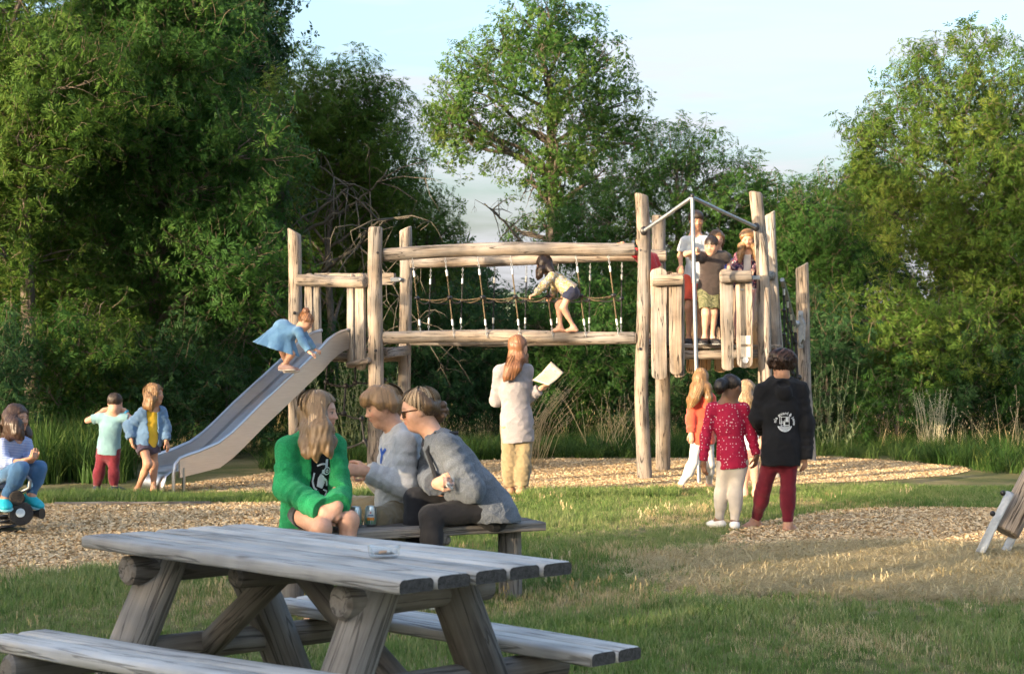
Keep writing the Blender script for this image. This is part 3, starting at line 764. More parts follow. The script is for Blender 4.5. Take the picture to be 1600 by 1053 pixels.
for i in range(N):
    if i >= N - 6: low.append(rim[i] - Vector((0, 0, .17 + .012 * (N - 1 - i))))
    else: low.append(rim[i] - Vector((0, 0, .27 if i > 3 else .2 + .02 * i)) * .75 - up[i] * .07)
SLM = STEEL
slide = empty('slide'); adopt_at(slide, cf)
def side_wall(offset, nm):
    mb = MB(); th = side.normalized() * .012; V = []; F = []
    m = N - 3
    for i in range(m):
        a, b = rim[i] + offset, low[i] + offset
        V += [a - th, b - th, b + th, a + th]
    for i in range(m - 1):
        for k in range(4):
            k2 = (k + 1) % 4; F.append((i * 4 + k, i * 4 + k2, (i + 1) * 4 + k2, (i + 1) * 4 + k))
    F += [(3, 2, 1, 0), tuple((m - 1) * 4 + k for k in range(4))]
    mb.add(V, F); w_ = put(mb, 'side_wall', STEEL_SUN, cf, slide, auto=50)
    mb = MB(); mb.tube([r + offset for r in rim], .019, 8); put(mb, 'rim_rail', SLM, cf, slide)
    if nm:
        mb = MB(); mb.ball(rim[0] + offset, .026, 8); put(mb, 'end_cap', GALV, cf, slide)
side_wall(Vector((0, 0, 0)), True); side_wall(side, True)
mb = MB(); V = []; F = []
bed = [rim[i] - Vector((0, 0, .15 if i < N - 5 else .13)) for i in range(N - 3)]
bed += [bed[-1] + sdir * .10 + Vector((0, 0, -.012)), bed[-1] + sdir * .16 + Vector((0, 0, -.05)), bed[-1] + sdir * .18 + Vector((0, 0, -.12))]
e = bed[-1].copy(); e.z = -.03; e += sdir * .02; bed.append(e)
sn = side.normalized()
for i, p in enumerate(bed):
    for j in range(7):
        s_ = .012 + (.44 - .024) * j / 6; dish = .018 * (1 - ((j - 3) / 3) ** 2) if i < N - 3 else 0
        V.append(p + sn * s_ - Vector((0, 0, dish)))
for i in range(len(bed) - 1):
    for j in range(6): F.append((i * 7 + j, i * 7 + j + 1, (i + 1) * 7 + j + 1, (i + 1) * 7 + j))
mb.add(V, F); bedo = put(mb, 'chute', SLM, cf, slide, auto=60)
bedo.modifiers.new('thick', 'SOLIDIFY').thickness = .004
for s_ in (.0, 1.0):        # feet under the exit
    q = rim[-4] + side * s_ + sdir * (-.06); f_ = q.copy(); f_.z = -.03; q.z -= .1
    mb = MB(); mb.tube([f_, q], .02, 8); put(mb, 'foot', SLM, cf, slide)
# ================================================================ picnic table in front
tb = empty('picnic_table', (-.702, 5.4257, 0), label='grey weathered log picnic table with attached benches in the foreground', category='picnic table')
TL = Vector((math.cos(-.7674), math.sin(-.7674), .0056)).normalized(); TWv = Vector((-math.sin(-.7674), math.cos(-.7674), -.0194)).normalized(); TC = Vector((-.702, 5.4257, 0))
def T(l, w_, z): return TC + Vector((TL.x * l, TL.y * l, 0)) + Vector((TWv.x * w_, TWv.y * w_, 0)) + Vector((0, 0, z + .0056 * l - .0194 * w_))
UPV = TL.cross(TWv); UPV = UPV if UPV.z > 0 else -UPV
Lt, Wt, ztop = 1.769, .774, .760
GREYEND = noisy('dark_plank_end', (.035, .033, .031), (.10, .095, .09), 60, .9, .6, 200)
def plank(l0, l1, w_, W, zt, th=.044, nm='plank', parent=None, zr=0.0, wr=0.0):
    "table plank with softened edges, grain along its length"
    rg = random.Random(int(w_ * 1000) + 5); m = 14; V = []; F = []
    prof = [(-W / 2, -th + .006), (-W / 2, -.012), (-W / 2 + .004, -.005), (-W / 2 + .013, 0), (0, .0015), (W / 2 - .013, 0), (W / 2 - .004, -.005), (W / 2, -.012), (W / 2, -th + .006), (W / 2 - .006, -th), (-W / 2 + .006, -th)]
    n = len(prof); Lp = l1 - l0; zs = [0, .008] + [Lp * (i + 1) / (m + 1) for i in range(m)] + [Lp - .008, Lp]
    for i, z in enumerate(zs):
        k = .965 if i in (0, len(zs) - 1) else 1
        for (x, y) in prof: V.append((x * k + .0016 * math.sin(z * 5 + w_ * 30), (y + th / 2) * (k if k == 1 else .9) - th / 2 + .0012 * math.sin(z * 4 + w_ * 50), z))
    for i in range(len(zs) - 1):
        for k in range(n):
            k2 = (k + 1) % n; F.append((i * n + k, i * n + k2, (i + 1) * n + k2, (i + 1) * n + k))
    F += [tuple(range(n))[::-1], tuple((len(zs) - 1) * n + k for k in range(n))]
    me = mesh(nm, V, F, GREYWOOD); sharp(me, 45); me.materials.append(GREYEND)
    for pi in (-1, -2): me.polygons[len(me.polygons) + pi].material_index = 1
    ax_ = (T(l1, w_ + wr, zt + zr) - T(l0, w_, zt)).normalized(); up_ = (UPV - ax_ * UPV.dot(ax_)).normalized()
    o = link(nm, me); M = Matrix((up_.cross(ax_), up_, ax_)).transposed().to_4x4(); M.translation = T(l0, w_, zt); o.matrix_basis = M
    adopt_at(o, tb, parent); return o
tt = empty('table_top'); adopt_at(tt, tb)
for i in range(5):
    W = Wt / 5; e0 = random.uniform(-.006, .006)
    plank(-Lt / 2 + e0, Lt / 2 + e0 * .6, -Wt / 2 + W * (i + .5), W - .014, ztop, parent=tt)
for w0, l0, l1, zr, wr in ((.486, -.89, .873, 0, 0), (-.79, -.86, .9, .055, .05)):
    bs = empty('bench'); adopt_at(bs, tb)
    for k in range(2): plank(l0, l1 + (.005 if k else 0), w0 + .065 + .132 * k, .125, .44 if zr == 0 else .432, .046, parent=bs, zr=zr, wr=wr)
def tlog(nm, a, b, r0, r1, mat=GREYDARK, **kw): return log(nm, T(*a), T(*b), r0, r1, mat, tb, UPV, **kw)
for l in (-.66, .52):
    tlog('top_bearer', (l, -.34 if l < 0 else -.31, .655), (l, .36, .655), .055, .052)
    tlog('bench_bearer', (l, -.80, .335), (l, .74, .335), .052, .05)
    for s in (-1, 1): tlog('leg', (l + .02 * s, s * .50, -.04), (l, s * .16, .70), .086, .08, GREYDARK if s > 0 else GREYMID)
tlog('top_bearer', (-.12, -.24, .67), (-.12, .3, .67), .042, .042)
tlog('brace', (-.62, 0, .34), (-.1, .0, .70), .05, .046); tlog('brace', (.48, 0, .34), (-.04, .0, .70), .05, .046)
# glass ashtray with a few stubs
def glass(name, col=(1, 1, 1), rough=.02):
    if name in MATS: return MATS[name]
    m, t, p = nodes(name); p.inputs['Base Color'].default_value = (*col, 1); p.inputs['Transmission Weight'].default_value = 1; p.inputs['Roughness'].default_value = rough; p.inputs['IOR'].default_value = 1.46
    MATS[name] = m; return m
def thin_glass(name):
    m, t, p = nodes(name); L = t.links.new
    tr = nd(t, 'ShaderNodeBsdfTransparent'); tr.inputs[0].default_value = (.97, .98, .98, 1); gl = nd(t, 'ShaderNodeBsdfGlossy', i_Roughness=.04); fr = nd(t, 'ShaderNodeLayerWeight', i_Blend=.3)
    mm = nd(t, 'ShaderNodeMath', operation='MULTIPLY_ADD', i_1=.55, i_2=.04); mm.use_clamp = True; L(fr.outputs['Facing'], mm.inputs[0])
    mx = nd(t, 'ShaderNodeMixShader'); L(mm.outputs[0], mx.inputs[0]); L(tr.outputs[0], mx.inputs[1]); L(gl.outputs[0], mx.inputs[2]); L(mx.outputs[0], t.nodes['Material Output'].inputs[0])
    return m
GL = thin_glass('clear_glass')
ac = at(600, 869, 5.25); r_ = ray(600, 872); t_ = (T(0, 0, ztop).z - CH) / r_.z; ac = Vector((r_.x * t_, r_.y * t_, 0)); rel = ac - TC; ac.z = ztop + .0056 * rel.dot(TL) - .0194 * rel.dot(TWv) + .003
ash = empty('ashtray', ac, label='round clear glass ashtray with stubs on the picnic table', category='ashtray')
mb = MB(); mb.lathe([(.001, 0), (.046, 0), (.05, .003), (.054, .03), (.054, .036), (.051, .037), (.048, .034), (.044, .010), (.001, .009)], 28); o = mb.build('bowl', GL, ash)
for k in range(3):
    a = k * 2.1; mb = MB(); mb.tube([(.012 * math.cos(a) - .01, .014 * math.sin(a), .014), (.012 * math.cos(a) + .014, .014 * math.sin(a) + .01, .015)], .0038, 7); mb.build('stub', plain('cigarette_stub', (.62, .36, .2) if k else (.7, .7, .68), .8) if k else plain('stub_paper', (.7, .7, .68), .8), ash)
mb = MB(); mb.lathe([(.001, .0095), (.036, .0105), (.001, .0125)], 20); mb.build('ash', noisy('ash_grey', (.06, .06, .06), (.25, .25, .25), 120, .9, .3), ash)
# ================================================================ bench of the three sitters
bR = at(836, 813, 9.35); bLf = Vector((-1.42, 8.62, .45)); bR.z = .45
bn = empty('log_bench', ((bR.x + bLf.x) / 2, (bR.y + bLf.y) / 2, 0), label='dark grey log bench carrying the three seated people', category='bench')
bd = (bR - bLf).normalized(); bw = Vector((-bd.y, bd.x, 0)); bw = bw if bw.y > 0 else -bw
def bplank(off, W):
    a = bLf + bw * off; b = bR + bw * off
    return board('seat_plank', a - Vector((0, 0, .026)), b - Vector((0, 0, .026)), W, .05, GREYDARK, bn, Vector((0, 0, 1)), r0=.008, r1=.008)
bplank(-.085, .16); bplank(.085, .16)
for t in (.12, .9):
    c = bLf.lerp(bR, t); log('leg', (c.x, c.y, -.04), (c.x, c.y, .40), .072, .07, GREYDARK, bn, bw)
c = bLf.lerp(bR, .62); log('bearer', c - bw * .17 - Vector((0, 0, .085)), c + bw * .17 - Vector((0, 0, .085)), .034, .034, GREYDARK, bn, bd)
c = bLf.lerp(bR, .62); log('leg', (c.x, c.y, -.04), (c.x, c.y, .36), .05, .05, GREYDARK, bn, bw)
# ================================================================ slanted log foot at the right edge (steel straps)
sb0 = gnd(1534, 866); sl_root = empty('slanted_log_post', sb0, label='slanted log leg on two galvanised steel straps at the right edge', category='log post')
dS = sb0.y
log('log', at(1571, 832, dS), at(1726, 520, dS + .25), .098, .09, WOOD, sl_root, Vector((1, 0, 0)))
for (x0, y0, x1, y1, dd) in ((1528, 869, 1579, 768, -.06), (1570, 862, 1608, 786, .06)):
    board('steel_strap', at(x0, y0, dS + dd), at(x1, y1, dS + dd), .075, .012, GALV, sl_root, Vector((-.85, -.6, 0)), r0=.01, r1=.01)
for (px, py, dd) in ((1567, 770, -.1), (1551, 802, -.1), (1592, 822, .0)):
    mb = MB(); mb.ball(at(px, py, dS + dd), .02, 8); put(mb, 'bolt_cap', PLASTIC, sl_root)
# ================================================================ spring rider at the left edge
sc = gnd(18, 830)
sr = empty('spring_rider', sc, label='black rubber and log spring rider under the seated child at left', category='spring rider')
dR = sc.y
BARK = noisy('dark_end_grain', (.018, .015, .012), (.055, .045, .036), 14, .85, .5, 60)
RUB = noisy('black_rubber', (.012, .012, .013), (.03, .03, .032), 40, .7, .3, 160)
log('seat_log', at(28, 778, dR - .35), at(-6, 770, dR + .45), .062, .065, BARK, sr, Vector((0, 0, 1)))
mb = MB(); M = axis_matrix(at(33, 802, dR - .34), at(30, 802, dR - .2)); mb.lathe([(.001, 0), (.088, 0), (.096, .008), (.096, .06), (.09, .066), (.001, .066)], 24, M); put(mb, 'end_plate', RUB, sr)
mb = MB(); M = axis_matrix(at(32, 801, dR - .352), at(31, 801, dR - .3)); mb.lathe([(.001, 0), (.034, 0), (.036, .006), (.001, .007)], 24, M); put(mb, 'round_badge', plain('badge_pale_blue', (.62, .70, .74), .5), sr)
hb = [at(34, 768, dR - .1), at(46, 762, dR - .12), at(47, 750, dR - .12), at(40, 742, dR - .1), at(28, 741, dR - .05), at(18, 748, dR), at(14, 764, dR + .05)]
mb = MB(); mb.tube(hb, .014, 10); put(mb, 'handle', GALV, sr)
mb = MB(); mb.tube([at(30, 800, dR - .2), at(56, 802, dR - .2), at(66, 802, dR - .22)], [.018, .026, .045], 10); put(mb, 'foot_rest', PLASTIC, sr)
mb = MB(); mb.tube([at(34, 806, dR), at(0, 808, dR + .1), at(-14, 808, dR + .1)], [.018, .02, .035], 10); put(mb, 'foot_rest', PLASTIC, sr)
sp = [Vector((sc.x - .05 + .085 * math.cos(a * .5), sc.y + .085 * math.sin(a * .5), .01 + .2 * a / 56)) for a in range(57)]
mb = MB(); mb.tube(sp, .012, 7); put(mb, 'spring', PLASTIC, sr)
mb = MB(); mb.lathe([(.001, .0), (.16, .0), (.16, .02), (.001, .022)], 20, Matrix.Translation((sc.x - .05, sc.y, 0))); put(mb, 'base_plate', PLASTIC, sr)
# timber edging of the near chip bed
e0, e1 = gnd(85, 790), gnd(330, 789)
ed = board('edging_board', e0 + Vector((0, 0, .012)), e1 + Vector((0, 0, .012)), .05, .04, GREYDARK, None, Vector((0, -1, 0)), r0=.005, r1=.005)
ed['label'] = 'low timber edging board along the back of the left chip bed'; ed['category'] = 'edging board'
# ================================================================ trees
def twig(seed, nleaf=9, L=.42, ll=.07, lw=.0085, droop=.5, pinn=7):
    "a spray: a thin stem with compound leaves of narrow leaflets"
    rg = random.Random(seed); V = []; F = []; M = []
    def leaf(p, d, n, l, wd):
        d = d.normalized(); s = d.cross(n)
        s = s.normalized() if s.length > 1e-4 else d.orthogonal().normalized()
        i = len(V); m = p + d * l * .45 + n * (-.04 * l)
        V.extend([p, m + s * wd, p + d * l - n * (l * .12), m - s * wd]); F.append((i, i + 1, i + 2, i + 3)); M.append(0)
    pts = []
    for k in range(6):
        u = k / 5; pts.append(Vector((.05 * math.sin(u * 3 + seed), .05 * math.sin(u * 2 + seed * 2), L * u - droop * .2 * u * u)))
    i = len(V)
    for p in pts:
        for k in range(3):
            a = k * 2.094; V.append(p + Vector((.004 * math.cos(a), .004 * math.sin(a), 0)) * (1.2 - .8 * (p.z / L)))
    for j in range(5):
        for k in range(3): F.append((i + j * 3 + k, i + j * 3 + (k + 1) % 3, i + (j + 1) * 3 + (k + 1) % 3, i + (j + 1) * 3 + k)); M.append(1)
    for k in range(nleaf):
        u = .15 + .85 * k / (nleaf - 1); q = u * 5; j = min(4, int(q)); p = pts[j].lerp(pts[j + 1], q - j)
        a = k * 2.4 + rg.uniform(-.4, .4); rd = Vector((math.cos(a), math.sin(a), rg.uniform(-.1, .75))).normalized()
        axis = rd * rg.uniform(.11, .17) + Vector((0, 0, -droop * .09))
        n = (Vector((0, 0, 1)) - rd * rd.z).normalized() + Vector((rg.uniform(-.5, .5), rg.uniform(-.5, .5), 0)); n.normalize()
        for m in range(pinn):
            t = .2 + .8 * (m // 2 + .5) / ((pinn + 1) // 2); sgn = 1 if m % 2 else -1
            b = p + axis * t; s = axis.cross(n).normalized() * sgn
            d = (s * .8 + axis.normalized() * .8) if m < pinn - 1 else axis.normalized()
            leaf(b, d + Vector((rg.uniform(-.25, .25), rg.uniform(-.25, .25), -droop * .6 + rg.uniform(-.2, .2))), n, ll * rg.uniform(.75, 1.15), lw * rg.uniform(.8, 1.25))
    return V, F, M
TW = [twig(s, 9) for s in range(4)] + [twig(s + 9, 8, .34, droop=.9) for s in range(2)]
TWB = [twig(s + 30, 8, .36, .075, .017, .35, 5) for s in range(4)]       # broader leaves
BARKM = noisy('tree_bark', (.06, .048, .036), (.17, .14, .11), 9, .9, .8, 30, (1, 1, .3), dist=.03)
DEADM = noisy('dead_wood', (.05, .045, .034), (.12, .105, .078), 9, .9, .6, 30, (1, 1, .3), dist=.02)
LEAF_ASH = leafmat('ash_leaf', (.030, .085, .018), (.055, .13, .024), (.12, .175, .034), trans=.42)
LEAF_DARK = leafmat('dark_leaf', (.024, .065, .022), (.044, .10, .032), (.085, .14, .045), trans=.38)
LEAF_YEL = leafmat('yellow_green_leaf', (.042, .098, .017), (.08, .15, .024), (.15, .19, .034), trans=.45)
TWIGM = noisy('twig_bark', (.07, .055, .035), (.14, .11, .07), 20, .9, 0)
def limb(mb, a, b, r0, r1, rg, n=7, bend=.18, seg=6, up=.0):
    a = Vector(a); b = Vector(b); L = (b - a).length
    o = Vector((rg.uniform(-1, 1), rg.uniform(-1, 1), rg.uniform(-.3, .8))) * L * bend
    o2 = Vector((rg.uniform(-1, 1), rg.uniform(-1, 1), rg.uniform(-.6, .6))) * L * bend * .4
    pts = []
    for i in range(seg + 1):
        t = i / seg; pts.append(a.lerp(b, t) + o * math.sin(math.pi * t) * .6 + o2 * math.sin(2 * math.pi * t) + Vector((0, 0, up * L * math.sin(math.pi * t))))
    mb.tube(pts, [r0 + (r1 - r0) * i / seg for i in range(seg + 1)], n)
    return pts
def tree(name, label, base, blobs, leaf=LEAF_ASH, tw=None, dens=34, trunk_r=.16, tint=.5, size=1.0, seed=1, group=None, holes=.25, lean=None, category='tree', barem=None, droop=0.35, trunk_top=None, shade=False):
    """blobs: (centre Vector, rx, ry, rz) lobes of the crown"""
    rg = random.Random(seed); np.random.seed(seed); tw = tw or TW; barem = barem or BARKM
    base = Vector(base); root = empty(name, base, label=label, category=category)
    if group: root['group'] = group
    cs = [Vector(b[0]) for b in blobs]; top = max(cs, key=lambda c: c.z); cen = sum(cs, Vector()) / len(cs)
    tt_ = Vector(trunk_top) if trunk_top else Vector((cen.x * .6 + base.x * .4, cen.y, max(c.z for c in cs) * .8 + base.z))
    mb = MB(); spine = limb(mb, base - Vector((0, 0, .1)), tt_, trunk_r, trunk_r * .35, rg, 10, .05, 10)
    P = []; W = []
    for (c, rx, ry, rz) in blobs:
        c = Vector(c)
        # limb from the trunk below this lobe to its heart, then boughs
        k = min(range(len(spine)), key=lambda i: abs(spine[i].z - (c.z - .45 * (Vector((c.x, c.y, 0)) - Vector((spine[i].x, spine[i].y, 0))).length - .2)))
        s = spine[max(1, k)]; rr = trunk_r * (1 - .6 * k / len(spine)) * .5
        q = limb(mb, s, c, rr, rr * .4, rg, 7, .14, 6, .06)
        nb = 5 if not shade else 2
        for j in range(nb):
            v = Vector((rg.gauss(0, 1), rg.gauss(0, 1), rg.gauss(0, 1) + .4)).normalized()
            e = c + Vector((v.x * rx, v.y * ry, v.z * rz)) * rg.uniform(.6, .95); st = q[rg.randrange(3, 7)]
            q2 = limb(mb, st, e, rr * .38, rr * .1, rg, 5, .16, 5)
            for jj in range(3 if not shade else 0):
                v2 = Vector((rg.gauss(0, 1), rg.gauss(0, 1), rg.gauss(0, 1))).normalized()
                limb(mb, q2[rg.randrange(2, 5)], e + Vector((v2.x * rx, v2.y * ry, v2.z * rz)) * .4, rr * .16, rr * .05, rg, 4, .2, 4)
        vol = 4.19 * rx * ry * rz; n = int(vol * dens * 1.55 / (size ** 2)); n = max(n, 30)
        u = np.random.normal(size=(n, 3)); u /= np.linalg.norm(u, axis=1)[:, None]
        rad = np.random.rand(n) ** (1 / 2.4)
        rad = rad * (1 + .24 * vnoise(u * 2.2 + seed, 1.0, seed)) ; rad += np.random.exponential(.035, n)
        p = np.array(c) + u * rad[:, None] * np.array([rx, ry, rz])
        hole = vnoise(p, 1.7 / max(.6, (rx + rz) / 3), seed + 3)
        keep = hole > -1 + holes * 1.55
        keep |= np.random.rand(n) < .12
        P.append(p[keep]); W.append(u[keep])
    P = np.vstack(P); U_ = np.vstack(W); keep = P[:, 2] > .12; P = P[keep]; U_ = U_[keep]; n = len(P)
    tr = put(mb, 'trunk', barem, root, auto=None)
    # sprays point outward and up, heavier ones hang
    d = U_ + np.random.normal(0, .55, (n, 3)) + np.array([0, 0, .45 - droop]); d /= np.linalg.norm(d, axis=1)[:, None]
    th = np.arccos(np.clip(d[:, 2], -1, 1)); ph = np.arctan2(d[:, 1], d[:, 0])
    # euler xyz: tilt about y by th, then about z by ph
    rot = np.column_stack([np.zeros(n), th, ph])
    tn = np.clip(tint + .22 * vnoise(P, .55, seed + 1) + np.random.normal(0, .13, n), 0, 1)
    scatter('crown', tw, P - np.array(base), rot, np.random.uniform(.7, 1.3, n) * size, tn, [leaf, TWIGM], root, kind='stuff')
    return root
def B(px, py, r, d, dd=0.0, ex=1.0, ez=1.0, ey=1.0):
    "lobe seen at a pixel, radius in pixels, at depth d+dd"
    rr = r * (d + dd) / FPX
    return (at(px, py, d + dd), rr * ex, rr * ey, rr * ez)
def fill(x0, x1, y0, y1, r, d, n, seed, jd=1.2):
    rg = random.Random(seed); out = []
    for k in range(n):
        out.append(B(rg.uniform(x0, x1), rg.uniform(y0, y1), r * rg.uniform(.75, 1.25), d, rg.uniform(-jd, jd), rg.uniform(.9, 1.3), rg.uniform(.8, 1.1)))
    return out
def tbase(px, d): p = at(px, HY, d); p.z = 0; return p
G = 'trees along the back of the playground'
# left mass
tree('ash_tree', 'tall narrow-leaved tree at the far left edge, sunlit yellow green', tbase(60, 21.5),
     fill(-170, 140, -120, 330, 105, 21.5, 13, 1) + fill(-150, 150, 330, 560, 100, 21.8, 7, 2), LEAF_YEL, dens=44, trunk_r=.13, tint=.42, seed=11, group=G, holes=.2)
tree('ash_tree', 'big leafy tree left of the slide with golden light on its upper boughs', tbase(250, 23.5),
     fill(120, 330, -60, 200, 95, 23.5, 8, 3) + fill(130, 380, 190, 470, 88, 23.0, 12, 4) + fill(200, 420, 440, 600, 70, 23.2, 6, 5), LEAF_ASH, dens=44, trunk_r=.15, tint=.35, seed=12, group=G, holes=.24)
tree('broadleaf_tree', 'tall very dark tree rising behind the left trees to the top edge', tbase(360, 31),
     fill(270, 390, -150, 120, 95, 31, 9, 6) + [B(405, 20, 45, 31), B(385, 85, 42, 31), B(420, -40, 40, 31)] + fill(250, 400, 120, 330, 85, 31, 6, 61), LEAF_DARK, TWB, dens=34, trunk_r=.25, tint=.2, seed=13, group=G, size=1.15)
tree('ash_tree', 'bushy tree behind the slide with bare dead boughs below its crown', tbase(520, 26.5),
     [B(480, 170, 72, 26.5), B(545, 150, 62, 26.5), B(595, 185, 55, 26.5, .4), B(440, 190, 55, 26.5, .6), B(520, 200, 80, 27), B(590, 260, 70, 27), B(615, 320, 55, 27.2), B(510, 240, 70, 26.5, .5), B(600, 255, 40, 26.5), B(450, 250, 65, 26.5, .6), B(560, 320, 66, 26.8, .8), B(470, 350, 70, 27, 1.4), B(560, 430, 80, 27, 1.5), B(490, 500, 90, 27, 1.3), B(600, 520, 80, 27, 1.2), B(410, 300, 60, 26, .4), B(620, 225, 24, 26)], LEAF_YEL, dens=56, trunk_r=.09, tint=.45, seed=14, group=G, holes=.2)
tree('ash_tree', 'small golden leaved tree right of the dead boughs above the chain bridge', tbase(670, 29),
     [B(640, 300, 34, 29), B(665, 330, 48, 29), B(690, 365, 42, 29), B(640, 370, 55, 29), B(705, 390, 30, 29), B(655, 440, 60, 29), B(620, 480, 55, 28.6), B(690, 480, 50, 29.2)], LEAF_YEL, dens=46, trunk_r=.09, tint=.5, seed=15, group=G)
# central tall ash
tree('ash_tree', 'tall open-crowned ash in the middle with branching limbs against the sky', tbase(880, 42),
     [B(840, 45, 62, 42), B(780, 80, 52, 42, .8), B(900, 60, 56, 42, .6), B(720, 120, 46, 42), B(700, 175, 40, 42, -.6), B(760, 150, 56, 42, -.8), B(850, 120, 66, 42, -1), B(935, 110, 52, 42), B(970, 165, 46, 42, .4), B(900, 165, 55, 42, -.8), B(700, 215, 44, 42, .4), B(735, 225, 48, 42, -.6), B(800, 205, 42, 42, .8), B(870, 225, 60, 42, -.9), B(945, 205, 56, 42, .4), B(995, 225, 36, 42), B(820, 280, 38, 42), B(880, 290, 50, 42, .3), B(935, 275, 50, 42, -.6), B(690, 180, 30, 42), B(855, 12, 32, 42), B(905, 340, 60, 42), B(850, 350, 36, 42, .4), B(815, 365, 22, 42)],
     LEAF_ASH, TWB, dens=24, trunk_r=.24, tint=.55, seed=16, group=G, holes=.34, size=1.1, trunk_top=tuple(at(858, 120, 42)))
tree('ash_tree', 'rounded tree behind the right tower, shaded green below a bright shoulder', tbase(1060, 30),
     [B(1050, 235, 48, 30), B(1100, 245, 46, 30), B(1010, 265, 50, 30, -.3), B(1150, 275, 42, 30), B(960, 300, 52, 30, .2), B(1195, 295, 34, 30, .2), B(1060, 300, 62, 29.5), B(1130, 330, 66, 29.6), B(980, 350, 66, 29.6), B(900, 370, 50, 30), B(1190, 350, 60, 30), B(1060, 400, 80, 29.4), B(950, 430, 76, 29.6), B(1180, 420, 70, 29.4)] + fill(880, 1200, 450, 620, 75, 29.2, 9, 7), LEAF_ASH, dens=44, trunk_r=.17, tint=.42, seed=17, group=G, holes=.2)
tree('ash_tree', 'low rounded tree between the right tower and the big right tree', tbase(1290, 29),
     [B(1240, 330, 45, 29), B(1290, 320, 42, 29), B(1330, 300, 45, 29, .3), B(1260, 390, 60, 28.6), B(1330, 380, 66, 28.4), B(1290, 450, 70, 28.4), B(1240, 500, 60, 28.6)], LEAF_ASH, dens=46, trunk_r=.1, tint=.45, seed=18, group=G, holes=.2)
tree('willow_tree', 'big golden topped tree filling the upper right corner', tbase(1480, 26),
     [B(1420, 110, 40, 26), B(1470, 100, 46, 26), B(1520, 90, 44, 26), B(1570, 110, 46, 26), B(1610, 150, 50, 26), B(1400, 170, 40, 26, .2), B(1440, 190, 56, 26, -.3), B(1510, 180, 66, 26, -.6), B(1580, 200, 66, 26, -.4), B(1650, 220, 70, 26), B(1410, 250, 46, 26), B(1470, 270, 66, 25.8, -.5), B(1550, 280, 70, 25.6, -.5), B(1630, 300, 70, 25.8), B(1390, 330, 56, 26), B(1450, 360, 70, 25.6), B(1530, 370, 76, 25.4), B(1610, 390, 80, 25.4), B(1690, 360, 80, 26), B(1340, 215, 18, 26), B(1365, 208, 18, 26), B(1350, 265, 20, 26), B(1375, 300, 30, 26)] + fill(1360, 1680, 430, 560, 76, 25.3, 8, 8), LEAF_YEL, dens=62, trunk_r=.10, tint=.5, seed=19, group=G, holes=.12)
# upright leading shoots on the skyline
# understorey: dense dark shrubs that close the back of the scene
def shrub(px, d, top, wpx, leaf, seed, label, dens=40, name='shrub', bot=690, tint=.3):
    n = max(3, int((bot - top) / 55)); rg = random.Random(seed); bl = []
    for k in range(n):
        y = bot - 25 - (bot - 25 - top - wpx * .35) * k / (n - 1)
        bl.append(B(px + rg.uniform(-.35, .35) * wpx, y, wpx * .45 * rg.uniform(.85, 1.15), d, rg.uniform(-.4, .4), 1.1, .9))
        bl.append(B(px + rg.uniform(-.5, .5) * wpx, y + 15, wpx * .36 * rg.uniform(.85, 1.15), d, rg.uniform(-.5, .5), 1.1, .9))
    return tree(name, label, tbase(px, d), bl, leaf, dens=dens, trunk_r=.045, tint=tint, seed=seed, group='shrubs under the trees', holes=.16, category='shrub')
for i, (px, d, top, wd, lf, lab) in enumerate([
    (-60, 19.5, 470, 170, LEAF_DARK, 'dark shrub at the left edge behind the child on the spring rider'),
    (90, 20.5, 480, 160, LEAF_ASH, 'drooping shrub above the reeds behind the boy in red trousers'),
    (230, 21.5, 520, 150, LEAF_DARK, 'dark shrub behind the girl in the yellow shirt'),
    (350, 22.5, 500, 140, LEAF_DARK, 'dark shrub in the hollow left of the slide top'),
    (520, 24.5, 520, 150, LEAF_ASH, 'green shrub seen under the left platform'),
    (690, 25.5, 440, 150, LEAF_DARK, 'dark shrub below the left half of the chain bridge'),
    (800, 26.5, 480, 130, LEAF_DARK, 'dark shrub behind the woman reading, below the chain bridge'),
    (900, 26, 440, 150, LEAF_ASH, 'dark green shrub below the right half of the chain bridge'),
    (1090, 25.5, 500, 150, LEAF_DARK, 'dark shrub behind the right tower'),
    (1300, 25, 480, 140, LEAF_DARK, 'dark shrub just right of the outer post'),
    (1400, 24.5, 540, 130, LEAF_ASH, 'low shrub under the big right tree'),
    (1520, 24.5, 520, 150, LEAF_DARK, 'dark low shrub right of the seed plants'),
    (1650, 24.5, 500, 170, LEAF_ASH, 'leafy shrub at the right edge'),
]): shrub(px, d, top, wd, lf, 100 + i, lab)
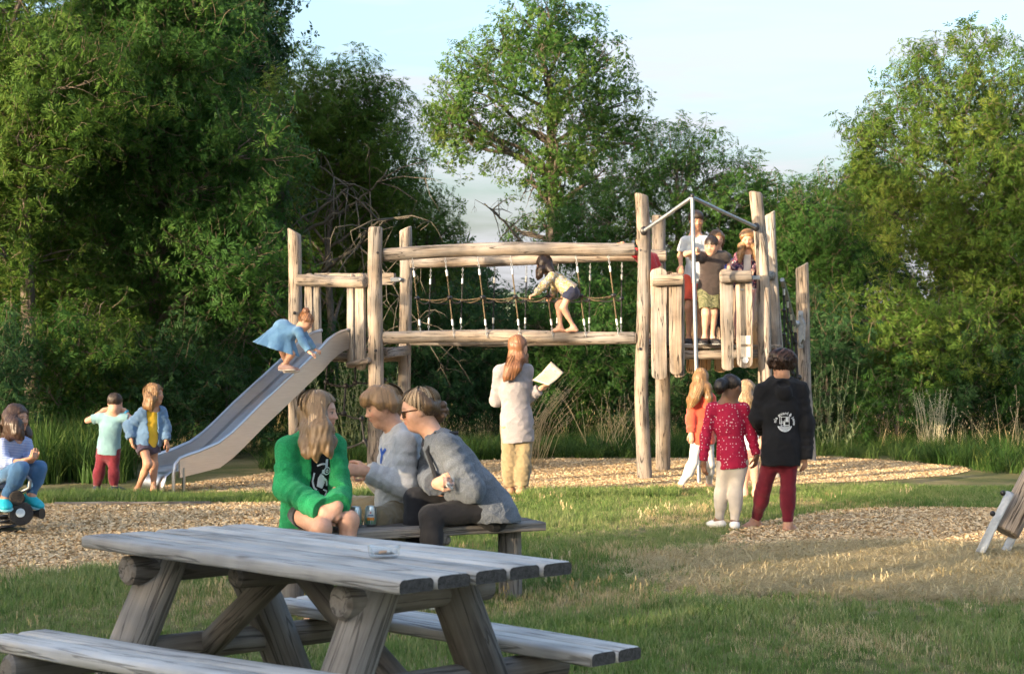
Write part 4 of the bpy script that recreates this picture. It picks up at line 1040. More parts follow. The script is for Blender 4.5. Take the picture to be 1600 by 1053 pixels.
# far wood behind everything, reads as one mass
def far_wood():
    rg = random.Random(5); P = []; np.random.seed(55)
    for k in range(150):
        x = rg.uniform(-26, 27); y = rg.uniform(33, 37) if abs(x + 1) > 1e9 else rg.uniform(33, 38)
        px = 800 + x / y * FPX
        h = 8.0 if px < 330 else 3.4 if 735 < px < 1000 else 4.4 if 560 < px < 1240 else 6.0
        if 715 < px < 800: h = 2.6
        c = np.array([x, y, rg.uniform(.6, h - .9)]); r = rg.uniform(.9, 1.5); n = 330
        u = np.random.normal(size=(n, 3)); u /= np.linalg.norm(u, axis=1)[:, None]; P.append(c + u * (np.random.rand(n) ** .4)[:, None] * r)
    for k in range(70):
        y = rg.uniform(27.5, 31.5); px = rg.uniform(-60, 470); x = (px - 800) / FPX * y
        c = np.array([x, y, rg.uniform(.8, 7.0 if px < 300 else 3.6)]); u = np.random.normal(size=(300, 3)); u /= np.linalg.norm(u, axis=1)[:, None]; P.append(c + u * (np.random.rand(300) ** .4)[:, None] * rg.uniform(.9, 1.4))
    P = np.vstack(P); P = P[P[:, 2] > .05]; n = len(P)
    rot = np.column_stack([np.random.normal(0, .8, n), np.random.normal(0, .8, n), np.random.uniform(0, 6.28, n)])
    scatter('far_wood', TWB, P, rot, np.random.uniform(.9, 1.6, n), np.clip(np.random.normal(.35, .2, n), 0, 1), [LEAF_DARK, TWIGM], kind='stuff', label='dark mass of far woodland behind the trees', category='wood')
far_wood()
# dead boughs left of the bridge
def dead(name, label, specs, base, seed):
    root = empty(name, base, label=label, category='dead tree'); rg = random.Random(seed)
    mb = MB()
    for pts, r0, r1 in specs:
        q = [at(*p) for p in pts]; m = len(q); fine = []
        for i in range(m - 1):
            for k in range(4): fine.append(q[i].lerp(q[i + 1], k / 4) + Vector((rg.uniform(-.03, .03), rg.uniform(-.04, .04), rg.uniform(-.03, .03))))
        fine.append(q[-1]); mb.tube(fine, [(r0 + (r1 - r0) * i / (len(fine) - 1)) * .75 for i in range(len(fine))], 7)
        for j in range(2, len(fine) - 1, 2):        # hooked twigs
            s = fine[j]
            for _ in range(3):
                d = Vector((rg.uniform(-1, 1), rg.uniform(-.6, .4), rg.uniform(-1.1, .5))).normalized(); l = rg.uniform(.3, .9)
                e = s + d * l; e2 = e + Vector((rg.uniform(-.25, .25), rg.uniform(-.1, .1), -rg.uniform(.1, .5)))
                tp = [s, s.lerp(e, .5) + Vector((0, 0, .06)), e, e.lerp(e2, .5) + Vector((rg.uniform(-.05, .05), 0, 0)), e2]
                mb.tube(tp, [r1 * .8 + .006, r1 * .6 + .004, .008, .006, .003], 4)
                for __ in range(2):
                    f = tp[rg.randrange(1, 4)]; g = f + Vector((rg.uniform(-.3, .3), rg.uniform(-.2, .2), rg.uniform(-.35, .1))); mb.tube([f, f.lerp(g, .5) + Vector((0, 0, .03)), g], [.006, .004, .002], 4)
    put(mb, 'boughs', DEADM, root, auto=None)
dead('dead_tree', 'tangle of bare grey brown boughs behind the left tower', [
    ([(438, 640, 24.6), (428, 520, 24.4), (436, 400, 24.2), (445, 330, 24.2), (452, 270, 24.3)], .075, .03),
    ([(440, 420, 24.2), (480, 360, 23.9), (530, 330, 23.7), (580, 300, 23.6), (605, 265, 23.5)], .05, .012),
    ([(445, 400, 24.2), (500, 330, 23.8), (545, 290, 23.8), (500, 260, 23.7)], .045, .014),
    ([(436, 450, 24.2), (500, 430, 23.6), (560, 380, 23.2), (590, 345, 23.1), (640, 340, 23)], .05, .014),
    ([(430, 480, 24.3), (405, 420, 23.8), (395, 380, 23.6), (350, 360, 23.4)], .035, .01),
    ([(436, 380, 24.2), (395, 300, 24), (405, 250, 24)], .03, .012),
    ([(560, 380, 23.2), (600, 430, 22.8), (650, 500, 22.6), (655, 545, 22.6)], .02, .006),
    ([(445, 340, 24.2), (385, 420, 23), (390, 500, 22.8), (378, 560, 22.7)], .025, .006)], tbase(438, 24.6), 3)
dead('dead_bough', 'single leafless dead bough sticking up left of the central tree', [([(850, 420, 40), (812, 372, 40), (782, 340, 40), (757, 318, 40)], .07, .02)], tbase(860, 40), 8)
# ---------------------------------------------------------------- plants on the verge
def stalks(name, label, px, d, h, n, spread, mat, seed, seed_heads=True, lean=(0, 0), leafy=False, wd=.004):
    rg = random.Random(seed); base = tbase(px, d); root = empty(name, base, label=label, category='plant'); mb = MB(); lf = MB()
    for k in range(n):
        a = rg.uniform(0, 6.28); b = Vector((rg.gauss(0, spread * .8), rg.gauss(0, spread * .6), 0)); hh = h * rg.uniform(.55, 1.05)
        e = b + Vector((rg.gauss(0, spread) + lean[0] * hh, rg.gauss(0, spread * .6) + lean[1] * hh, hh)); m = b.lerp(e, .55) + Vector((-lean[0] * hh * .22, 0, hh * .06))
        pts = [b, b.lerp(m, .5), m, m.lerp(e, .5) + Vector((0, 0, .01)), e]
        mb.tube(pts, [wd, wd * .9, wd * .8, wd * .6, wd * .4], 4)
        if seed_heads:
            for j in range(9):
                t = .62 + .38 * j / 9; p = m.lerp(e, (t - .55) / .45); d_ = Vector((rg.uniform(-1, 1), rg.uniform(-1, 1), rg.uniform(.2, 1.2))).normalized() * rg.uniform(.02, .055)
                s = d_.orthogonal().normalized() * .006; i = p
                lf.add([i - s, i + d_ * .6 - s * .5, i + d_, i + d_ * .6 + s], [(0, 1, 2, 3)])
        if leafy:
            for j in range(16):
                t = .1 + .85 * rg.random(); p = b.lerp(e, t); d_ = Vector((rg.uniform(-1, 1), rg.uniform(-1, 1), rg.uniform(.1, .9))).normalized() * rg.uniform(.05, .13) * (1.2 - t * .7)
                s = d_.cross(Vector((0, 0, 1))).normalized() * .011
                lf.add([p, p + d_ * .5 - s, p + d_, p + d_ * .5 + s], [(0, 1, 2, 3)])
    st = mb.build('stems', mat, root, True)
    if lf.V: lf.build('leaves' if leafy else 'seed_heads', mat, root, False)
STRAW = noisy('straw_stalk', (.34, .27, .15), (.52, .43, .27), 30, .85, 0)
PALE = noisy('pale_seed', (.30, .29, .19), (.46, .42, .28), 30, .85, 0)
WEED = noisy('grey_green_weed', (.09, .13, .055), (.17, .20, .10), 20, .8, 0)
stalks('grass_clump', 'tall arching dry grass clump right of the woman reading', 832, 20.6, 1.15, 46, .12, STRAW, 4, lean=(.42, 0))
stalks('seed_plant', 'pale bushy seed plant standing in the verge at right', 1462, 23.2, .95, 46, .15, PALE, 5)
stalks('seed_plant', 'thin straw coloured grass stalks near the right edge', 1588, 22.6, 1.0, 12, .25, STRAW, 6)
stalks('leafy_plant', 'upright grey green leafy weeds right of the outer post', 1292, 23.0, 1.45, 26, .22, WEED, 7, False, leafy=True)
stalks('leafy_plant', 'tall grey green weeds under the left platform', 545, 21.8, 1.5, 44, .3, WEED, 8, True, leafy=True)
stalks('leafy_plant', 'tall pale weeds between the two posts left of the bridge', 610, 22.0, 1.55, 24, .16, WEED, 9, True, leafy=True)
stalks('seed_plant', 'dry plume stalks in the verge left of the front tower post', 972, 22.8, .95, 26, .3, STRAW, 10)
def reeds():
    root_pts = strew(region([(25, 757), (200, 756), (205, 732), (30, 732)]), 230); n = len(root_pts)
    pr = [tuft(16, .8, .12, .010, .85, s + 200, 4) for s in range(4)]
    scatter('reed_grass', pr, np.column_stack([root_pts, np.zeros(n)]), np.column_stack([np.zeros(n), np.zeros(n), rnd(n, 0, 6.28)]), rnd(n, .65, 1.15), rnd(n, .1, .9), [verge_green], kind='stuff', label='tall broad bladed green grass behind the boy in red trousers', category='grass')
reeds()
# ================================================================ trees behind the viewer that shade the foreground
def V2(u, v, z):
    "point by lateral u and distance v along the light's way (v grows away from the sun)"
    f = Vector((-TOSUN.x, -TOSUN.y, 0)).normalized(); s = Vector((f.y, -f.x, 0))
    return s * u + f * v + Vector((0, 0, z))
def hedge(name, label, u0, u1, top, seed, v=-10.0, cat='hedge', lo=.6, r=.75, dens=40):
    rg = random.Random(seed); bl = []; u = u0
    while u <= u1:
        z = lo
        while True:
            z = min(z, top - r * .95)
            bl.append((V2(u + rg.uniform(-.15, .15), v + rg.uniform(-.25, .25), z + rg.uniform(-.06, .06)), r * 1.05, r * 1.1, r))
            if z >= top - r * .96: break
            z += r * 1.0
        u += r * .85
    return tree(name, label, V2((u0 + u1) / 2, v, 0), bl, LEAF_DARK, TWB, dens=dens, trunk_r=.06, seed=seed, size=1.7, holes=.0, category=cat, shade=True)
hedge('hedge', 'hedge behind the viewer on the sunny side of the playground', -19, -8.9, 2.72, 301)
hedge('hedge', 'shorter hedge stretch behind the viewer nearer the tables', -8.5, -5.4, 2.78, 302)
hedge('hedge', 'taller hedge stretch behind the viewer', -4.6, 3.5, 3.8, 303)
def crown(label, u0, u1, z0, z1, seed, v=-12.5, r=1.1, dens=30, holes=.05, step=.8):
    rg = random.Random(seed); bl = []; u = u0 + r
    while u <= u1 - r + .01:
        z = z0 + r
        while z <= max(z0 + r, z1 - r) + .01:
            bl.append((V2(u + rg.uniform(-.2, .2), v + rg.uniform(-.4, .4), z + rg.uniform(-.12, .12)), r, r * 1.1, r)); z += r * step * 1.4
        u += r * step * 1.3
    return tree('shade_tree', label, V2((u0 + u1) / 2, v, 0), bl, LEAF_DARK, TWB, dens=dens, trunk_r=.2, seed=seed, size=1.8, holes=holes, shade=True)
crown('shade tree behind the viewer above the picnic table', -9.4, -6.5, 3.45, 10.5, 311, dens=34)
crown('slim shade tree behind the viewer', -7.1, -4.6, 3.95, 10.5, 315, dens=34)
crown('second shade tree behind the viewer', -5.2, 4, 3.4, 10.5, 314, dens=34)
crown('high crowned shade tree behind the viewer towards the sun', -17.5, -8.6, 8.1, 9.7, 312, r=.8)
crown('loose crowned shade tree far left behind the viewer', -30, -18.0, 1.0, 5.0, 313, holes=.45, dens=16)
crown('loose small crowned shade tree behind the viewer towards the slide', -18.2, -13.4, 3.7, 7.4, 316, holes=.62, dens=9, r=.9)
# ================================================================ people: smooth implicit bodies turned into one mesh each
class Vol:
    def __init__(s, h): s.h = h; s.prims = []; s.post = []
    # shapes -------------------------------------------------------
    def cap(s, a, b, ra, rb, k=.03, fa=False, fb=False, sub=False, wav=None):
        s.prims.append(('cap', np.array(a, float), np.array(b, float), ra, rb, k, fa, fb, sub, wav)); return s
    def ecap(s, a, b, ra, rb, lat, flat=.7, k=.04, fa=False, fb=False, sub=False, flatb=None, wav=None):
        s.prims.append(('ecap', np.array(a, float), np.array(b, float), ra, rb, k, fa, fb, sub, np.array(lat, float), flat, flatb if flatb else flat, wav)); return s
    def ell(s, c, r, M=None, k=.02, sub=False):
        s.prims.append(('ell', np.array(c, float), np.array(r, float), np.array(M) if M is not None else np.eye(3), k, sub)); return s
    def half(s, c, n, k=.0, keep=None):
        "keep only the side of the plane that n points away from; keep: only inside a ball (centre, radius)"
        s.prims.append(('half', np.array(c, float), np.array(n, float) / np.linalg.norm(n), k, keep)); return s
    def boxcut(s, c, M, hx, k=.01):
        s.prims.append(('boxcut', np.array(c, float), np.array(M), np.array(hx, float), k)); return s
    # bounds and field ---------------------------------------------
    def run(s, fold=None, smooth=1):
        h = s.h; lo = np.full(3, 1e9); hi = -lo
        for p in s.prims:
            if p[0] in ('cap', 'ecap') and not p[8]:
                r = max(p[3], p[4]) * 1.02 + .03
                lo = np.minimum(lo, np.minimum(p[1], p[2]) - r); hi = np.maximum(hi, np.maximum(p[1], p[2]) + r)
            elif p[0] == 'ell' and not p[5]:
                r = p[2].max() + .02; lo = np.minimum(lo, p[1] - r); hi = np.maximum(hi, p[1] + r)
        n = np.ceil((hi - lo) / h).astype(int) + 2
        ax = [lo[i] + h * np.arange(n[i], dtype=np.float32) for i in range(3)]
        f = np.full(n, 9.0, np.float32)
        def sl(a, b):
            i0 = np.clip(np.floor((a - lo) / h).astype(int), 0, n); i1 = np.clip(np.ceil((b - lo) / h).astype(int) + 1, 0, n)
            return tuple(slice(i0[i], i1[i]) for i in range(3))
        for p in s.prims:
            t = p[0]
            if t in ('cap', 'ecap'):
                a, b, ra, rb, k, fa, fb, sub = p[1:9]; R_ = max(ra, rb); m = R_ + k + 3 * h
                q = sl(np.minimum(a, b) - m, np.maximum(a, b) + m)
                X = ax[0][q[0]][:, None, None] - a[0]; Y = ax[1][q[1]][None, :, None] - a[1]; Z = ax[2][q[2]][None, None, :] - a[2]
                v = b - a; L = max(np.linalg.norm(v), 1e-5); u = v / L
                T = X * u[0] + Y * u[1] + Z * u[2]; H = np.clip(T / L, 0, 1); r = ra + (rb - ra) * H
                if t == 'cap':
                    px = X - u[0] * H * L; py = Y - u[1] * H * L; pz = Z - u[2] * H * L
                    d = np.sqrt(px * px + py * py + pz * pz) - r
                    if p[9] is not None: d = d + p[9][0] * np.sin(T * p[9][1]) * np.sin(np.pi * H)
                else:
                    lat = p[9] - u * p[9].dot(u); lat = lat / np.linalg.norm(lat); dep = np.cross(u, lat)
                    fl = p[10] + (p[11] - p[10]) * H
                    x = X * lat[0] + Y * lat[1] + Z * lat[2]; y = (X * dep[0] + Y * dep[1] + Z * dep[2]) / fl; z = T - H * L
                    if p[12] is not None:
                        an = np.arctan2(y, x); r = r * (1 + p[12][0] * np.sin(an * p[12][1] + 1.3 * np.sin(an * 2)) * H ** 1.3)
                    d = (np.sqrt(x * x + y * y + z * z) - r) * (.5 + .5 * fl)
                if fa: d = np.maximum(d, -T)
                if fb: d = np.maximum(d, T - L)
            elif t == 'ell':
                c, rr, M, k, sub = p[1:6]; m = rr.max() + k + 3 * h; q = sl(c - m, c + m)
                X = ax[0][q[0]][:, None, None] - c[0]; Y = ax[1][q[1]][None, :, None] - c[1]; Z = ax[2][q[2]][None, None, :] - c[2]
                e = [(X * M[0][i] + Y * M[1][i] + Z * M[2][i]) / rr[i] for i in range(3)]
                k0 = np.sqrt(e[0] ** 2 + e[1] ** 2 + e[2] ** 2); k1 = np.sqrt((e[0] / rr[0]) ** 2 + (e[1] / rr[1]) ** 2 + (e[2] / rr[2]) ** 2) + 1e-9
                d = k0 * (k0 - 1) / k1
            elif t == 'half':
                c, nn, k, keep = p[1:5]
                X = ax[0][:, None, None] - c[0]; Y = ax[1][None, :, None] - c[1]; Z = ax[2][None, None, :] - c[2]
                d = X * nn[0] + Y * nn[1] + Z * nn[2]
                if keep is not None:
                    kc, kr = keep; d = np.minimum(d, 9)
                    out = np.sqrt((ax[0][:, None, None] - kc[0]) ** 2 + (ax[1][None, :, None] - kc[1]) ** 2 + (ax[2][None, None, :] - kc[2]) ** 2) - kr
                    d = np.minimum(d, -out)
                f = np.maximum(f, d.astype(np.float32)); continue
            elif t == 'boxcut':
                c, M, hx, k = p[1:5]
                X = ax[0][:, None, None] - c[0]; Y = ax[1][None, :, None] - c[1]; Z = ax[2][None, None, :] - c[2]
                e = [np.abs(X * M[0][i] + Y * M[1][i] + Z * M[2][i]) - hx[i] for i in range(3)]
                d = np.maximum(np.maximum(e[0], e[1]), e[2]); f = np.maximum(f, -d.astype(np.float32)); continue
            g = f[q]
            if sub:
                d = -d; hh = np.maximum(k - np.abs(g - d), 0) / k if k > 0 else 0
                f[q] = np.maximum(g, d) + hh * hh * k * .25
            else:
                hh = np.maximum(k - np.abs(g - d), 0) / k if k > 0 else 0
                f[q] = np.minimum(g, d) - hh * hh * k * .25
        if fold is not None:
            near = np.abs(f) < .05
            I = np.nonzero(near); P = np.stack([ax[i][I[i]] for i in range(3)], 1)
            f[I] += fold(P).astype(np.float32)
        f[0], f[-1], f[:, 0], f[:, -1], f[:, :, 0], f[:, :, -1] = (9,) * 6
        return nets(f, lo, h)
def nets(f, lo, h):
    s = f < 0; n = np.array(f.shape)
    c = np.zeros(n - 1, np.int8)
    for i in (0, 1):
        for j in (0, 1):
            for k in (0, 1): c += s[i:n[0] - 1 + i, j:n[1] - 1 + j, k:n[2] - 1 + k]
    I = np.nonzero((c > 0) & (c < 8)); A = np.stack(I, 1); m = len(A)
    idx = np.full(n - 1, -1, np.int32); idx[I] = np.arange(m)
    acc = np.zeros((m, 3)); cnt = np.zeros(m)
    for a in range(3):
        o = [i for i in range(3) if i != a]
        for u in (0, 1):
            for v in (0, 1):
                d0 = np.zeros(3, int); d0[o[0]] = u; d0[o[1]] = v; d1 = d0.copy(); d1[a] = 1
                p0 = A + d0; p1 = A + d1; f0 = f[p0[:, 0], p0[:, 1], p0[:, 2]]; f1 = f[p1[:, 0], p1[:, 1], p1[:, 2]]
                x = (f0 < 0) != (f1 < 0); t = np.clip(f0 / (f0 - f1 + 1e-12), 0, 1)
                q = p0.astype(float); q[:, a] += t; acc[x] += q[x]; cnt[x] += 1
    V = lo + h * (acc / np.maximum(cnt, 1)[:, None])
    F = []
    for a in range(3):
        o1, o2 = (a + 1) % 3, (a + 2) % 3
        e0 = [slice(None)] * 3; e1 = [slice(None)] * 3
        e0[a] = slice(0, -1); e1[a] = slice(1, None)
        s0, s1 = s[tuple(e0)], s[tuple(e1)]
        for flip in (0, 1):
            E = np.stack(np.nonzero((s0 & ~s1) if flip == 0 else (~s0 & s1)), 1)
            if not len(E): continue
            ok = (E[:, o1] > 0) & (E[:, o2] > 0) & (E[:, o1] < n[o1] - 1) & (E[:, o2] < n[o2] - 1); E = E[ok]
            def cell(d1, d2):
                q = E.copy(); q[:, o1] -= d1; q[:, o2] -= d2
                return idx[q[:, 0], q[:, 1], q[:, 2]]
            Q = np.stack([cell(1, 1), cell(0, 1), cell(0, 0), cell(1, 0)], 1)
            F.append(Q if flip == 0 else Q[:, ::-1])
    return V, np.vstack(F)
def relax(V, F, it=1, w=.5):
    for _ in range(it):
        acc = np.zeros_like(V); cnt = np.zeros(len(V))
        for i in range(4):
            j = (i + 1) % 4
            np.add.at(acc, F[:, i], V[F[:, j]]); np.add.at(cnt, F[:, i], 1)
            np.add.at(acc, F[:, j], V[F[:, i]]); np.add.at(cnt, F[:, j], 1)
        V = V * (1 - w) + w * acc / np.maximum(cnt, 1)[:, None]
    return V
def nz(v): v = np.asarray(v, float); return v / (np.linalg.norm(v) + 1e-9)
# ---------------------------------------------------------------- materials for people
def skinmat():
    if 'skin' in MATS: return MATS['skin']
    m, t, p = nodes('skin'); L = t.links.new
    a = nd(t, 'ShaderNodeAttribute', attribute_name='col'); n = nd(t, 'ShaderNodeTexNoise', i_Scale=45, i_Detail=3)
    tc = nd(t, 'ShaderNodeTexCoord'); L(tc.outputs['Object'], n.inputs['Vector'])
    r = ramp(t, n.outputs['Fac'], [(.3, (.9, .86, .84)), (.7, (1.06, 1.04, 1.03))])
    mx = nd(t, 'ShaderNodeMix', data_type='RGBA', blend_type='MULTIPLY'); mx.inputs[0].default_value = 1
    L(a.outputs['Color'], mx.inputs[6]); L(r.outputs[0], mx.inputs[7]); L(mx.outputs[2], p.inputs['Base Color'])
    p.inputs['Roughness'].default_value = .5; p.inputs['Specular IOR Level'].default_value = .35
    p.inputs['Subsurface Weight'].default_value = .12; p.inputs['Subsurface Radius'].default_value = (.012, .005, .003); p.inputs['Subsurface Scale'].default_value = 1.0
    MATS['skin'] = m; return m
HAIRC = {}
def hairmat(name, c1, c2, c3):
    HAIRC[name] = (c1, c2, c3)
    if name in MATS: return MATS[name]
    m, t, p = nodes(name); L = t.links.new
    g = nd(t, 'ShaderNodeNewGeometry'); tc = nd(t, 'ShaderNodeTexCoord'); mp = nd(t, 'ShaderNodeMapping'); mp.inputs['Scale'].default_value = (90, 90, 9)
    L(tc.outputs['Object'], mp.inputs[0]); n = nd(t, 'ShaderNodeTexNoise', i_Scale=1.2, i_Detail=3); L(mp.outputs[0], n.inputs['Vector'])
    mm = nd(t, 'ShaderNodeMath', operation='MULTIPLY_ADD', i_1=.3); L(n.outputs['Fac'], mm.inputs[0])
    m2 = nd(t, 'ShaderNodeMath', operation='MULTIPLY', i_1=.8); L(g.outputs['Random Per Island'], m2.inputs[0]); L(m2.outputs[0], mm.inputs[2])
    r = ramp(t, mm.outputs[0], [(.18, c1), (.5, c2), (.85, c3)]); L(r.outputs[0], p.inputs['Base Color'])
    p.inputs['Roughness'].default_value = .42; p.inputs['Specular IOR Level'].default_value = .45
    b = nd(t, 'ShaderNodeBump', i_Strength=.6, i_Distance=.006); L(n.outputs['Fac'], b.inputs['Height']); L(b.outputs[0], p.inputs['Normal'])
    MATS[name] = m; return m
def shaded_base_of(mat):  # darker hair copy below the strands: shade between locks put into the colour
    c1, c2, c3 = HAIRC[mat.name]; return hairmat(mat.name + '_under', tuple(.8 * x for x in c1), tuple(.5 * a + .35 * b for a, b in zip(c1, c2)), tuple(.75 * x for x in c2))
def cloth(name, col, rough=.85, weave=260, bump=.25, sheen=.25, var=.16, mott=0.0, col2=None, fuzz=0, rib=None):
    if name in MATS: return MATS[name]
    m, t, p = nodes(name); L = t.links.new
    tc = nd(t, 'ShaderNodeTexCoord'); n = nd(t, 'ShaderNodeTexNoise', i_Scale=7, i_Detail=5); L(tc.outputs['Object'], n.inputs['Vector'])
    c2 = col2 or tuple(min(1, c * (1 + var)) for c in col)
    r = ramp(t, n.outputs['Fac'], [(.32, tuple(c * (1 - var) for c in col)), (.68, c2)]); src = r.outputs[0]
    if mott:
        n3 = nd(t, 'ShaderNodeTexNoise', i_Scale=170, i_Detail=2); L(tc.outputs['Object'], n3.inputs['Vector'])
        r3 = ramp(t, n3.outputs['Fac'], [(.35, (1 - mott,) * 3), (.65, (1 + mott,) * 3)])
        mx = nd(t, 'ShaderNodeMix', data_type='RGBA', blend_type='MULTIPLY'); mx.inputs[0].default_value = 1; L(src, mx.inputs[6]); L(r3.outputs[0], mx.inputs[7]); src = mx.outputs[2]
    L(src, p.inputs['Base Color']); p.inputs['Roughness'].default_value = rough; p.inputs['Specular IOR Level'].default_value = .2
    p.inputs['Sheen Weight'].default_value = sheen; p.inputs['Sheen Roughness'].default_value = .6
    if sheen > .4 and max(col) > .05: p.inputs['Sheen Tint'].default_value = (*[min(1, c * 1.6 + .1) for c in col], 1)
    n2 = nd(t, 'ShaderNodeTexNoise', i_Scale=weave, i_Detail=2); L(tc.outputs['Object'], n2.inputs['Vector'])
    n4 = nd(t, 'ShaderNodeTexNoise', i_Scale=13, i_Detail=3, i_Distortion=1.2); L(tc.outputs['Object'], n4.inputs['Vector'])
    ad = nd(t, 'ShaderNodeMath', operation='MULTIPLY_ADD', i_1=1.6); L(n4.outputs['Fac'], ad.inputs[0]); L(n2.outputs['Fac'], ad.inputs[2])
    b = nd(t, 'ShaderNodeBump', i_Strength=bump, i_Distance=.012); L(ad.outputs[0], b.inputs['Height']); L(b.outputs[0], p.inputs['Normal'])
    MATS[name] = m; return m
def pattern(name, kind, base, fg, scale, size=.3):
    "printed cloth: 'dots', 'stripes' (horizontal), 'camo', 'floral'"
    if name in MATS: return MATS[name]
    m, t, p = nodes(name); L = t.links.new; tc = nd(t, 'ShaderNodeTexCoord')
    if kind == 'dots':
        v = nd(t, 'ShaderNodeTexVoronoi', i_Scale=scale, i_Randomness=.55); L(tc.outputs['Object'], v.inputs['Vector']); r = ramp(t, v.outputs['Distance'], [(size, fg), (size + .05, base)])
    elif kind == 'stripes':
        s = nd(t, 'ShaderNodeSeparateXYZ'); L(tc.outputs['Object'], s.inputs[0])
        mu = nd(t, 'ShaderNodeMath', operation='MULTIPLY', i_1=scale); L(s.outputs[2], mu.inputs[0]); fr = nd(t, 'ShaderNodeMath', operation='FRACT'); L(mu.outputs[0], fr.inputs[0])
        r = ramp(t, fr.outputs[0], [(size, fg), (size + .06, base)])
    else:
        v = nd(t, 'ShaderNodeTexNoise', i_Scale=scale, i_Detail=2, i_Distortion=.8); L(tc.outputs['Object'], v.inputs['Vector'])
        cols = [base] + list(fg); k = len(cols); r = ramp(t, v.outputs['Fac'], [(.32 + .36 * i / k, c) for i, c in enumerate(cols)]); r.color_ramp.interpolation = 'CONSTANT'
    L(r.outputs[0], p.inputs['Base Color']); p.inputs['Roughness'].default_value = .85; p.inputs['Specular IOR Level'].default_value = .2
    n4 = nd(t, 'ShaderNodeTexNoise', i_Scale=14, i_Detail=3, i_Distortion=1.2); L(tc.outputs['Object'], n4.inputs['Vector'])
    b = nd(t, 'ShaderNodeBump', i_Strength=.25, i_Distance=.03); L(n4.outputs['Fac'], b.inputs['Height']); L(b.outputs[0], p.inputs['Normal'])
    MATS[name] = m; return m
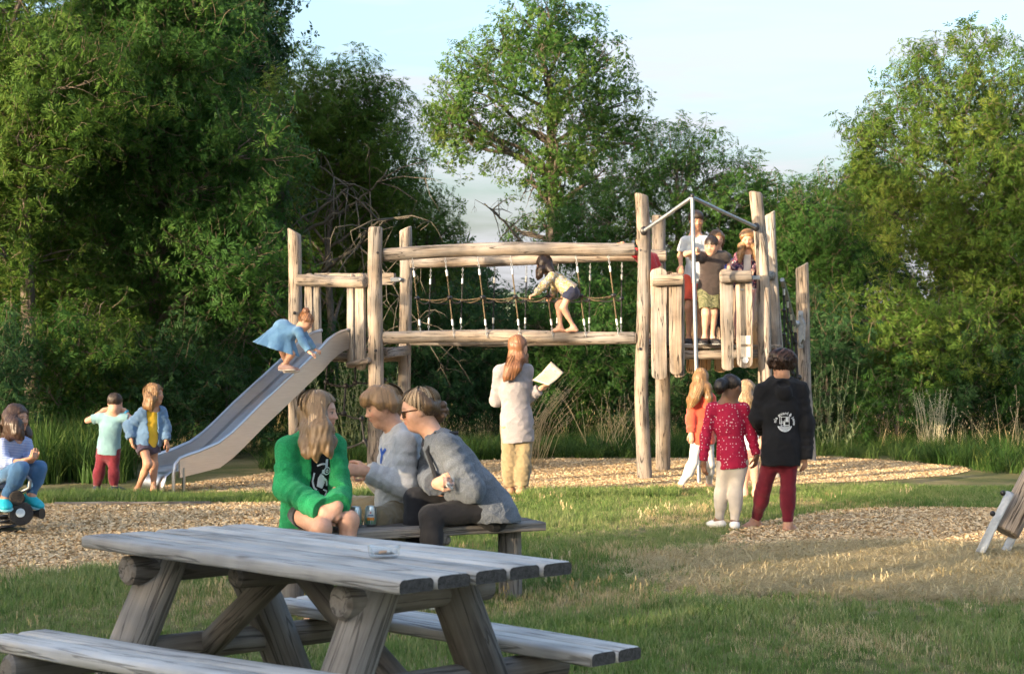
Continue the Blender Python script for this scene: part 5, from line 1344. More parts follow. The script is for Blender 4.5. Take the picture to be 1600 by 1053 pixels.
# ---------------------------------------------------------------- one person
SK_LIGHT, SK_TAN, SK_BROWN = (.56, .33, .235), (.46, .255, .165), (.20, .105, .066)
class Person:
    """joints J: name -> (px, py, dd) seen in the photo at depth d+dd, or a Vector.
       image-left limbs end in l, image-right limbs in r: sl el wl / hl kl al; head = middle of the head"""
    def __init__(s, label, d, J, H=.21, face=(0, 0, 0), skin=SK_LIGHT, g=1.0, h=.0075, base=None, hands=None, feet='shoe', toes=None, cw=None, headfwd=.0, flat=.7, belly=1.0, wr=1.0, floor=0.0, sole=.082):
        s.label, s.d, s.H, s.g, s.h, s.skin, s.flat = label, d, H, g, h, skin, flat
        P = {}
        for k, v in J.items(): P[k] = np.array(v if isinstance(v, Vector) else at(v[0], v[1], d + (v[2] if len(v) > 2 else 0)))
        if floor is not None:
            for q in 'lr': P['a' + q][2] = floor + sole * g
        if base is None: b = (P['al'] + P['ar']) / 2; b[2] = min(P['al'][2], P['ar'][2]) - .06
        else: b = np.array(base, float)
        s.base = b; s.P = {k: v - b for k, v in P.items()}; P = s.P
        yaw, pit, rol = [R(a) for a in face]
        F = np.array([math.sin(yaw) * math.cos(pit), -math.cos(yaw) * math.cos(pit), math.sin(pit)])
        Rt = nz(np.cross(F, [0, 0, 1])); Up = np.cross(Rt, F)
        Rt, Up = Rt * math.cos(rol) + Up * math.sin(rol), Up * math.cos(rol) - Rt * math.sin(rol)
        s.HM = np.stack([Rt, F, Up], 1)                     # head axes as columns: right, forward, up
        P['chest'] = (P['sl'] + P['sr']) / 2
        if 'pel' not in P: P['pel'] = (P['hl'] + P['hr']) / 2
        s.lat = nz(P['sr'] - P['sl']); s.hlat = nz(P['hr'] - P['hl'])
        s.cw = cw or np.linalg.norm(P['sr'] - P['sl']) * .47
        s.spine = nz(P['chest'] - P['pel'])
        s.front = np.cross(s.lat, s.spine)                 # either the front or the back, fixed by toes or face
        s.hands = hands or {}; s.feet = feet; s.toes = toes or {}; s.wr = wr
        s.parts = []
        s.obj = None
    def hp(s, x, y, z): return s.P['head'] + s.HM @ (np.array([x, y, z]) * s.H)
    # body prims, reused (inflated) by clothes ----------------------
    def limbs(s):
        P, g = s.P, s.g; out = {}
        for q in 'lr':
            out['ua' + q] = (P['s' + q], P['e' + q], .047 * g, .037 * g); out['fa' + q] = (P['e' + q], P['w' + q], .037 * g, .024 * g)
            out['th' + q] = (P['h' + q], P['k' + q], .078 * g, .052 * g); out['ca' + q] = (P['k' + q], P['a' + q], .052 * g, .033 * g)
        return out
    def torso(s, V, off=0.0, k=.05, hem=None):
        P, g = s.P, s.g; ch, pe = P['chest'], P['pel']; ax = ch - pe; L = np.linalg.norm(ax); u = ax / L
        V.ecap(ch - u * .30 * L, ch - u * .06, s.cw * .86 + off, s.cw * .80 + off, s.lat, s.flat, k)
        V.ecap(pe + u * .12 * L, ch - u * .34 * L, s.cw * .76 + off, s.cw * .80 + off, s.lat * .5 + s.hlat * .5, s.flat * 1.02, k)
        hw = np.linalg.norm(P['hr'] - P['hl']) * .5 + .045 * g
        V.ecap(pe - u * .02, pe + u * .10 * L, hw + off, hw * .94 + off, s.hlat, .78, k)
        for q in 'lr': V.cap(ch + u * .012 * g + (P['s' + q] - ch) * .25, P['s' + q] - u * .012 * g, .046 * g + off * .75, .043 * g + off * .6, k)
    def build(s):
        P, g, H = s.P, s.g, s.H; V = Vol(s.h); hp = s.hp; M = s.HM
        s.torso(V, -.004)
        for k, (a, b, ra, rb) in s.limbs().items(): V.cap(a, b, ra, rb, .03 if k[0] in 'uf' else .05)
        for q in 'lr':     # calf and forearm muscle, kneecap
            a, b = P['k' + q], P['a' + q]
            V.ell(a + (b - a) * .3, (.045 * g, .045 * g, .09 * g), np.stack([nz(np.cross(b - a, [1, .2, .1])), nz(np.cross(b - a, nz(np.cross(b - a, [1, .2, .1])))), nz(b - a)], 1), .03)
        V.cap(P['chest'] + s.spine * .0, hp(0, -.10, -.22), .056 * g * s.wr, .235 * H, .03)
        V.cap(P['chest'] - s.spine * .02 + s.lat * .05 * g, P['chest'] - s.spine * .02 - s.lat * .05 * g, .05 * g, .05 * g, .05)
        for q in 'lr': V.cap(hp(0, -.14, -.34), P['chest'] * .45 + P['s' + q] * .55, .036 * g, .036 * g, .05)
        # head
        sc = lambda *r: np.array(r) * H
        V.ell(hp(0, -.07, .13), sc(.345, .42, .365), M, .03 * H / .2)
        V.ell(hp(0, .07, -.12), sc(.275, .30, .36), M, .04 * H / .2)
        V.ell(hp(0, .17, -.37), sc(.13, .13, .105), M, .03 * H / .2)
        for x in (-1, 1):
            V.ell(hp(.165 * x, .17, -.1), sc(.11, .13, .12), M, .03 * H / .2)
            V.ell(hp(.14 * x, .41, .03), sc(.085, .075, .05), M, .02, sub=True)
            V.ell(hp(.13 * x, .305, .025), sc(.068, .066, .06), M, .006)
            V.ell(hp(.345 * x, -.03, -.01), sc(.04, .085, .125), M, .008)
            V.cap(hp(.05 * x, .345, .105), hp(.2 * x, .29, .11), .028 * H, .02 * H, .012)
            V.ell(hp(.045 * x, .40, -.125), sc(.035, .035, .03), M, .008)
        V.cap(hp(0, .335, .06), hp(0, .43, -.10), .030 * H, .045 * H, .014)
        V.ell(hp(0, .352, -.215), sc(.085, .045, .022), M, .006); V.ell(hp(0, .345, -.262), sc(.075, .045, .026), M, .006)
        for q in 'lr': s.hand(V, q)
        for q in 'lr':
            if (s.feet if isinstance(s.feet, str) else s.feet[q]) != 'none': s.foot(V, q)
        v, f = V.run(); v = relax(v, f, 1, .3)
        # colour by place on the face
        loc = (v - P['head']) @ s.HM / H; x, y, z = loc.T; col = np.tile(np.array(s.skin), (len(v), 1))
        near = (np.abs(x) < .5) & (np.abs(z) < .62) & (np.abs(y) < .7)
        def mixc(w, c):
            w = (np.clip(w, 0, 1) * near)[:, None]; col[:] = col * (1 - w) + w * np.array(c)
        blush = np.exp(-(((np.abs(x) - .17) / .1) ** 2 + ((z + .1) / .1) ** 2)) * (y > .1); mixc(.35 * blush, np.array(s.skin) * (1.12, .78, .74))
        mixc(.8 * np.exp(-((x / .10) ** 4 + ((z + .24) / .042) ** 4)) * (y > .2), np.array(s.skin) * (.92, .55, .52))
        mixc(.6 * np.exp(-((x / .09) ** 4 + ((z + .238) / .011) ** 2)) * (y > .2), np.array(s.skin) * .3)
        bx = np.abs(x) - .135
        mixc(.9 * np.exp(-((bx / .095) ** 4 + ((z - .115 + bx * .1) / .022) ** 2)) * (y > .15), s.brow)
        eye = np.exp(-((bx / .062) ** 4 + ((z - .018) / .026) ** 4)) * (y > .2); mixc(.85 * eye, (.34, .29, .27))
        mixc(1.0 * np.exp(-((bx / .032) ** 4 + ((z - .018) / .028) ** 4)) * (y > .2), (.03, .022, .016))
        mixc(.85 * np.exp(-((bx / .075) ** 4 + ((z - .046) / .013) ** 2)) * (y > .2), np.array(s.brow) * .5)
        me = mesh('person', v, f, skinmat())
        ca = me.color_attributes.new('col', 'FLOAT_COLOR', 'POINT'); ca.data.foreach_set('color', np.column_stack([col, np.ones(len(v))]).astype(np.float32).ravel())
        o = link('person', me); o.location = s.base; o['label'] = s.label; o['category'] = 'person'; s.obj = o
        for fn in s.parts: fn()
        return s
    brow = (.10, .06, .035)
    def hand(s, V, q):
        sp = s.hands.get(q, {}); P, g = s.P, s.g; w = P['w' + q]; e = P['e' + q]
        d = nz(sp['dir']) if 'dir' in sp else nz(w - e)
        pn = np.array(sp.get('palm', (0, .3, -1)), float); pn = nz(pn - d * pn.dot(d)); la = np.cross(d, pn)
        if sp.get('flip'): la = -la
        k = g * sp.get('size', 1.0) * .98; curl = sp.get('curl', .35); pl = .088 * k
        kn = w + d * pl
        V.ecap(w, w + d * .02 * k, .026 * k, .028 * k, la, .75, .02)
        V.ecap(w + d * .02 * k, kn - d * .008 * k, .031 * k, .037 * k, la, .42, .02)
        cs = sp.get('curls', (curl,) * 4)
        for i, (off, ln) in enumerate(((-.030, .066), (-.010, .077), (.011, .072), (.030, .056))):
            b = kn + la * off * k - d * abs(off) * .25 * k; dd = d + la * off * 3 * sp.get('spread', .35); dd = nz(dd); r = .0092 * k
            a = 0
            for j, fr in enumerate((.45, .32, .25)):
                a += cs[i] * (.95, 1.1, .8)[j]; v = nz(dd * math.cos(a) + pn * math.sin(a)); b2 = b + v * ln * fr * k * 1.05
                V.cap(b, b2, r, r * .93, .004); b = b2; r *= .93
        tb_ = w + d * .022 * k - la * .026 * k; ta = sp.get('thumb', .6)
        t1 = tb_ + nz(d * .75 - la * .75 + pn * .25) * .036 * k; t2 = t1 + nz(d * (.9) - la * .25 * (1 - ta) + pn * ta) * .034 * k; t3 = t2 + nz(d * .9 + la * .2 * ta + pn * ta * .8) * .026 * k
        V.cap(tb_, t1, .015 * k, .0118 * k, .012); V.cap(t1, t2, .0115 * k, .0105 * k, .004); V.cap(t2, t3, .0105 * k, .009 * k, .004)
    def toe(s, q):
        a = s.P['a' + q]
        if q in s.toes:
            t = s.toes[q]
            if isinstance(t, (tuple, list)) and len(t) == 3 and abs(t[0]) > 3: t = np.array(at(t[0], t[1], s.d + t[2])) - s.base - a
            return np.array(t, float)
        return np.array([0, -1, 0.])
    def foot(s, V, q):
        a = s.P['a' + q]; g = s.g; t = s.toe(q); u = nz(t); sole = nz(np.cross(np.cross(u, [0, 0, -1]), u)); la = np.cross(u, sole)
        heel = a + sole * .045 * g - u * .035 * g; ball = a + sole * .052 * g + u * .105 * g; tip = ball + u * .05 * g
        V.cap(a, heel, .033 * g, .032 * g, .03); V.ecap(heel + sole * .002, ball, .030 * g, .042 * g, la, .62, .03); V.cap(a + u * .02 * g, ball, .03 * g, .022 * g, .04)
        for i in range(5):
            o = (-.030 + .015 * i) * g; V.cap(ball + la * o, tip + la * o * 1.05 - u * abs(i - 1.2) * .007 * g, .0115 * g, .010 * g, .006)
    # clothes --------------------------------------------------------
    def wear(s, name, mat, fn, fold=.0035, ff=26.0, h=None, label=None, relaxn=1):
        def go():
            V = Vol(h or s.h); fn(V)
            def fo(p):
                n1 = vnoise(p @ np.array([[.8, .3, .5], [-.4, .9, .2], [-.4, -.35, .85]]) * np.array([1, 1, 2.2]), ff * .5, 7); n2 = vnoise(p @ np.array([[.6, -.3, -.7], [.5, .85, .1], [.6, -.4, .7]]) * np.array([1, 1, 2.4]), ff * .62, 11)
                rid = np.clip(1 - np.abs(n1) * 2.6, 0, 1) ** 1.5 + .8 * np.clip(1 - np.abs(n2) * 2.8, 0, 1) ** 1.5
                return fold * (.5 * vnoise(p, ff * .8, 3) - .75 * rid + .25)
            v, f = V.run(fo if fold else None); v = relax(v, f, relaxn, .4)
            o = link(name, mesh(name, v, f, mat)); o.parent = s.obj
            if label: o['label'] = label
            return o
        s.parts.append(go); return s
    def top(s, mat, off=.014, sleeve=2.0, hem=.10, name='shirt', neck=.055, fold=.0035, cuff=.0, flare=.012, hood=False, waist=1.0, extra=None, armoff=None, front=None, collar=None, label=None, ff=26.0, hemz=None):
        P, g = s.P, s.g; ao = off if armoff is None else armoff
        def fn(V):
            s.torso(V, off, .05)
            u = s.spine; pe = P['pel']; hw = np.linalg.norm(P['hr'] - P['hl']) * .5 + .045 * g
            V.ecap(pe + u * .10, pe - u * hem, hw * 1.0 * waist + off, hw * 1.0 * waist + off + flare, s.hlat, .80, .05)
            if hemz is None: V.half(pe - u * hem, -u)
            else: V.half(np.array([0, 0, hemz]) - s.base, (0, 0, -1))
            for q in 'lr':
                sv = sleeve[q] if isinstance(sleeve, dict) else sleeve
                a, e, w_ = P['s' + q], P['e' + q], P['w' + q]
                if sv <= 1:
                    b = a + (e - a) * sv; V.cap(a, b, .045 * g + ao * .8, .046 * g + ao * 1.3, .03, fb=True)
                else:
                    V.cap(a, e, .044 * g + ao * .75, .040 * g + ao * 1.05, .03, wav=(.0035, 95)); b = e + (w_ - e) * (sv - 1)
                    V.cap(e, b, .042 * g + ao * 1.1, (.03 * g + ao) * (1 + cuff), .02, fb=True, wav=(.004, 110))
            if hood:
                c = P['chest'] + u * .02; bk = -s.fr
                V.ell(c + bk * .06 + u * .02, (s.cw * .62, .06, .055), np.stack([s.lat, bk, u], 1), .03)
                V.cap(c + s.lat * .07 * g + u * .04, c - s.lat * .07 * g + u * .04, .045, .045, .05)
                V.ell(c + bk * (.075 + .4 * off) - u * .035, (s.cw * .5, .062, .085), np.stack([s.lat, bk, u], 1), .012)
                V.ell(c + bk * (.10 + .4 * off) + u * .03, (s.cw * .34, .03, .035), np.stack([s.lat, bk, u], 1), .015, sub=True)
            if collar: V.cap(P['chest'], P['chest'] + (s.hp(0, -.1, -.3) - P['chest']) * collar, .058 * g + off, .05 * g + off * .8, .02, fb=True)
            if extra: extra(V)
            if neck:
                c = P['chest'] + u * (.055 * g) + s.fr * .015; V.ell(c, (neck * g, neck * g, .055 * g), np.stack([s.lat, s.fr, u], 1), .01, sub=True)
            if front is not None:     # opening down the front: half width
                c = P['chest'] * .5 + pe * .5 + s.fr * .15; V.boxcut(c, np.stack([s.lat, s.fr, u], 1), (front, .15, .5))
        return s.wear(name, mat, fn, fold, label=label, ff=ff)
    @property
    def fr(s):
        f = s.front
        return f if f.dot(s.HM[:, 1] + .4 * s.facehint) > 0 else -f
    facehint = np.array([0, 0, 0.])
    def legs(s, mat, off=.010, to=1.95, name='trousers', fold=.003, rise=.07, hemoff=None, label=None, flare=0.0):
        P, g = s.P, s.g
        def fn(V):
            u = s.spine; pe = P['pel']; hw = np.linalg.norm(P['hr'] - P['hl']) * .5 + .045 * g
            V.ecap(pe - u * .02, pe + u * rise, hw + off, hw * .95 + off, s.hlat, .78, .05, fb=True)
            for q in 'lr':
                a, k, b = P['h' + q], P['k' + q], P['a' + q]
                if to <= 1:
                    e = a + (k - a) * to; V.cap(a, e, .078 * g + off, (.078 + (.052 - .078) * to) * g + off + flare, .05, fb=True)
                else:
                    V.cap(a, k, .078 * g + off, .054 * g + off, .05); e = k + (b - k) * (to - 1)
                    V.cap(k, e, .055 * g + off, .036 * g + off + flare, .025, fb=True, wav=(.0022, 85))
                    V.ell(k + (b - k) * .28, (.048 * g + off, .048 * g + off, .1 * g), None, .05)
        return s.wear(name, mat, fn, fold, label=label)
    def shoes(s, mat, sole=None, name='shoe', off=.010, ank=.0, both='lr'):
        for q in both:
            def fn(V, q=q):
                a = s.P['a' + q]; g = s.g; t = s.toe(q); u = nz(t); so = nz(np.cross(np.cross(u, [0, 0, -1]), u)); la = np.cross(u, so)
                heel = a + so * .042 * g - u * .035 * g; ball = a + so * .05 * g + u * .105 * g; tip = ball + u * .04 * g
                V.cap(a + so * (.03 * g - ank), heel, .034 * g + off, .036 * g + off, .02); V.ecap(heel, ball, .034 * g + off, .044 * g + off, la, .75, .03); V.ecap(ball, tip, .043 * g + off, .038 * g + off, la, .62, .02); V.cap(a + so * .02 * g, ball, .035 * g + off, .024 * g + off, .03)
                V.half(a + so * .082 * g, so)
            s.wear(name, mat, fn, 0, h=min(s.h, .006))
            if sole:
                def fs(V, q=q):
                    a = s.P['a' + q]; g = s.g; t = s.toe(q); u = nz(t); so = nz(np.cross(np.cross(u, [0, 0, -1]), u)); la = np.cross(u, so)
                    heel = a + so * .078 * g - u * .036 * g; ball = a + so * .078 * g + u * .11 * g; V.ecap(heel, ball, .042 * g + off, .050 * g + off, la, .3, .02); V.ecap(ball, ball + u * .04 * g, .05 * g + off, .042 * g + off, la, .3, .02)
                s.wear('sole', sole, fs, 0, h=min(s.h, .006))
        return s
    # hair -------------------------------------------------------------
    def hair(s, mat, cut=(-.03, .66, .75), puff=.03, guides=(), strands=260, wave=.006, width=.0045, extra=None, ears=False, name='hair', rough=.003, seed=1, fuzz=0, lift=.012, fringe=0, jag=.02):
        "guides: lists of (px, py, dd, r) or Vectors with r -> locks of hair hanging from the head"
        H = s.H
        def go():
            P = s.P; V = Vol(min(s.h, .0065)); M = s.HM
            c = s.hp(0, -.075, .14); rr = np.array([.355 + puff, .43 + puff, .375 + puff]) * H
            V.ell(c, rr, M, .02); n = M @ np.array([0, cut[1], -cut[2]]); V.half(s.hp(0, 0, 0) - nz(n) * cut[0] * H, n)
            if fringe: V.ell(s.hp(0, .275, .27), np.array([.26, .085, .12]) * H, M, .03); V.ell(s.hp(0, .1, .36), np.array([.29, .25, .13]) * H, M, .03)
            G = []
            for gd in guides:
                pts = []
                if isinstance(gd[0][0], str) and gd[0][3] < .3: gd = [('h', gd[0][1] * .55, gd[0][2] * .5 - .03, .40, gd[0][4] * .7)] + list(gd)
                for q in gd:
                    if isinstance(q[0], str): pts.append((s.hp(*q[1:4]), q[4] * H * .8))      # ('h', x, y, z, r) on the head
                    else: pts.append((np.array(at(q[0], q[1], s.d + q[2])) - s.base, q[3]))
                G.append(pts)
                for (a, ra), (b, rb) in zip(pts[:-1], pts[1:]): V.cap(a, b, ra, rb, .05 * H / .22)
            if extra: extra(V, s)
            def fo(p):
                l = (p - P['head']) @ M; an = np.arctan2(l[:, 0], l[:, 1] + .02)
                return rough * (np.sin(an * 41 + 9 * l[:, 2] / H) * .5 + vnoise(l * np.array([1, 1, .25]), 95, 2) * .9)
            v, f = V.run(fo); v = relax(v, f, 1, .2)
            VV = [v]; FF = [f]; nv = len(v); rg = np.random.RandomState(seed)
            def ribbons(pts, wd):
                "pts (N, K, 3)"
                nonlocal nv
                N_, k = pts.shape[:2]
                if N_ == 0: return
                t = np.gradient(pts, axis=1); o = pts - P['head']; sd = np.cross(t, o); sd /= (np.linalg.norm(sd, axis=2)[..., None] + 1e-9)
                w_ = wd * np.minimum(1, np.linspace(2.2, .15, k))[None, :, None]
                VV.append(np.concatenate([pts - sd * w_, pts + sd * w_], 1).reshape(-1, 3)); i = np.arange(k - 1); q = np.stack([i, i + 1, i + 1 + k, i + k], 1)
                FF.append((q[None] + (np.arange(N_) * 2 * k)[:, None, None] + nv).reshape(-1, 4)); nv += N_ * 2 * k
            # cap strands run from the crown down over the skull
            N_ = strands; nc = 90; ci = rg.randint(0, nc, N_); an = (rg.uniform(-np.pi, np.pi, nc)[ci] + rg.normal(0, .035, N_))[:, None]; l0 = (rg.uniform(.02, .45, nc)[ci] + rg.uniform(0, .06, N_))[:, None]; l1 = l0 + rg.uniform(.5, .95, N_)[:, None]
            lf = (1.01 + lift * (rg.uniform(.0, 1.5, nc)[ci] + rg.uniform(-.15, .25, N_)))[:, None]; fz = (fuzz * rg.uniform(0, 1, N_))[:, None]; jg = jag + rg.uniform(0, jag, N_)[:, None]
            def curve(tt):
                ph = tt * 1.75; q = np.stack([np.sin(an + 7.5 * wave * np.sin(tt * 6 + an * 3)) * np.sin(ph), np.cos(an) * np.sin(ph) - .12 * np.cos(ph), np.cos(ph)], -1)
                return c + (q * rr * (lf + fz * tt)[..., None]) @ M.T
            fine = l0 + (l1 - l0) * np.linspace(0, 1, 20)[None]; hl = (curve(fine) - s.hp(0, 0, 0)) @ M / H
            bad = cut[1] * hl[..., 1] - cut[2] * hl[..., 2] > -cut[0] + jg
            first = np.where(bad.any(1), bad.argmax(1), 20); ok = first >= 6
            tend = np.take_along_axis(fine, np.clip(first - 1, 0, 19)[:, None], 1)
            ribbons(curve(l0 + (tend - l0) * np.linspace(0, 1, 8)[None])[ok], width)
            for pts in G:
                A = np.array([p for p, r in pts]); Rr = np.array([r for p, r in pts]); N_ = int(strands * .5); mI = len(A) - 1
                gc = 16; gi = rg.randint(0, gc, N_); a_ = (rg.uniform(0, 6.283, gc)[gi] + rg.normal(0, .12, N_))[:, None]; rad = (rg.uniform(.9, 1.25, gc)[gi] + rg.uniform(-.04, .08, N_))[:, None]; e = np.minimum(rg.uniform(.7, 1.06, N_), 1.0)[:, None]; st = rg.uniform(0, .35, N_)[:, None]
                tt = st + (e - st) * np.linspace(0, 1, 9)[None]; x = tt * mI; i = np.minimum(x.astype(int), mI - 1); fr_ = (x - i)[..., None]
                p = A[i] * (1 - fr_) + A[i + 1] * fr_; r = (Rr[i][..., None] * (1 - fr_) + Rr[i + 1][..., None] * fr_); t = A[i + 1] - A[i]; t = t / (np.linalg.norm(t, axis=-1)[..., None] + 1e-9)
                u_ = np.cross(t, np.array([.3, .9, .2])); u_ /= np.linalg.norm(u_, axis=-1)[..., None] + 1e-9; w_ = np.cross(t, u_)
                aa = (a_ + 24 * wave * np.sin(tt * 7 + a_ * 5))[..., None]
                ribbons(p + (u_ * np.cos(aa) + w_ * np.sin(aa)) * r * rad[..., None], width)
            F_ = np.vstack(FF)
            me_ = mesh(name, np.vstack(VV), F_, shaded_base_of(mat)); me_.materials.append(mat); mi_ = np.ones(len(F_), np.int32); mi_[:len(f)] = 0; me_.polygons.foreach_set('material_index', mi_)
            o = link(name, me_); o.parent = s.obj
            return o
        s.parts.append(go); return s
    def item(s, name, mb, mat, sub=None, auto=40):
        "world-space extra worn by the person (glasses, bobble, strap)"
        def go():
            V = np.array([tuple(v) for v in mb.V]) - s.base
            me = mesh(name, V, mb.F, mat); sharp(me, auto); o = link(name, me); o.parent = s.obj
        s.parts.append(go); return s
    def w(s, p): return Vector(np.asarray(p) + s.base)
# ================================================================ the people
PLAT = at(1100, 541, 18.3).z + .0225            # top of the right platform
HB = hairmat('hair_blond', (.10, .05, .02), (.28, .155, .065), (.45, .29, .14))
HDB = hairmat('hair_dark_blond', (.10, .06, .03), (.29, .19, .10), (.56, .41, .25))
HLB = hairmat('hair_light_brown', (.12, .065, .03), (.36, .215, .105), (.58, .40, .22))
HBR = hairmat('hair_brown', (.022, .012, .008), (.055, .03, .018), (.12, .07, .04))
HAU = hairmat('hair_auburn', (.06, .025, .012), (.23, .10, .045), (.46, .23, .11))
HBK = hairmat('hair_black_brown', (.008, .006, .005), (.022, .014, .010), (.055, .034, .022))
HSB = hairmat('hair_short_brown', (.018, .012, .009), (.045, .028, .018), (.09, .058, .036))
def tilt(v): return np.array(v, float)
def bark(P, brow): P.brow = brow; return P
BR_D, BR_L = (.05, .03, .02), (.22, .13, .07)
def decal(P, name, polys, mat, dirv, up, centre, lift=.0045, target=None):
    "flat print pressed onto a garment: polys are 2D outlines in metres about centre"
    def go():
        tg = [o for o in P.obj.children if o.name.split('.')[0] == target][0]
        bv = BVHTree.FromPolygons([v.co for v in tg.data.vertices], [tuple(p.vertices) for p in tg.data.polygons])
        d = Vector(nz(dirv)); u = Vector(up); u = (u - d * u.dot(d)).normalized(); r = d.cross(u); c = Vector(np.asarray(centre)) ; V = []; F = []
        for pl in polys:
            i0 = len(V); ok = True; vs = []
            for (x, y) in pl:
                o = c + r * x + u * y - d * .5; h_ = bv.ray_cast(o, d)
                if h_[0] is None: ok = False; break
                vs.append(h_[0] - d * lift)
            if ok: V += vs; F.append(tuple(range(i0, i0 + len(vs))))
        if V:
            o = link(name, mesh(name, V, F, mat, False)); o.parent = tg
    P.parts.append(go); return P
def grid_poly(pl, n=1): return [pl]
def stroke(pts, w):
    "thick polyline as short quads"
    out = []
    for (x0, y0), (x1, y1) in zip(pts[:-1], pts[1:]):
        dx, dy = x1 - x0, y1 - y0; l = math.hypot(dx, dy) or 1; nx, ny = -dy / l * w / 2, dx / l * w / 2
        m = max(1, int(l / .02))
        for k in range(m):
            a, b = k / m, (k + 1) / m
            out.append([(x0 + dx * a + nx, y0 + dy * a + ny), (x0 + dx * a - nx, y0 + dy * a - ny), (x0 + dx * b - nx, y0 + dy * b - ny), (x0 + dx * b + nx, y0 + dy * b + ny)])
    return out
def ring(cx, cy, r, w, n=14, a0=0, a1=6.2832): return stroke([(cx + r * math.cos(a0 + (a1 - a0) * i / n), cy + r * math.sin(a0 + (a1 - a0) * i / n)) for i in range(n + 1)], w)
PRINT = plain('white_print', (.62, .66, .70), .8); BLUEPRINT = plain('blue_print', (.03, .10, .42), .8)
WHITE = cloth('white_cotton', (.68, .66, .66)); SOLEW = plain('white_sole', (.62, .57, .50), .6); BLACKSHOE = plain('black_shoe', (.014, .014, .016), .55)

# ---- three on the bench ---------------------------------------------------
gg = Person('long haired person in fuzzy green cardigan sitting on the bench, looking right', 8.95,
  dict(head=(501, 645, -.10), sl=(449, 699, -.12), sr=(523, 695, .06), el=(446, 762, -.16), er=(530, 764, -.06), wl=(505, 797, -.36), wr=(528, 790, -.36), hl=(466, 798, .0), hr=(503, 796, .06), kl=(502, 826, -.42), kr=(545, 813, -.31), al=(494, 930, -.42), ar=(538, 930, -.38)),
  H=.222, face=(78, -2, 0), g=.95, h=.0055, feet='bare', skin=SK_LIGHT, cw=.155, toes=dict(l=(-.1, -1, 0), r=(.1, -1, 0)), sole=.06,
  hands=dict(l=dict(dir=(.75, -.1, -.3), palm=(.35, .7, -.4), curl=1.0, thumb=.8), r=dict(dir=(-.5, -.3, -.5), palm=(-.3, .6, -.6), curl=.8, thumb=.7)))
bark(gg, BR_L)
gg.top(cloth('black_tee', (.011, .011, .013), sheen=.03), .012, .5, .02, 'tee_shirt', neck=.07)
GREEN = cloth('green_mohair', (.010, .235, .085), .95, 240, .8, .8, .2, .25)
gg.top(GREEN, .034, 1.97, .10, 'cardigan', neck=.085, fold=.004, cuff=.18, flare=.03, front=.062, armoff=.030, ff=20)
gg.legs(cloth('dark_shorts', (.02, .02, .025)), .010, .32, 'shorts')
gg.hair(HDB, cut=(.05, .60, .8), puff=.05, wave=.012, strands=2400, width=.0017, lift=.09, seed=4, guides=[
  [('h', .18, -.02, .40, .13), ('h', .33, -.08, .08, .13), (496, 672, -.24, .04), (494, 694, -.27, .028), (493, 710, -.28, .015), (495, 723, -.28, .003)],
  [('h', .22, .15, .36, .10), ('h', .31, .14, .06, .08), (509, 668, -.25, .027), (511, 690, -.27, .021), (514, 706, -.28, .011), (517, 716, -.28, .003)],
  [('h', .0, -.3, .3, .18), ('h', .08, -.42, -.05, .15), (482, 672, -.16, .04), (476, 692, -.2, .026), (477, 708, -.25, .013), (480, 715, -.26, .003)],
  [('h', -.25, .0, .34, .13), ('h', -.33, .0, .05, .1), (512, 672, .02, .03), (518, 690, -.06, .024), (520, 702, -.1, .008)],
  [('h', -.1, -.36, .1, .16), (474, 676, .0, .034), (455, 689, -.08, .02), (438, 697, -.12, .005)]])
def bike():
    o = []
    for cx, cy in ((-.028, -.075), (.036, .058)): o += ring(cx, cy, .021, .007) + ring(cx, cy, .008, .006, 8)
    o += [[(-.022, -.03), (.014, -.045), (.03, -.01), (.018, .03), (-.004, .045), (-.02, .02)], [(.0, .045), (.022, .04), (.02, .065), (.004, .068)]]
    o += stroke([(-.045, .05), (-.05, .0), (-.036, -.04), (-.02, -.05)], .01) + stroke([(.02, -.05), (.045, -.06), (.03, -.09)], .008) + stroke([(.016, .02), (.04, .0), (.045, -.03)], .012)
    o += stroke([(-.03, .09), (.0, .1), (.03, .098)], .01) + [[(.022, .08), (.04, .085), (.045, .125), (.026, .125)]]
    for i in range(5): o += [[(-.03 + .014 * i, -.125), (-.021 + .014 * i, -.125), (-.021 + .014 * i, -.113), (-.03 + .014 * i, -.113)]]
    return o
decal(gg, 'shirt_print', bike(), PRINT, -gg.fr, (0, 0, 1), gg.P['chest'] * .52 + gg.P['pel'] * .48 + gg.lat * .005, target='tee_shirt')
gg.build()
bb = Person('young person with mop of light brown hair in grey hoodie, pointing left on the bench', 9.42,
  dict(head=(597, 637, -.02), sl=(612, 689, .18), sr=(634, 691, -.17), el=(598, 757, .2), er=(634, 760, -.2), wl=(580, 738, .04), wr=(572, 736, -.2), hl=(621, 800, .1), hr=(628, 803, -.1), kl=(546, 792, .28), kr=(590, 812, -.32), al=(552, 905, .3), ar=(586, 925, -.36)),
  H=.236, face=(-74, -14, 0), g=1.0, h=.0055, skin=SK_LIGHT, toes=dict(l=(-1, .3, 0), r=(-1, -.3, 0)), cw=.165,
  hands=dict(l=dict(dir=(-1, .05, .1), palm=(.1, -.9, -.4), curl=.7, size=.95), r=dict(dir=(-1, -.05, .12), palm=(0, .9, -.35), curls=(.08, .55, .7, .8), thumb=.3)))
bark(bb, (.16, .09, .05))
bb.top(cloth('grey_marl', (.42, .435, .46), .9, 200, .35, .3, .1, .1), .03, 1.93, .10, 'hoodie', neck=.06, fold=.007, hood=True, cuff=.12, flare=.02, armoff=.028, ff=17, collar=.42)
bb.legs(cloth('olive_trousers', (.16, .13, .075)), .018, 1.95, 'trousers', .005)
bb.shoes(BLACKSHOE, SOLEW)
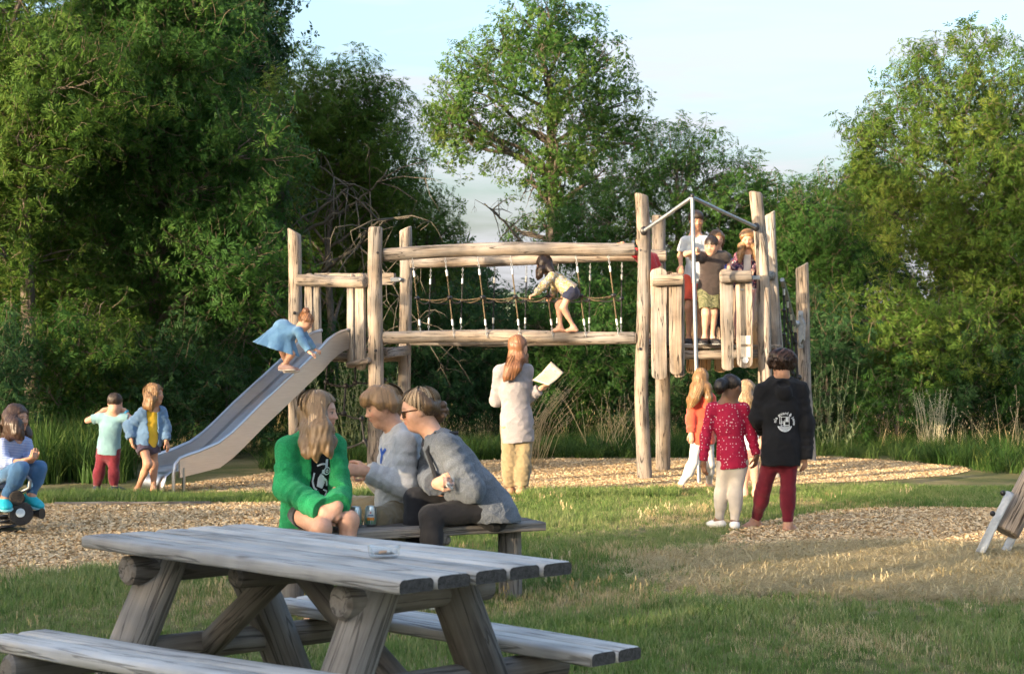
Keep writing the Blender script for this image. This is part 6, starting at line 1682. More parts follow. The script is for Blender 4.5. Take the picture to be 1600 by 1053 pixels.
bb.hair(HLB, cut=(.05, .55, .85), puff=.03, strands=2600, wave=.014, width=.0017, seed=6, fringe=1, lift=.10, fuzz=.06, guides=[
  [('h', -.1, -.25, .35, .14), ('h', -.05, -.44, .05, .13), ('h', 0, -.40, -.22, .09), ('h', 0, -.36, -.34, .03)],
  [('h', .08, .1, .48, .09), ('h', .10, .37, .33, .06), ('h', .13, .45, .18, .012)], [('h', -.12, .1, .48, .09), ('h', -.14, .36, .34, .06), ('h', -.16, .44, .19, .012)], [('h', .2, .08, .44, .09), ('h', .24, .30, .28, .06), ('h', .27, .36, .12, .012)],
  [('h', .24, .0, .38, .12), ('h', .35, .10, .15, .08), ('h', .35, .12, .02, .03)], [('h', -.24, .0, .38, .12), ('h', -.35, .10, .15, .08), ('h', -.35, .12, .02, .03)], [('h', -.28, -.2, .3, .12), ('h', -.36, -.22, .05, .09), ('h', -.32, -.22, -.12, .04)], [('h', .28, -.2, .3, .12), ('h', .36, -.22, .05, .09), ('h', .32, -.22, -.12, .04)]])
decal(bb, 'chest_mark', stroke([(-.03, .045), (.0, .01), (.0, -.045)], .026) + stroke([(.03, .045), (.0, .01)], .022), BLUEPRINT, (.75, .66, 0), (0, 0, 1), bb.P['chest'] - bb.spine * .08 + bb.fr * .1 + np.array([0, -.06, 0]), target='hoodie')
bb.build()
gw = Person('person in dark grey jumper and sunglasses leaning forward on the bench with a glass', 9.12,
  dict(head=(653, 642, -.02), sl=(678, 695, .15), sr=(698, 696, -.17), el=(668, 744, .2), er=(736, 764, -.22), wl=(682, 756, -.16), wr=(706, 768, -.06), hl=(755, 790, .1), hr=(761, 793, -.1), kl=(648, 779, -.02), kr=(672, 806, -.22), al=(650, 905, -.1), ar=(680, 910, -.3)),
  H=.236, face=(-80, -10, 0), g=1.0, h=.0055, skin=SK_LIGHT, toes=dict(l=(-1, -.2, 0), r=(-1, -.3, 0)), cw=.165,
  hands=dict(l=dict(dir=(.45, -.55, .25), palm=(.75, .5, .1), curl=.55, thumb=.6, spread=.2), r=dict(dir=(-.9, .2, .1), palm=(0, .8, .3), curl=.7)))
bark(gw, (.2, .13, .08))
gw.top(cloth('charcoal_knit', (.105, .12, .142), .95, 120, .5, .5, .12, .22), .034, 1.95, .085, 'jumper', neck=.075, fold=.007, cuff=.1, flare=.0, armoff=.034, ff=15, hemz=.468)
gw.legs(cloth('black_jeans', (.014, .0145, .018), .8, 300, .3, .1, .25), .008, 1.97, 'jeans', .003)
gw.shoes(BLACKSHOE, SOLEW)
def bun(V, s):
    V.ell(s.hp(-.06, -.42, .12), np.array([.2, .18, .15]) * s.H, s.HM, .03)
gw.hair(HDB, cut=(.02, .68, .73), puff=.035, strands=2400, wave=.01, width=.0017, seed=9, extra=bun, rough=.003, lift=.09, fuzz=.04, guides=[
  [('h', .2, .15, .42, .1), ('h', .32, .08, .2, .05), ('h', .34, -.05, .12, .015)], [('h', .28, -.1, .35, .12), ('h', .33, -.25, .1, .1), ('h', .2, -.45, -.05, .08)], [('h', -.28, -.1, .35, .12), ('h', -.33, -.25, .1, .1), ('h', -.2, -.45, -.05, .08)], [('h', .05, -.5, -.1, .1), ('h', .02, -.5, -.25, .05), ('h', .0, -.52, -.34, .015)]])
def shades(P):
    mb = MB()
    for x in (-1, 1):
        a = [P.w(P.hp(x * (.03 + .2 * i / 8), .415 - .07 * (i / 8) ** 2, .05)) for i in range(9)]; b = [P.w(P.hp(x * (.05 + .17 * i / 8), .415 - .07 * (i / 8) ** 2, -.075 - .03 * math.sin(math.pi * i / 8))) for i in range(9)]
        for i in range(8): mb.add([a[i], a[i + 1], b[i + 1], b[i]], [(0, 1, 2, 3)])
        mb.tube([P.w(P.hp(x * .235, .35, .045)), P.w(P.hp(x * .335, .15, .05)), P.w(P.hp(x * .36, -.05, .03))], .0042, 6)
        mb.tube(a, .004, 6); mb.tube(b, .003, 6)
    mb.tube([P.w(P.hp(-.04, .42, .04)), P.w(P.hp(.04, .42, .04))], .004, 6); return mb
def bunmass(V):
    rg = np.random.RandomState(5); V.ell(gw.hp(0, -.5, -.08), np.array([.21, .19, .2]) * gw.H, gw.HM, .02)
    for k in range(16): a = k * .8; V.ell(gw.hp(.15 * math.sin(a * 1.7), -.5 + .16 * math.cos(a), -.08 + .17 * math.sin(a)), np.array([.09, .085, .085]) * gw.H * rg.uniform(.8, 1.3), gw.HM, .006)
    V.cap(gw.hp(0, -.6, -.15), gw.hp(.1, -.74, -.2), .02, .004, .01); V.cap(gw.hp(.1, -.5, -.25), gw.hp(.08, -.62, -.36), .018, .004, .01)
gw.wear('hair_bun', HBR, bunmass, .006, 60)
gw.item('sunglasses', shades(gw), plain('tortoise_frame', (.05, .025, .012), .2))
mb = MB(); c_ = gw.P['chest']; mb.tube([gw.w(c_ + gw.lat * .11 - gw.fr * .11 + gw.spine * .01), gw.w(c_ + gw.lat * .1 + gw.spine * .085), gw.w(c_ + gw.lat * .09 + gw.fr * .10 + gw.spine * .03), gw.w(c_ + gw.lat * .12 + gw.fr * .155 - gw.spine * .12)], .012, 6); gw.item('bag_strap', mb, plain('black_strap', (.012, .012, .014), .5))
gw.build()
# tumbler in the hand, cans on the bench
hw_ = Vector(gw.base + gw.P['wl']); hd_ = Vector(nz((.45, -.55, .25)))
tc_ = at(702, 757, 8.84)
tg_ = empty('tumbler', tc_ - Vector((0, 0, .045)), label='clear glass tumbler with ice held by the person in the grey jumper', category='glass')
mb = MB(); mb.lathe([(.001, 0), (.030, 0), (.033, .004), (.038, .09), (.0365, .09), (.031, .012), (.001, .011)], 24); mb.build('cup', GL, tg_)
for k in range(3):
    mb = MB(); mb.box((.012 * math.cos(k * 2.1), .012 * math.sin(k * 2.1), .025 + .012 * k), (.019, .019, .019), Euler((k, k * 2, .4)).to_matrix(), .003); mb.build('ice_cube', plain('ice', (.62, .66, .70), .15), tg_)  # ice whitened: highlights of the glass put into its colour
def can(px, py, label, seed):
    r_ = ray(px, py); t_ = (.4515 - CH) / r_.z; c = Vector((r_.x * t_, r_.y * t_, .452))
    rt = empty('drink_can', c, seed, label=label, category='can'); sil = plain('can_aluminium', (.55, .62, .64), .3, .9)
    mb = MB(); mb.lathe([(.001, .003), (.022, .003), (.026, .0), (.033, .012), (.033, .098), (.0265, .110), (.027, .114), (.0255, .114), (.0245, .109), (.001, .109)], 28); mb.build('can_shell', sil, rt)
    def band(z0, z1, a0, a1, col, nm, r=.0333):
        m = MB(); n = 14; V = []; F = []
        for i in range(n + 1):
            a = a0 + (a1 - a0) * i / n; V += [(r * math.cos(a), r * math.sin(a), z0), (r * math.cos(a), r * math.sin(a), z1)]
        m.add(V, [(2 * i, 2 * i + 2, 2 * i + 3, 2 * i + 1) for i in range(n)]).build(nm, plain('can_' + nm + '_' + str(col), col, .4), rt)
    band(.013, .040, 0, 6.2832, (.03, .24, .07), 'green_band'); band(.040, .097, 0, 6.2832, (.10, .27, .27), 'teal_band', .0332)
    fa = -1.57
    band(.042, .090, fa - .75, fa + .75, (.58, .62, .60), 'label_panel', .0337); band(.058, .066, fa - .5, fa + .5, (.08, .16, .3), 'lettering', .0340); band(.074, .082, fa - .12, fa + .12, (.55, .03, .03), 'red_mark', .0340)
    for q in (-.42, .0, .45): band(.034, .05, fa + q - .22, fa + q + .22, (.72, .25, .03), 'orange_fruit', .0341)
can(556, 822, 'teal drink can standing nearer the green cardigan on the bench', -.5); can(579, 821, 'green and white drink can standing further right on the bench', .1)

# ---- reading person -------------------------------------------------------
mw = Person('standing person with long auburn hair in pale grey cardigan holding a sheet', 16.1,
  dict(head=(811, 543, .0), sl=(781, 579, -.05), sr=(824, 578, .05), el=(775, 626, .08), er=(823, 622, .08), wl=(800, 612, .32), wr=(845, 607, .02), hl=(797, 668, -.02), hr=(819, 669, .02), kl=(796, 722, .0), kr=(817, 727, -.02), al=(797, 763, .1), ar=(815, 763, .0)),
  H=.222, face=(128, -5, 0), g=.95, skin=SK_LIGHT, toes=dict(l=(.1, 1, 0), r=(.4, 1, 0)), hands=dict(r=dict(dir=(.85, .1, .45), palm=(-.3, .6, .6), curl=.5), l=dict(dir=(.8, .2, .4), palm=(0, -.5, .5))))
mw.facehint = np.array([0, 2., 0])
mw.top(cloth('pale_lilac_knit', (.265, .245, .255), .95, 150, .4, .5, .08, .1), .042, 1.9, .15, 'cardigan', neck=.05, fold=.007, flare=.012, armoff=.026, cuff=.1, ff=13)
mw.legs(cloth('khaki_chinos', (.23, .175, .095)), .026, 1.9, 'trousers', .007, flare=.01)
mw.shoes(plain('tan_shoe', (.35, .22, .13), .6))
mw.hair(HAU, cut=(.02, .62, .78), puff=.05, strands=800, wave=.014, seed=12, width=.0022, guides=[
  [('h', .0, -.3, .1, .22), (803, 560, -.04, .06), (797, 576, -.14, .055), (792, 588, -.17, .035), (788, 595, -.17, .01)], [('h', .2, -.2, .0, .18), (813, 560, -.06, .05), (808, 575, -.14, .04), (801, 592, -.17, .015)], [('h', -.25, .0, .1, .14), (818, 556, .1, .04), (822, 568, .06, .022)]])
mw.build()
pp = [at(832, 594, 16.02), at(861, 565, 16.2), at(880.5, 582, 16.15), at(857, 602, 15.98)]
mn = (pp[1] - pp[0]).cross(pp[3] - pp[0]).normalized()
sheet = empty('menu_sheet', pp[3], label='cream printed sheet held up by the standing reader', category='paper')
def sheet_pt(u, v): return pp[0].lerp(pp[1], u).lerp(pp[3].lerp(pp[2], u), v) + mn * .02 * math.sin(math.pi * u)
mb = MB(); n = 8
V = [sheet_pt(i / n, j / n) for i in range(n + 1) for j in range(n + 1)]; F = [(i * (n + 1) + j, (i + 1) * (n + 1) + j, (i + 1) * (n + 1) + j + 1, i * (n + 1) + j + 1) for i in range(n) for j in range(n)]
mb.add(V, F); o = put(mb, 'paper', plain('cream_paper', (.62, .50, .36), .8), sheet, auto=None); o.modifiers.new('thick', 'SOLIDIFY').thickness = .0015
for side_ in (-1, 1):
    mb = MB()
    for (u, v, l) in ((.55, .12, .09), (.86, .2, .10), (.80, .52, .14), (.93, .60, .07), (.72, .8, .08)): mb.add([sheet_pt(u, v) + mn * .004 * side_, sheet_pt(u + .03, v) + mn * .004 * side_, sheet_pt(u + .03, v + l) + mn * .004 * side_, sheet_pt(u, v + l) + mn * .004 * side_], [(0, 1, 2, 3)])
    for k in range(11):
        u = .12 + .06 * k; mb.add([sheet_pt(u, .2) + mn * .004 * side_, sheet_pt(u + .012, .2) + mn * .004 * side_, sheet_pt(u + .012, .75) + mn * .004 * side_, sheet_pt(u, .75) + mn * .004 * side_], [(0, 1, 2, 3)])
    put(mb, 'print_lines', plain('grey_ink', (.30, .24, .18), .8), sheet, auto=None)

# ---- group at right ---------------------------------------------------------
pk = Person('child in raspberry dotted top and cream leggings with a ponytail, seen from behind', 12.9,
  dict(head=(1144, 606, .02), sl=(1112, 637, .0), sr=(1162, 637, .0), el=(1102, 682, .0), er=(1174, 678, .02), wl=(1099, 722, -.02), wr=(1182, 712, .0), hl=(1133, 722, .0), hr=(1156, 722, .0), kl=(1127, 768, .05), kr=(1150, 772, -.02), al=(1124, 810, .08), ar=(1148, 816, -.02)),
  H=.208, face=(128, -12, 0), g=.80, skin=SK_BROWN, toes=dict(l=(-.5, .7, 0), r=(.1, 1, 0)), hands=dict(l=dict(dir=(.1, .1, -1), palm=(.6, .5, 0), curl=.35), r=dict(dir=(-.1, .1, -1), palm=(-.6, .5, 0), curl=.4)))
pk.brow = (.01, .008, .006); pk.facehint = np.array([0, 2., 0])
pk.top(pattern('dotted_raspberry', 'dots', (.36, .014, .052), (.66, .5, .52), 40, .2), .012, 1.95, .05, 'top', neck=.045, fold=.003, flare=.008)
pk.wear('collar', WHITE, lambda V: V.ecap(pk.P['chest'] + pk.spine * .018, pk.P['chest'] + pk.spine * .034, .075, .066, pk.lat, .85, .01, True, True), 0)
pk.legs(cloth('cream_leggings', (.52, .465, .41)), .007, 1.96, 'leggings', .0015)
pk.shoes(cloth('white_sock', (.66, .64, .62)), None, 'sock', .004)
pk.hair(HBK, cut=(-.04, .62, .78), puff=.012, strands=800, wave=.002, lift=.012, seed=14, rough=.004, width=.0022, extra=lambda V, s: (V.cap(s.hp(0, -.42, .12), s.hp(.02, -.6, .06), .1 * s.H, .16 * s.H, .02), V.ell(s.hp(.03, -.72, -.02), np.array([.19, .19, .2]) * s.H, s.HM, .03), V.ell(s.hp(.08, -.76, -.16), np.array([.15, .15, .16]) * s.H, s.HM, .02)), guides=[[('h', .0, -.5, .12, .1), ('h', .02, -.68, .02, .2), ('h', .05, -.74, -.16, .19), ('h', .05, -.72, -.34, .06)]])
mb = MB(); mb.lathe([(.024, -.008), (.032, -.004), (.032, .004), (.024, .008)], 14, axis_matrix(pk.w(pk.hp(0, -.47, .10)), pk.w(pk.hp(.02, -.6, .06)))); pk.item('hair_band', mb, plain('red_band', (.5, .01, .015), .7))
pk.build()
ch = Person('child with curly dark hair in black hoodie with a round print and wine red trousers', 12.75,
  dict(head=(1221, 571, .0), sl=(1192, 609, .0), sr=(1250, 607, .0), el=(1184, 652, .04), er=(1259, 660, .0), wl=(1190, 672, .24), wr=(1258, 712, .0), hl=(1207, 708, .0), hr=(1233, 708, .0), kl=(1193, 764, .1), kr=(1231, 766, .0), al=(1181, 806, .3), ar=(1231, 816, .0)),
  H=.212, face=(178, -8, 0), g=.9, skin=SK_TAN, feet='bare', sole=.068, toes=dict(l=(-.8, -.6, 0), r=(.5, .85, 0)), hands=dict(r=dict(dir=(0, .1, -1), palm=(-.5, .5, 0))))
ch.top(cloth('black_fleece', (.008, .009, .012), .9, 180, .3, .04), .034, {'l': 1.95, 'r': 2.08}, .10, 'hoodie', neck=.06, fold=.007, hood=True, flare=.01, armoff=.03, ff=14, cuff=.1, collar=.3)
ch.legs(cloth('wine_red_denim', (.13, .006, .018), .8, 260, .3, .1), .010, 1.93, 'trousers', .004)
def afro(V, s):
    rg = np.random.RandomState(3)
    for k in range(46):
        u = rg.normal(size=3); u /= np.linalg.norm(u)
        if u[1] > .55 and u[2] < .35: continue
        if u[2] < -.45: continue
        V.ell(s.hp(u[0] * .42, -.1 + u[1] * .43, .16 + u[2] * .42), np.array([.13, .13, .12]) * s.H * rg.uniform(.8, 1.2), s.HM, .012)
AF = hairmat('hair_curly_brown', (.018, .008, .005), (.05, .022, .013), (.12, .055, .032))
ch.hair(AF, cut=(-.1, .5, .85), puff=.09, strands=500, wave=.05, lift=.10, fuzz=.22, width=.0022, seed=18, extra=afro, rough=.01)
def roundprint():
    o = []; r = .082
    for a0 in range(0, 18): pass
    o += stroke([(r * .72 * math.cos(a), r * .72 * math.sin(a) - .01) for a in np.linspace(R(195), R(345), 14)], .006)
    for k in range(5):
        y = -.03 - .009 * k; hw2 = math.sqrt(max(0, (r * .72) ** 2 - (y + .01) ** 2)) * .97; o += stroke([(-hw2, y), (hw2, y)], .0055)
    for (a, b, c_, d_) in ((-.035, .05, .035, .05), (-.035, .012, .035, .012), (-.045, -.005, -.01, .002), (-.02, -.018, .035, -.018)): o += stroke([(a, b), (c_, d_)], .005)
    for x, y0, y1 in ((-.042, -.005, .055), (-.03, -.03, .055), (.0, -.03, .03), (.036, -.035, .06), (.012, .012, .045)): o += stroke([(x, y0), (x, y1)], .005)
    o += [[(.006, .014), (.03, .014), (.03, .046), (.006, .046)], [(-.012, -.016), (.0, -.016), (.0, .008), (-.012, .008)]]
    return o
bc = ch.P['chest'] * .48 + ch.P['pel'] * .52 + ch.lat * .012
decal(ch, 'round_print', roundprint(), PRINT, (0, 1, 0), (0, 0, 1), bc, target='hoodie')
def lettering(P, text, centre, r, size, mat, target, a0, a1):
    def go():
        tg = [o for o in P.obj.children if o.name.split('.')[0] == target][0]
        bv = BVHTree.FromPolygons([v.co for v in tg.data.vertices], [tuple(p.vertices) for p in tg.data.polygons]); V = []; F = []
        for i, chx in enumerate(text):
            if chx == ' ': continue
            cu = bpy.data.curves.new('letter', 'FONT'); cu.body = chx; cu.size = size; cu.align_x = 'CENTER'; cu.resolution_u = 2; cu.offset = .0008
            ob = bpy.data.objects.new('letter', cu); C.objects.link(ob); dg = bpy.context.evaluated_depsgraph_get(); me = bpy.data.meshes.new_from_object(ob.evaluated_get(dg))
            a = a0 + (a1 - a0) * i / (len(text) - 1); b = len(V)
            for v in me.vertices:
                x, y = v.co.x, v.co.y; t_ = a - math.pi / 2
                X = r * math.cos(a) + x * math.cos(t_) - y * math.sin(t_); Z = r * math.sin(a) + x * math.sin(t_) + y * math.cos(t_)
                q = Vector((centre[0] + X, centre[1] - .5, centre[2] + Z)); h_ = bv.ray_cast(q, Vector((0, 1, 0)))
                V.append(h_[0] - Vector((0, .005, 0)) if h_[0] is not None else q + Vector((0, .4, 0)))
            F += [tuple(j + b for j in p.vertices) for p in me.polygons]
            bpy.data.objects.remove(ob); bpy.data.curves.remove(cu); bpy.data.meshes.remove(me)
        o = link('lettering', mesh('lettering', V, F, mat, False)); o.parent = tg
    P.parts.append(go)
lettering(ch, 'ola gouard & jeune', bc, .070, .034, PRINT, 'hoodie', R(172), R(-8))
ch.build()
for q in 'lr':
    a_ = Vector(ch.base + ch.P['a' + q]); u_ = Vector(nz(ch.toe(q)))
    rt = empty('flip_flop', (a_.x, a_.y, 0), label='flip flop under the %s foot of the child in the black hoodie' % ('left' if q == 'l' else 'right'), category='flip flop')
    board('sole', Vector((a_.x, a_.y, .006)) - u_ * .06, Vector((a_.x, a_.y, .006)) + u_ * .155, .085, .012, plain('pink_rubber', (.42, .22, .25), .7), rt, Vector((0, 0, 1)), r0=.04, r1=.04)
og = Person('long blond haired child in orange red hoodie and white leggings striding left', 16.7,
  dict(head=(1096, 593, .0), sl=(1083, 624, -.02), sr=(1111, 622, .04), el=(1079, 654, -.05), er=(1115, 652, .05), wl=(1080, 677, -.08), wr=(1115, 678, .05), hl=(1089, 685, .0), hr=(1106, 685, .04), kl=(1083, 724, -.05), kr=(1109, 725, .1), al=(1063, 757, .0), ar=(1108, 757, .3)),
  H=.205, face=(155, -10, 0), g=.76, skin=SK_LIGHT, feet='bare', sole=.068, toes=dict(l=(-.6, .8, -.0), r=(-.2, 1, 0)))
og.facehint = np.array([0, 2., 0])
og.top(cloth('orange_red_fleece', (.70, .075, .035), .9, 200, .3, .3), .022, 1.93, .06, 'hoodie', neck=.055, fold=.005, hood=True, flare=.008)
og.legs(cloth('white_leggings', (.64, .60, .60)), .007, 1.96, 'leggings', .0015)
og.hair(HB, cut=(-.02, .6, .8), puff=.045, strands=800, wave=.008, seed=21, width=.0022, guides=[[('h', .0, -.35, .1, .22), (1091, 606, -.1, .06), (1086, 622, -.14, .05), (1080, 636, -.13, .02)], [('h', -.2, -.2, .0, .2), (1104, 606, -.08, .05), (1107, 622, -.1, .04), (1108, 636, -.1, .012)], [('h', .2, -.2, .0, .16), (1085, 604, -.05, .035), (1078, 625, -.06, .03), (1075, 640, -.06, .008)]])
og.build()
bk = Person('child with wavy blond hair in pale blue top and pink shorts behind the dotted top', 15.9,
  dict(head=(1168, 611, .0), sl=(1157, 640, .0), sr=(1183, 641, .0), el=(1153, 664, .0), er=(1188, 664, .0), wl=(1153, 686, -.05), wr=(1188, 686, -.05), hl=(1163, 694, .0), hr=(1179, 694, .0), kl=(1165, 732, .0), kr=(1179, 732, .0), al=(1164, 768, .0), ar=(1180, 768, .0)),
  H=.2, face=(150, -5, 0), g=.72, skin=SK_LIGHT, feet='bare', sole=.068, toes=dict(l=(0, 1, 0), r=(.2, 1, 0)))
bk.facehint = np.array([0, 2., 0])
bk.top(cloth('pale_blue_cotton', (.52, .60, .70)), .014, .6, .05, 'tee_shirt', neck=.05); bk.legs(cloth('pink_shorts', (.62, .22, .20)), .014, .45, 'shorts', .004)
bk.hair(HDB, cut=(.0, .55, .85), puff=.06, strands=800, wave=.03, seed=22, width=.0022, rough=.005, guides=[[('h', .1, -.35, .1, .22), (1167, 624, -.1, .07), (1168, 640, -.11, .05), (1168, 648, -.11, .015)], [('h', -.25, -.1, .0, .2), (1176, 624, -.03, .05), (1178, 640, -.05, .03), (1178, 646, -.05, .012)]])
bk.build()

# ---- left side ---------------------------------------------------------------
tb_ = Person('child in pale turquoise tee shirt and dark red trousers, hands at the ears, from behind', 16.45,
  dict(head=(180, 630, .0), sl=(157, 652, .0), sr=(191, 652, .0), el=(137, 657, .02), er=(205, 655, .02), wl=(161, 641, .04), wr=(195, 641, .02), hl=(161, 703, .0), hr=(178, 703, .0), kl=(155, 737, .0), kr=(178, 738, .0), al=(151, 764, .02), ar=(178, 764, -.02)),
  H=.205, face=(178, -12, 0), g=.70, skin=SK_LIGHT, toes=dict(l=(-.3, .9, 0), r=(.75, .65, 0)), hands=dict(l=dict(dir=(1, .1, .25), palm=(.2, .9, .2), curl=.3, size=1.0), r=dict(dir=(-1, .05, -.15), palm=(-.2, .9, .2), curl=.3)))
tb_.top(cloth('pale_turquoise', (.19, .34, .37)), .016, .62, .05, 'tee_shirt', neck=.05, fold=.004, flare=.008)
tb_.legs(cloth('dark_red_cotton', (.14, .006, .017)), .012, 1.9, 'trousers', .005); tb_.shoes(plain('navy_shoe', (.03, .035, .06), .6), SOLEW)
tb_.hair(HSB, cut=(-.09, .45, .9), puff=.022, strands=800, wave=.004, seed=23, width=.0022, lift=.015)
mb = MB(); w_ = tb_.w(tb_.P['wr'] * .8 + tb_.P['er'] * .2); M_ = axis_matrix(w_, tb_.w(tb_.P['wr'])); mb.lathe([(.026, -.012), (.03, -.01), (.03, .01), (.026, .012)], 14, M_); tb_.item('watch', mb, plain('blue_watch', (.03, .25, .45), .5))
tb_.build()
yg = Person('fair haired child in yellow top, denim blue jacket and shorts by the slide foot', 16.15,
  dict(head=(242, 617, .0), sl=(223, 645, -.06), sr=(252, 643, .06), el=(202, 666, -.06), er=(258, 668, .08), wl=(205, 687, -.12), wr=(260, 689, .02), hl=(222, 692, -.03), hr=(239, 693, .04), kl=(231, 725, -.14), kr=(240, 726, .04), al=(214, 762, .02), ar=(240, 764, .04)),
  H=.212, face=(72, 4, 0), g=.74, skin=SK_TAN, feet='bare', sole=.068, toes=dict(l=(.1, -1, 0), r=(.3, -1, 0)), hands=dict(r=dict(dir=(.3, 0, -1), palm=(-.6, .3, 0), curl=.3), l=dict(dir=(.2, .1, -1), palm=(.5, .3, 0))))
bark(yg, BR_L)
yg.top(cloth('yellow_cotton', (.66, .40, .02)), .012, .4, .03, 'top', neck=.085, fold=.004)
DEN = cloth('denim_blue_jacket', (.10, .185, .31), .75, 240, .35, .15, .18)
yg.top(DEN, .034, 1.93, .02, 'jacket', neck=.095, fold=.007, front=.055, armoff=.032, cuff=-.15, ff=22, flare=.01)
yg.legs(cloth('plum_shorts', (.05, .035, .06)), .016, .42, 'shorts', .004, flare=.012)
yg.hair(HB, cut=(.02, .55, .85), puff=.07, strands=800, wave=.03, seed=25, width=.0022, rough=.005, lift=.03, fuzz=.08, guides=[[('h', .1, -.3, .1, .2), (234, 622, -.05, .05), (229, 634, -.08, .035), (226, 641, -.08, .012)], [('h', .3, -.15, .0, .14), (237, 625, -.12, .035), (235, 635, -.13, .025), (237, 642, -.12, .01)], [('h', .2, .2, .4, .1), ('h', .34, .3, .1, .06), ('h', .32, .3, -.2, .03)]])
yg.build()
sg = Person('child with brown bob in blue striped top and jeans sitting on the spring rider', 12.75,
  dict(head=(27, 655, .0), sl=(3, 694, -.12), sr=(40, 690, .1), el=(6, 724, -.22), er=(46, 717, .1), wl=(38, 720, -.26), wr=(47, 719, -.12), hl=(-10, 744, -.02), hr=(8, 742, .14), kl=(33, 732, -.34), kr=(61, 731, -.02), al=(8, 778, -.34), ar=(48, 774, -.08)),
  H=.216, face=(66, 0, 0), g=.86, skin=SK_TAN, floor=None, base=(at(10, HY, 12.75).x, 12.75, 0), toes=dict(l=(.35, -.9, -.15), r=(.75, -.5, -.25)), hands=dict(l=dict(dir=(.95, -.1, .3), palm=(.2, .4, .8), curl=.6), r=dict(dir=(.5, -.5, .5), palm=(-.3, .5, .3), curl=.5)))
bark(sg, BR_D)
sg.top(pattern('blue_striped_jersey', 'stripes', (.40, .46, .64), (.22, .29, .52), 75, .5), .014, 1.55, .05, 'top', neck=.055, fold=.004)
sg.legs(cloth('blue_jeans', (.045, .125, .255), .8, 280, .35, .15, .28), .012, 1.95, 'jeans', .004)
sg.shoes(plain('turquoise_shoe', (.01, .40, .48), .6), plain('turquoise_sole', (.25, .5, .55), .6))
sg.hair(HBR, cut=(.03, .58, .82), puff=.06, strands=800, wave=.006, seed=27, width=.0022, guides=[[('h', .2, -.25, .1, .2), (19, 664, -.1, .055), (18, 677, -.1, .05), (15, 684, -.1, .025)], [('h', .3, -.1, .1, .14), (25, 664, -.15, .045), (28, 677, -.16, .045), (34, 684, -.16, .02)], [('h', -.1, -.35, .1, .2), (13, 664, .05, .055), (12, 678, .04, .045), (6, 685, .04, .02)], [('h', -.28, .0, .1, .18), (36, 668, .14, .04), (42, 679, .12, .04), (46, 682, .1, .015)]])
sg.build()

# ---- on the frame ---------------------------------------------------------------
dg = Person('small child with curly bun in blue denim dress climbing up the slide', 17.55,
  dict(head=(478, 503, .0), sl=(469, 515, .11), sr=(466, 517, -.1), el=(482, 534, .1), er=(473, 534, -.14), wl=(492, 546, .14), wr=(484, 551, -.2), hl=(429, 527, .07), hr=(431, 529, -.06), kl=(444, 553, .06), kr=(455, 553, -.08), al=(450, 574, .10), ar=(443, 571, -.03)),
  H=.2, face=(78, -32, 0), g=.66, floor=None, skin=SK_LIGHT, base=(at(450, HY, 17.5).x, 17.5, at(450, 585, 17.5).z), toes=dict(l=(.95, .1, .05), r=(1, -.1, .02)), hands=dict(r=dict(dir=(.9, .1, -.3), palm=(0, .2, -1), curl=.7), l=dict(dir=(.9, .1, -.3), palm=(0, .2, -1), curl=.7)))
dg.facehint = np.array([0, 0, -2.])
DRESS = cloth('denim_dress_blue', (.115, .25, .42), .8, 240, .3, .2, .14)
def dress(V):
    dg.torso(V, .014, .05)
    for q in 'lr': V.cap(dg.P['s' + q], dg.P['e' + q], .048, .046, .03, wav=(.0025, 70)); V.cap(dg.P['e' + q], dg.P['e' + q] + (dg.P['w' + q] - dg.P['e' + q]) * .86, .046, .034, .02, fb=True)
    a = np.array(at(442, 515, 17.55)) - dg.base; b = np.array(at(432, 546, 17.55)) - dg.base
    V.ecap(a, b, .12, .255, np.array([.958, 0, -.286]), .72, .05, fb=True, wav=(.13, 9)); 
    V.ell(b + (b - a) * .1, (.2, .14, .06), np.stack([nz(np.cross([0, 1., 0], nz(b - a))), np.array([0, 1., 0]), nz(b - a)], 1), .01, sub=True)
dg.wear('dress', DRESS, dress, .004)
dg.shoes(plain('beige_trainer', (.42, .27, .23), .7), SOLEW, off=.012)
dg.hair(HAU, cut=(-.03, .55, .85), puff=.03, strands=800, wave=.02, seed=31, width=.0022, rough=.005, lift=.03, fuzz=.05, extra=lambda V, s: (V.ell(s.hp(0, -.30, .56), np.array([.19, .19, .17]) * s.H, s.HM, .02), V.ell(s.hp(.06, -.4, .5), np.array([.13, .13, .12]) * s.H, s.HM, .02)))
dg.build()
lg = Person('small child in patterned jumper and navy shorts crouching along the bridge log', 18.14,
  dict(head=(850, 414, .0), sl=(863, 430, .12), sr=(862, 431, -.1), el=(868, 450, .12), er=(850, 445, -.12), wl=(862, 462, .06), wr=(836, 460, -.07), hl=(890, 453, .07), hr=(891, 454, -.06), kl=(873, 477, .08), kr=(880, 481, -.06), al=(876, 511, .04), ar=(897, 511, .0)),
  H=.2, face=(-78, -28, 0), g=.68, skin=SK_LIGHT, feet='bare', floor=D[0].z + .070, sole=.066, toes=dict(l=(-1, -.05, 0), r=(-1, -.1, 0)), hands=dict(r=dict(dir=(-.9, .0, -.3), palm=(0, .2, -1), curl=.7), l=dict(dir=(-.4, -.2, -.8), palm=(-.7, .2, -.3), curl=.6)))
lg.facehint = np.array([0, 0, -2.])
lg.top(pattern('leafy_print_jersey', 'camo', (.30, .34, .42), [(.52, .50, .46), (.12, .16, .20), (.50, .46, .40), (.55, .42, .08), (.16, .24, .16), (.45, .14, .10), (.55, .52, .48)], 26), .018, 1.9, .03, 'jumper', neck=.05, fold=.004)
lg.legs(cloth('navy_shorts', (.012, .016, .045)), .016, .5, 'shorts', .004)
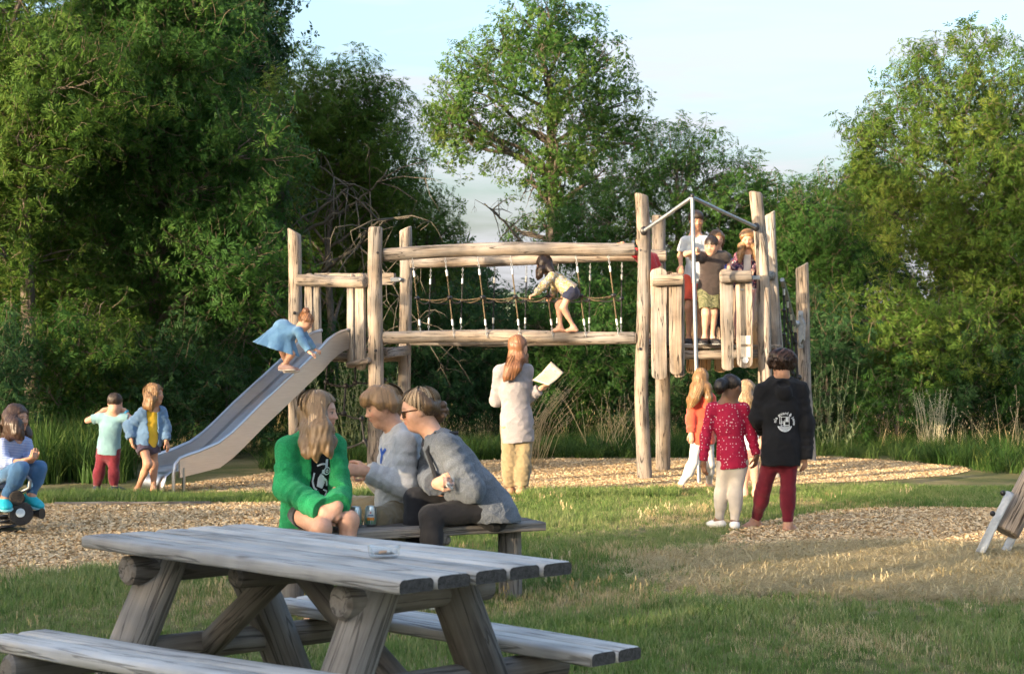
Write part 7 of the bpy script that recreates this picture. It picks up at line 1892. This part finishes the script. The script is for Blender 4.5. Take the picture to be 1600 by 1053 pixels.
lg.hair(HBR, cut=(.0, .6, .8), puff=.045, strands=800, wave=.008, seed=33, width=.0022, guides=[[('h', .28, .05, .2, .14), (846, 421, -.08, .035), (843, 431, -.08, .03), (840, 437, -.08, .008)], [('h', .1, -.35, .1, .2), (857, 419, -.04, .05), (862, 424, -.08, .03), (866, 427, -.08, .01)], [('h', -.28, .05, .2, .14), (843, 423, .08, .035), (840, 433, .08, .025)]])
lg.build()
gt = Person('taller child in light grey tee shirt and red shorts standing on the platform', 18.85,
  dict(head=(1088, 345, .0), sl=(1070, 376, .0), sr=(1103, 375, .0), el=(1063, 400, .0), er=(1107, 400, .0), wl=(1064, 417, -.22), wr=(1104, 418, -.2), hl=(1079, 436, .0), hr=(1096, 436, .0), kl=(1077, 482, -.03), kr=(1095, 482, .0), al=(1076, 527, .0), ar=(1095, 527, .0)),
  H=.228, face=(6, -16, 0), g=.88, skin=SK_TAN, floor=PLAT, toes=dict(l=(-.25, -1, 0), r=(.2, -1, 0)))
bark(gt, BR_D)
gt.top(cloth('light_grey_tee', (.38, .42, .47)), .018, .75, .06, 'tee_shirt', neck=.055, fold=.005)
gt.legs(cloth('coral_red_shorts', (.52, .075, .045)), .02, .72, 'shorts', .005, flare=.015); gt.shoes(BLACKSHOE, SOLEW)
gt.hair(HSB, cut=(-.01, .5, .88), puff=.05, strands=800, wave=.006, seed=35, width=.0022, fringe=1, lift=.02)
def blotch():
    o = []
    for (cx, cy, r) in ((0, .03, .05), (.03, -.01, .045), (-.03, -.02, .04), (.0, -.05, .035)): o.append([(cx + r * math.cos(a) * (1 + .2 * math.sin(3 * a)), cy + r * .8 * math.sin(a)) for a in np.linspace(0, 6.283, 13)[:-1]])
    return o
decal(gt, 'chest_print', blotch(), plain('pale_print', (.60, .60, .60), .8), (0, 1, 0), (0, 0, 1), gt.P['chest'] * .6 + gt.P['pel'] * .4, target='tee_shirt', lift=.006)
gt.build()
pb2 = Person('child in dark brown polo shirt and camouflage shorts leaning out to hold the pole', 18.36,
  dict(head=(1111, 384, -.12), sl=(1097, 401, -.08), sr=(1131, 400, -.02), el=(1072, 397, -.30), er=(1139, 408, .06), wl=(1084, 393, -.58), wr=(1139, 425, -.1), hl=(1101, 452, .02), hr=(1118, 452, .04), kl=(1103, 490, -.04), kr=(1115, 490, .0), al=(1101, 528, .02), ar=(1113, 528, .05)),
  H=.216, face=(-22, -18, 4), g=.82, skin=SK_LIGHT, floor=PLAT, toes=dict(l=(-.4, -1, 0), r=(.5, -.9, 0)), hands=dict(l=dict(dir=(.3, -.9, .1), palm=(.3, 0, .1), curl=.9)))
bark(pb2, BR_D)
pb2.top(cloth('dark_brown_pique', (.036, .025, .023)), .028, .55, .05, 'polo_shirt', neck=.055, fold=.005, collar=.35)
pb2.legs(pattern('camouflage', 'camo', (.07, .08, .035), [(.17, .17, .09), (.035, .045, .022), (.24, .23, .14), (.09, .10, .05)], 34), .022, .80, 'shorts', .005, flare=.012); pb2.shoes(BLACKSHOE, plain('grey_sole', (.2, .2, .2), .7))
pb2.hair(HSB, cut=(-.07, .5, .86), puff=.018, strands=800, wave=.003, seed=36, width=.0022, lift=.01)
pb2.build()
bl2 = Person('fair haired child in blue top half hidden behind the brown polo shirt', 19.1,
  dict(head=(1120, 374, .0), sl=(1108, 404, .0), sr=(1137, 404, .0), el=(1104, 424, .0), er=(1142, 424, .0), wl=(1106, 440, -.05), wr=(1140, 440, -.05), hl=(1114, 452, .0), hr=(1130, 452, .0), kl=(1114, 492, .0), kr=(1130, 492, .0), al=(1114, 530, .0), ar=(1130, 530, .0)),
  H=.205, face=(15, -10, 0), g=.76, skin=SK_LIGHT, floor=PLAT)
bl2.top(cloth('royal_blue', (.03, .07, .36)), .016, .6, .05, 'tee_shirt'); bl2.legs(cloth('navy_leggings', (.02, .025, .06)), .01, 1.9, 'leggings'); bl2.shoes(BLACKSHOE)
bl2.hair(HB, cut=(.0, .58, .82), puff=.06, strands=800, wave=.02, seed=37, width=.0022, guides=[[('h', .3, .05, .1, .14), ('h', .34, .05, -.25, .1), ('h', .33, .05, -.55, .04)], [('h', -.3, .05, .1, .14), ('h', -.34, .05, -.25, .1), ('h', -.33, .05, -.55, .04)]])
bl2.build()
pg = Person('child with long golden hair in navy cardigan and white tee leaning on the platform rail', 18.75,
  dict(head=(1168, 373, -.05), sl=(1154, 400, .0), sr=(1181, 400, .0), el=(1149, 417, .02), er=(1186, 417, .02), wl=(1156, 423, -.3), wr=(1176, 423, -.32), hl=(1157, 447, .02), hr=(1173, 447, .02), kl=(1155, 490, .0), kr=(1170, 490, .02), al=(1152, 528, .0), ar=(1169, 528, .03)),
  H=.21, face=(-8, -22, 0), g=.78, skin=SK_LIGHT, floor=PLAT, hands=dict(l=dict(dir=(.2, -.6, -.5), palm=(0, .2, -1)), r=dict(dir=(-.3, -.6, -.5), palm=(0, .2, -1))))
bark(pg, BR_L)
pg.top(WHITE, .012, .4, .04, 'tee_shirt', neck=.06)
pg.top(pattern('navy_floral', 'camo', (.012, .014, .04), [(.02, .02, .05), (.02, .02, .05), (.30, .10, .12), (.02, .02, .05), (.40, .34, .34)], 24), .024, 1.92, .02, 'cardigan', neck=.085, front=.045, fold=.004)
pg.legs(cloth('pink_leggings', (.62, .30, .28)), .008, 1.9, 'leggings', .002); pg.shoes(plain('brown_sandal', (.2, .1, .06), .7))
pg.hair(HB, cut=(.01, .6, .8), puff=.045, strands=800, wave=.012, seed=38, width=.0022, guides=[[('h', -.3, .05, .2, .14), (1159, 385, -.05, .04), (1157, 398, -.1, .036), (1156, 410, -.13, .016)], [('h', .3, .05, .2, .14), (1178, 385, -.05, .035), (1180, 397, -.08, .03), (1180, 407, -.1, .012)]])
pg.build()
rk = Person('child in red tee shirt and blue shorts half hidden behind the tower post', 18.85,
  dict(head=(1003, 376, .0), sl=(999, 402, -.1), sr=(1021, 402, .08), el=(990, 392, -.35), er=(1028, 424, .1), wl=(973, 380, -.60), wr=(1022, 440, .02), hl=(1009, 446, -.04), hr=(1023, 446, .04), kl=(1010, 488, -.02), kr=(1020, 488, .04), al=(1011, 527, -.04), ar=(1019, 527, .04)),
  H=.2, face=(190, 0, 0), g=.76, skin=SK_TAN, floor=PLAT, hands=dict(l=dict(dir=(-.9, -.2, -.15), palm=(0, 0, -1), curl=.35)))
rk.top(cloth('scarlet_tee', (.55, .02, .03)), .022, .7, .04, 'tee_shirt', fold=.005); rk.legs(cloth('azure_shorts', (.03, .24, .40)), .022, .8, 'shorts', .005); rk.shoes(plain('grey_trainer', (.25, .25, .27), .7), SOLEW)
rk.hair(HSB, cut=(-.06, .5, .87), puff=.022, strands=800, seed=39)
rk.build()
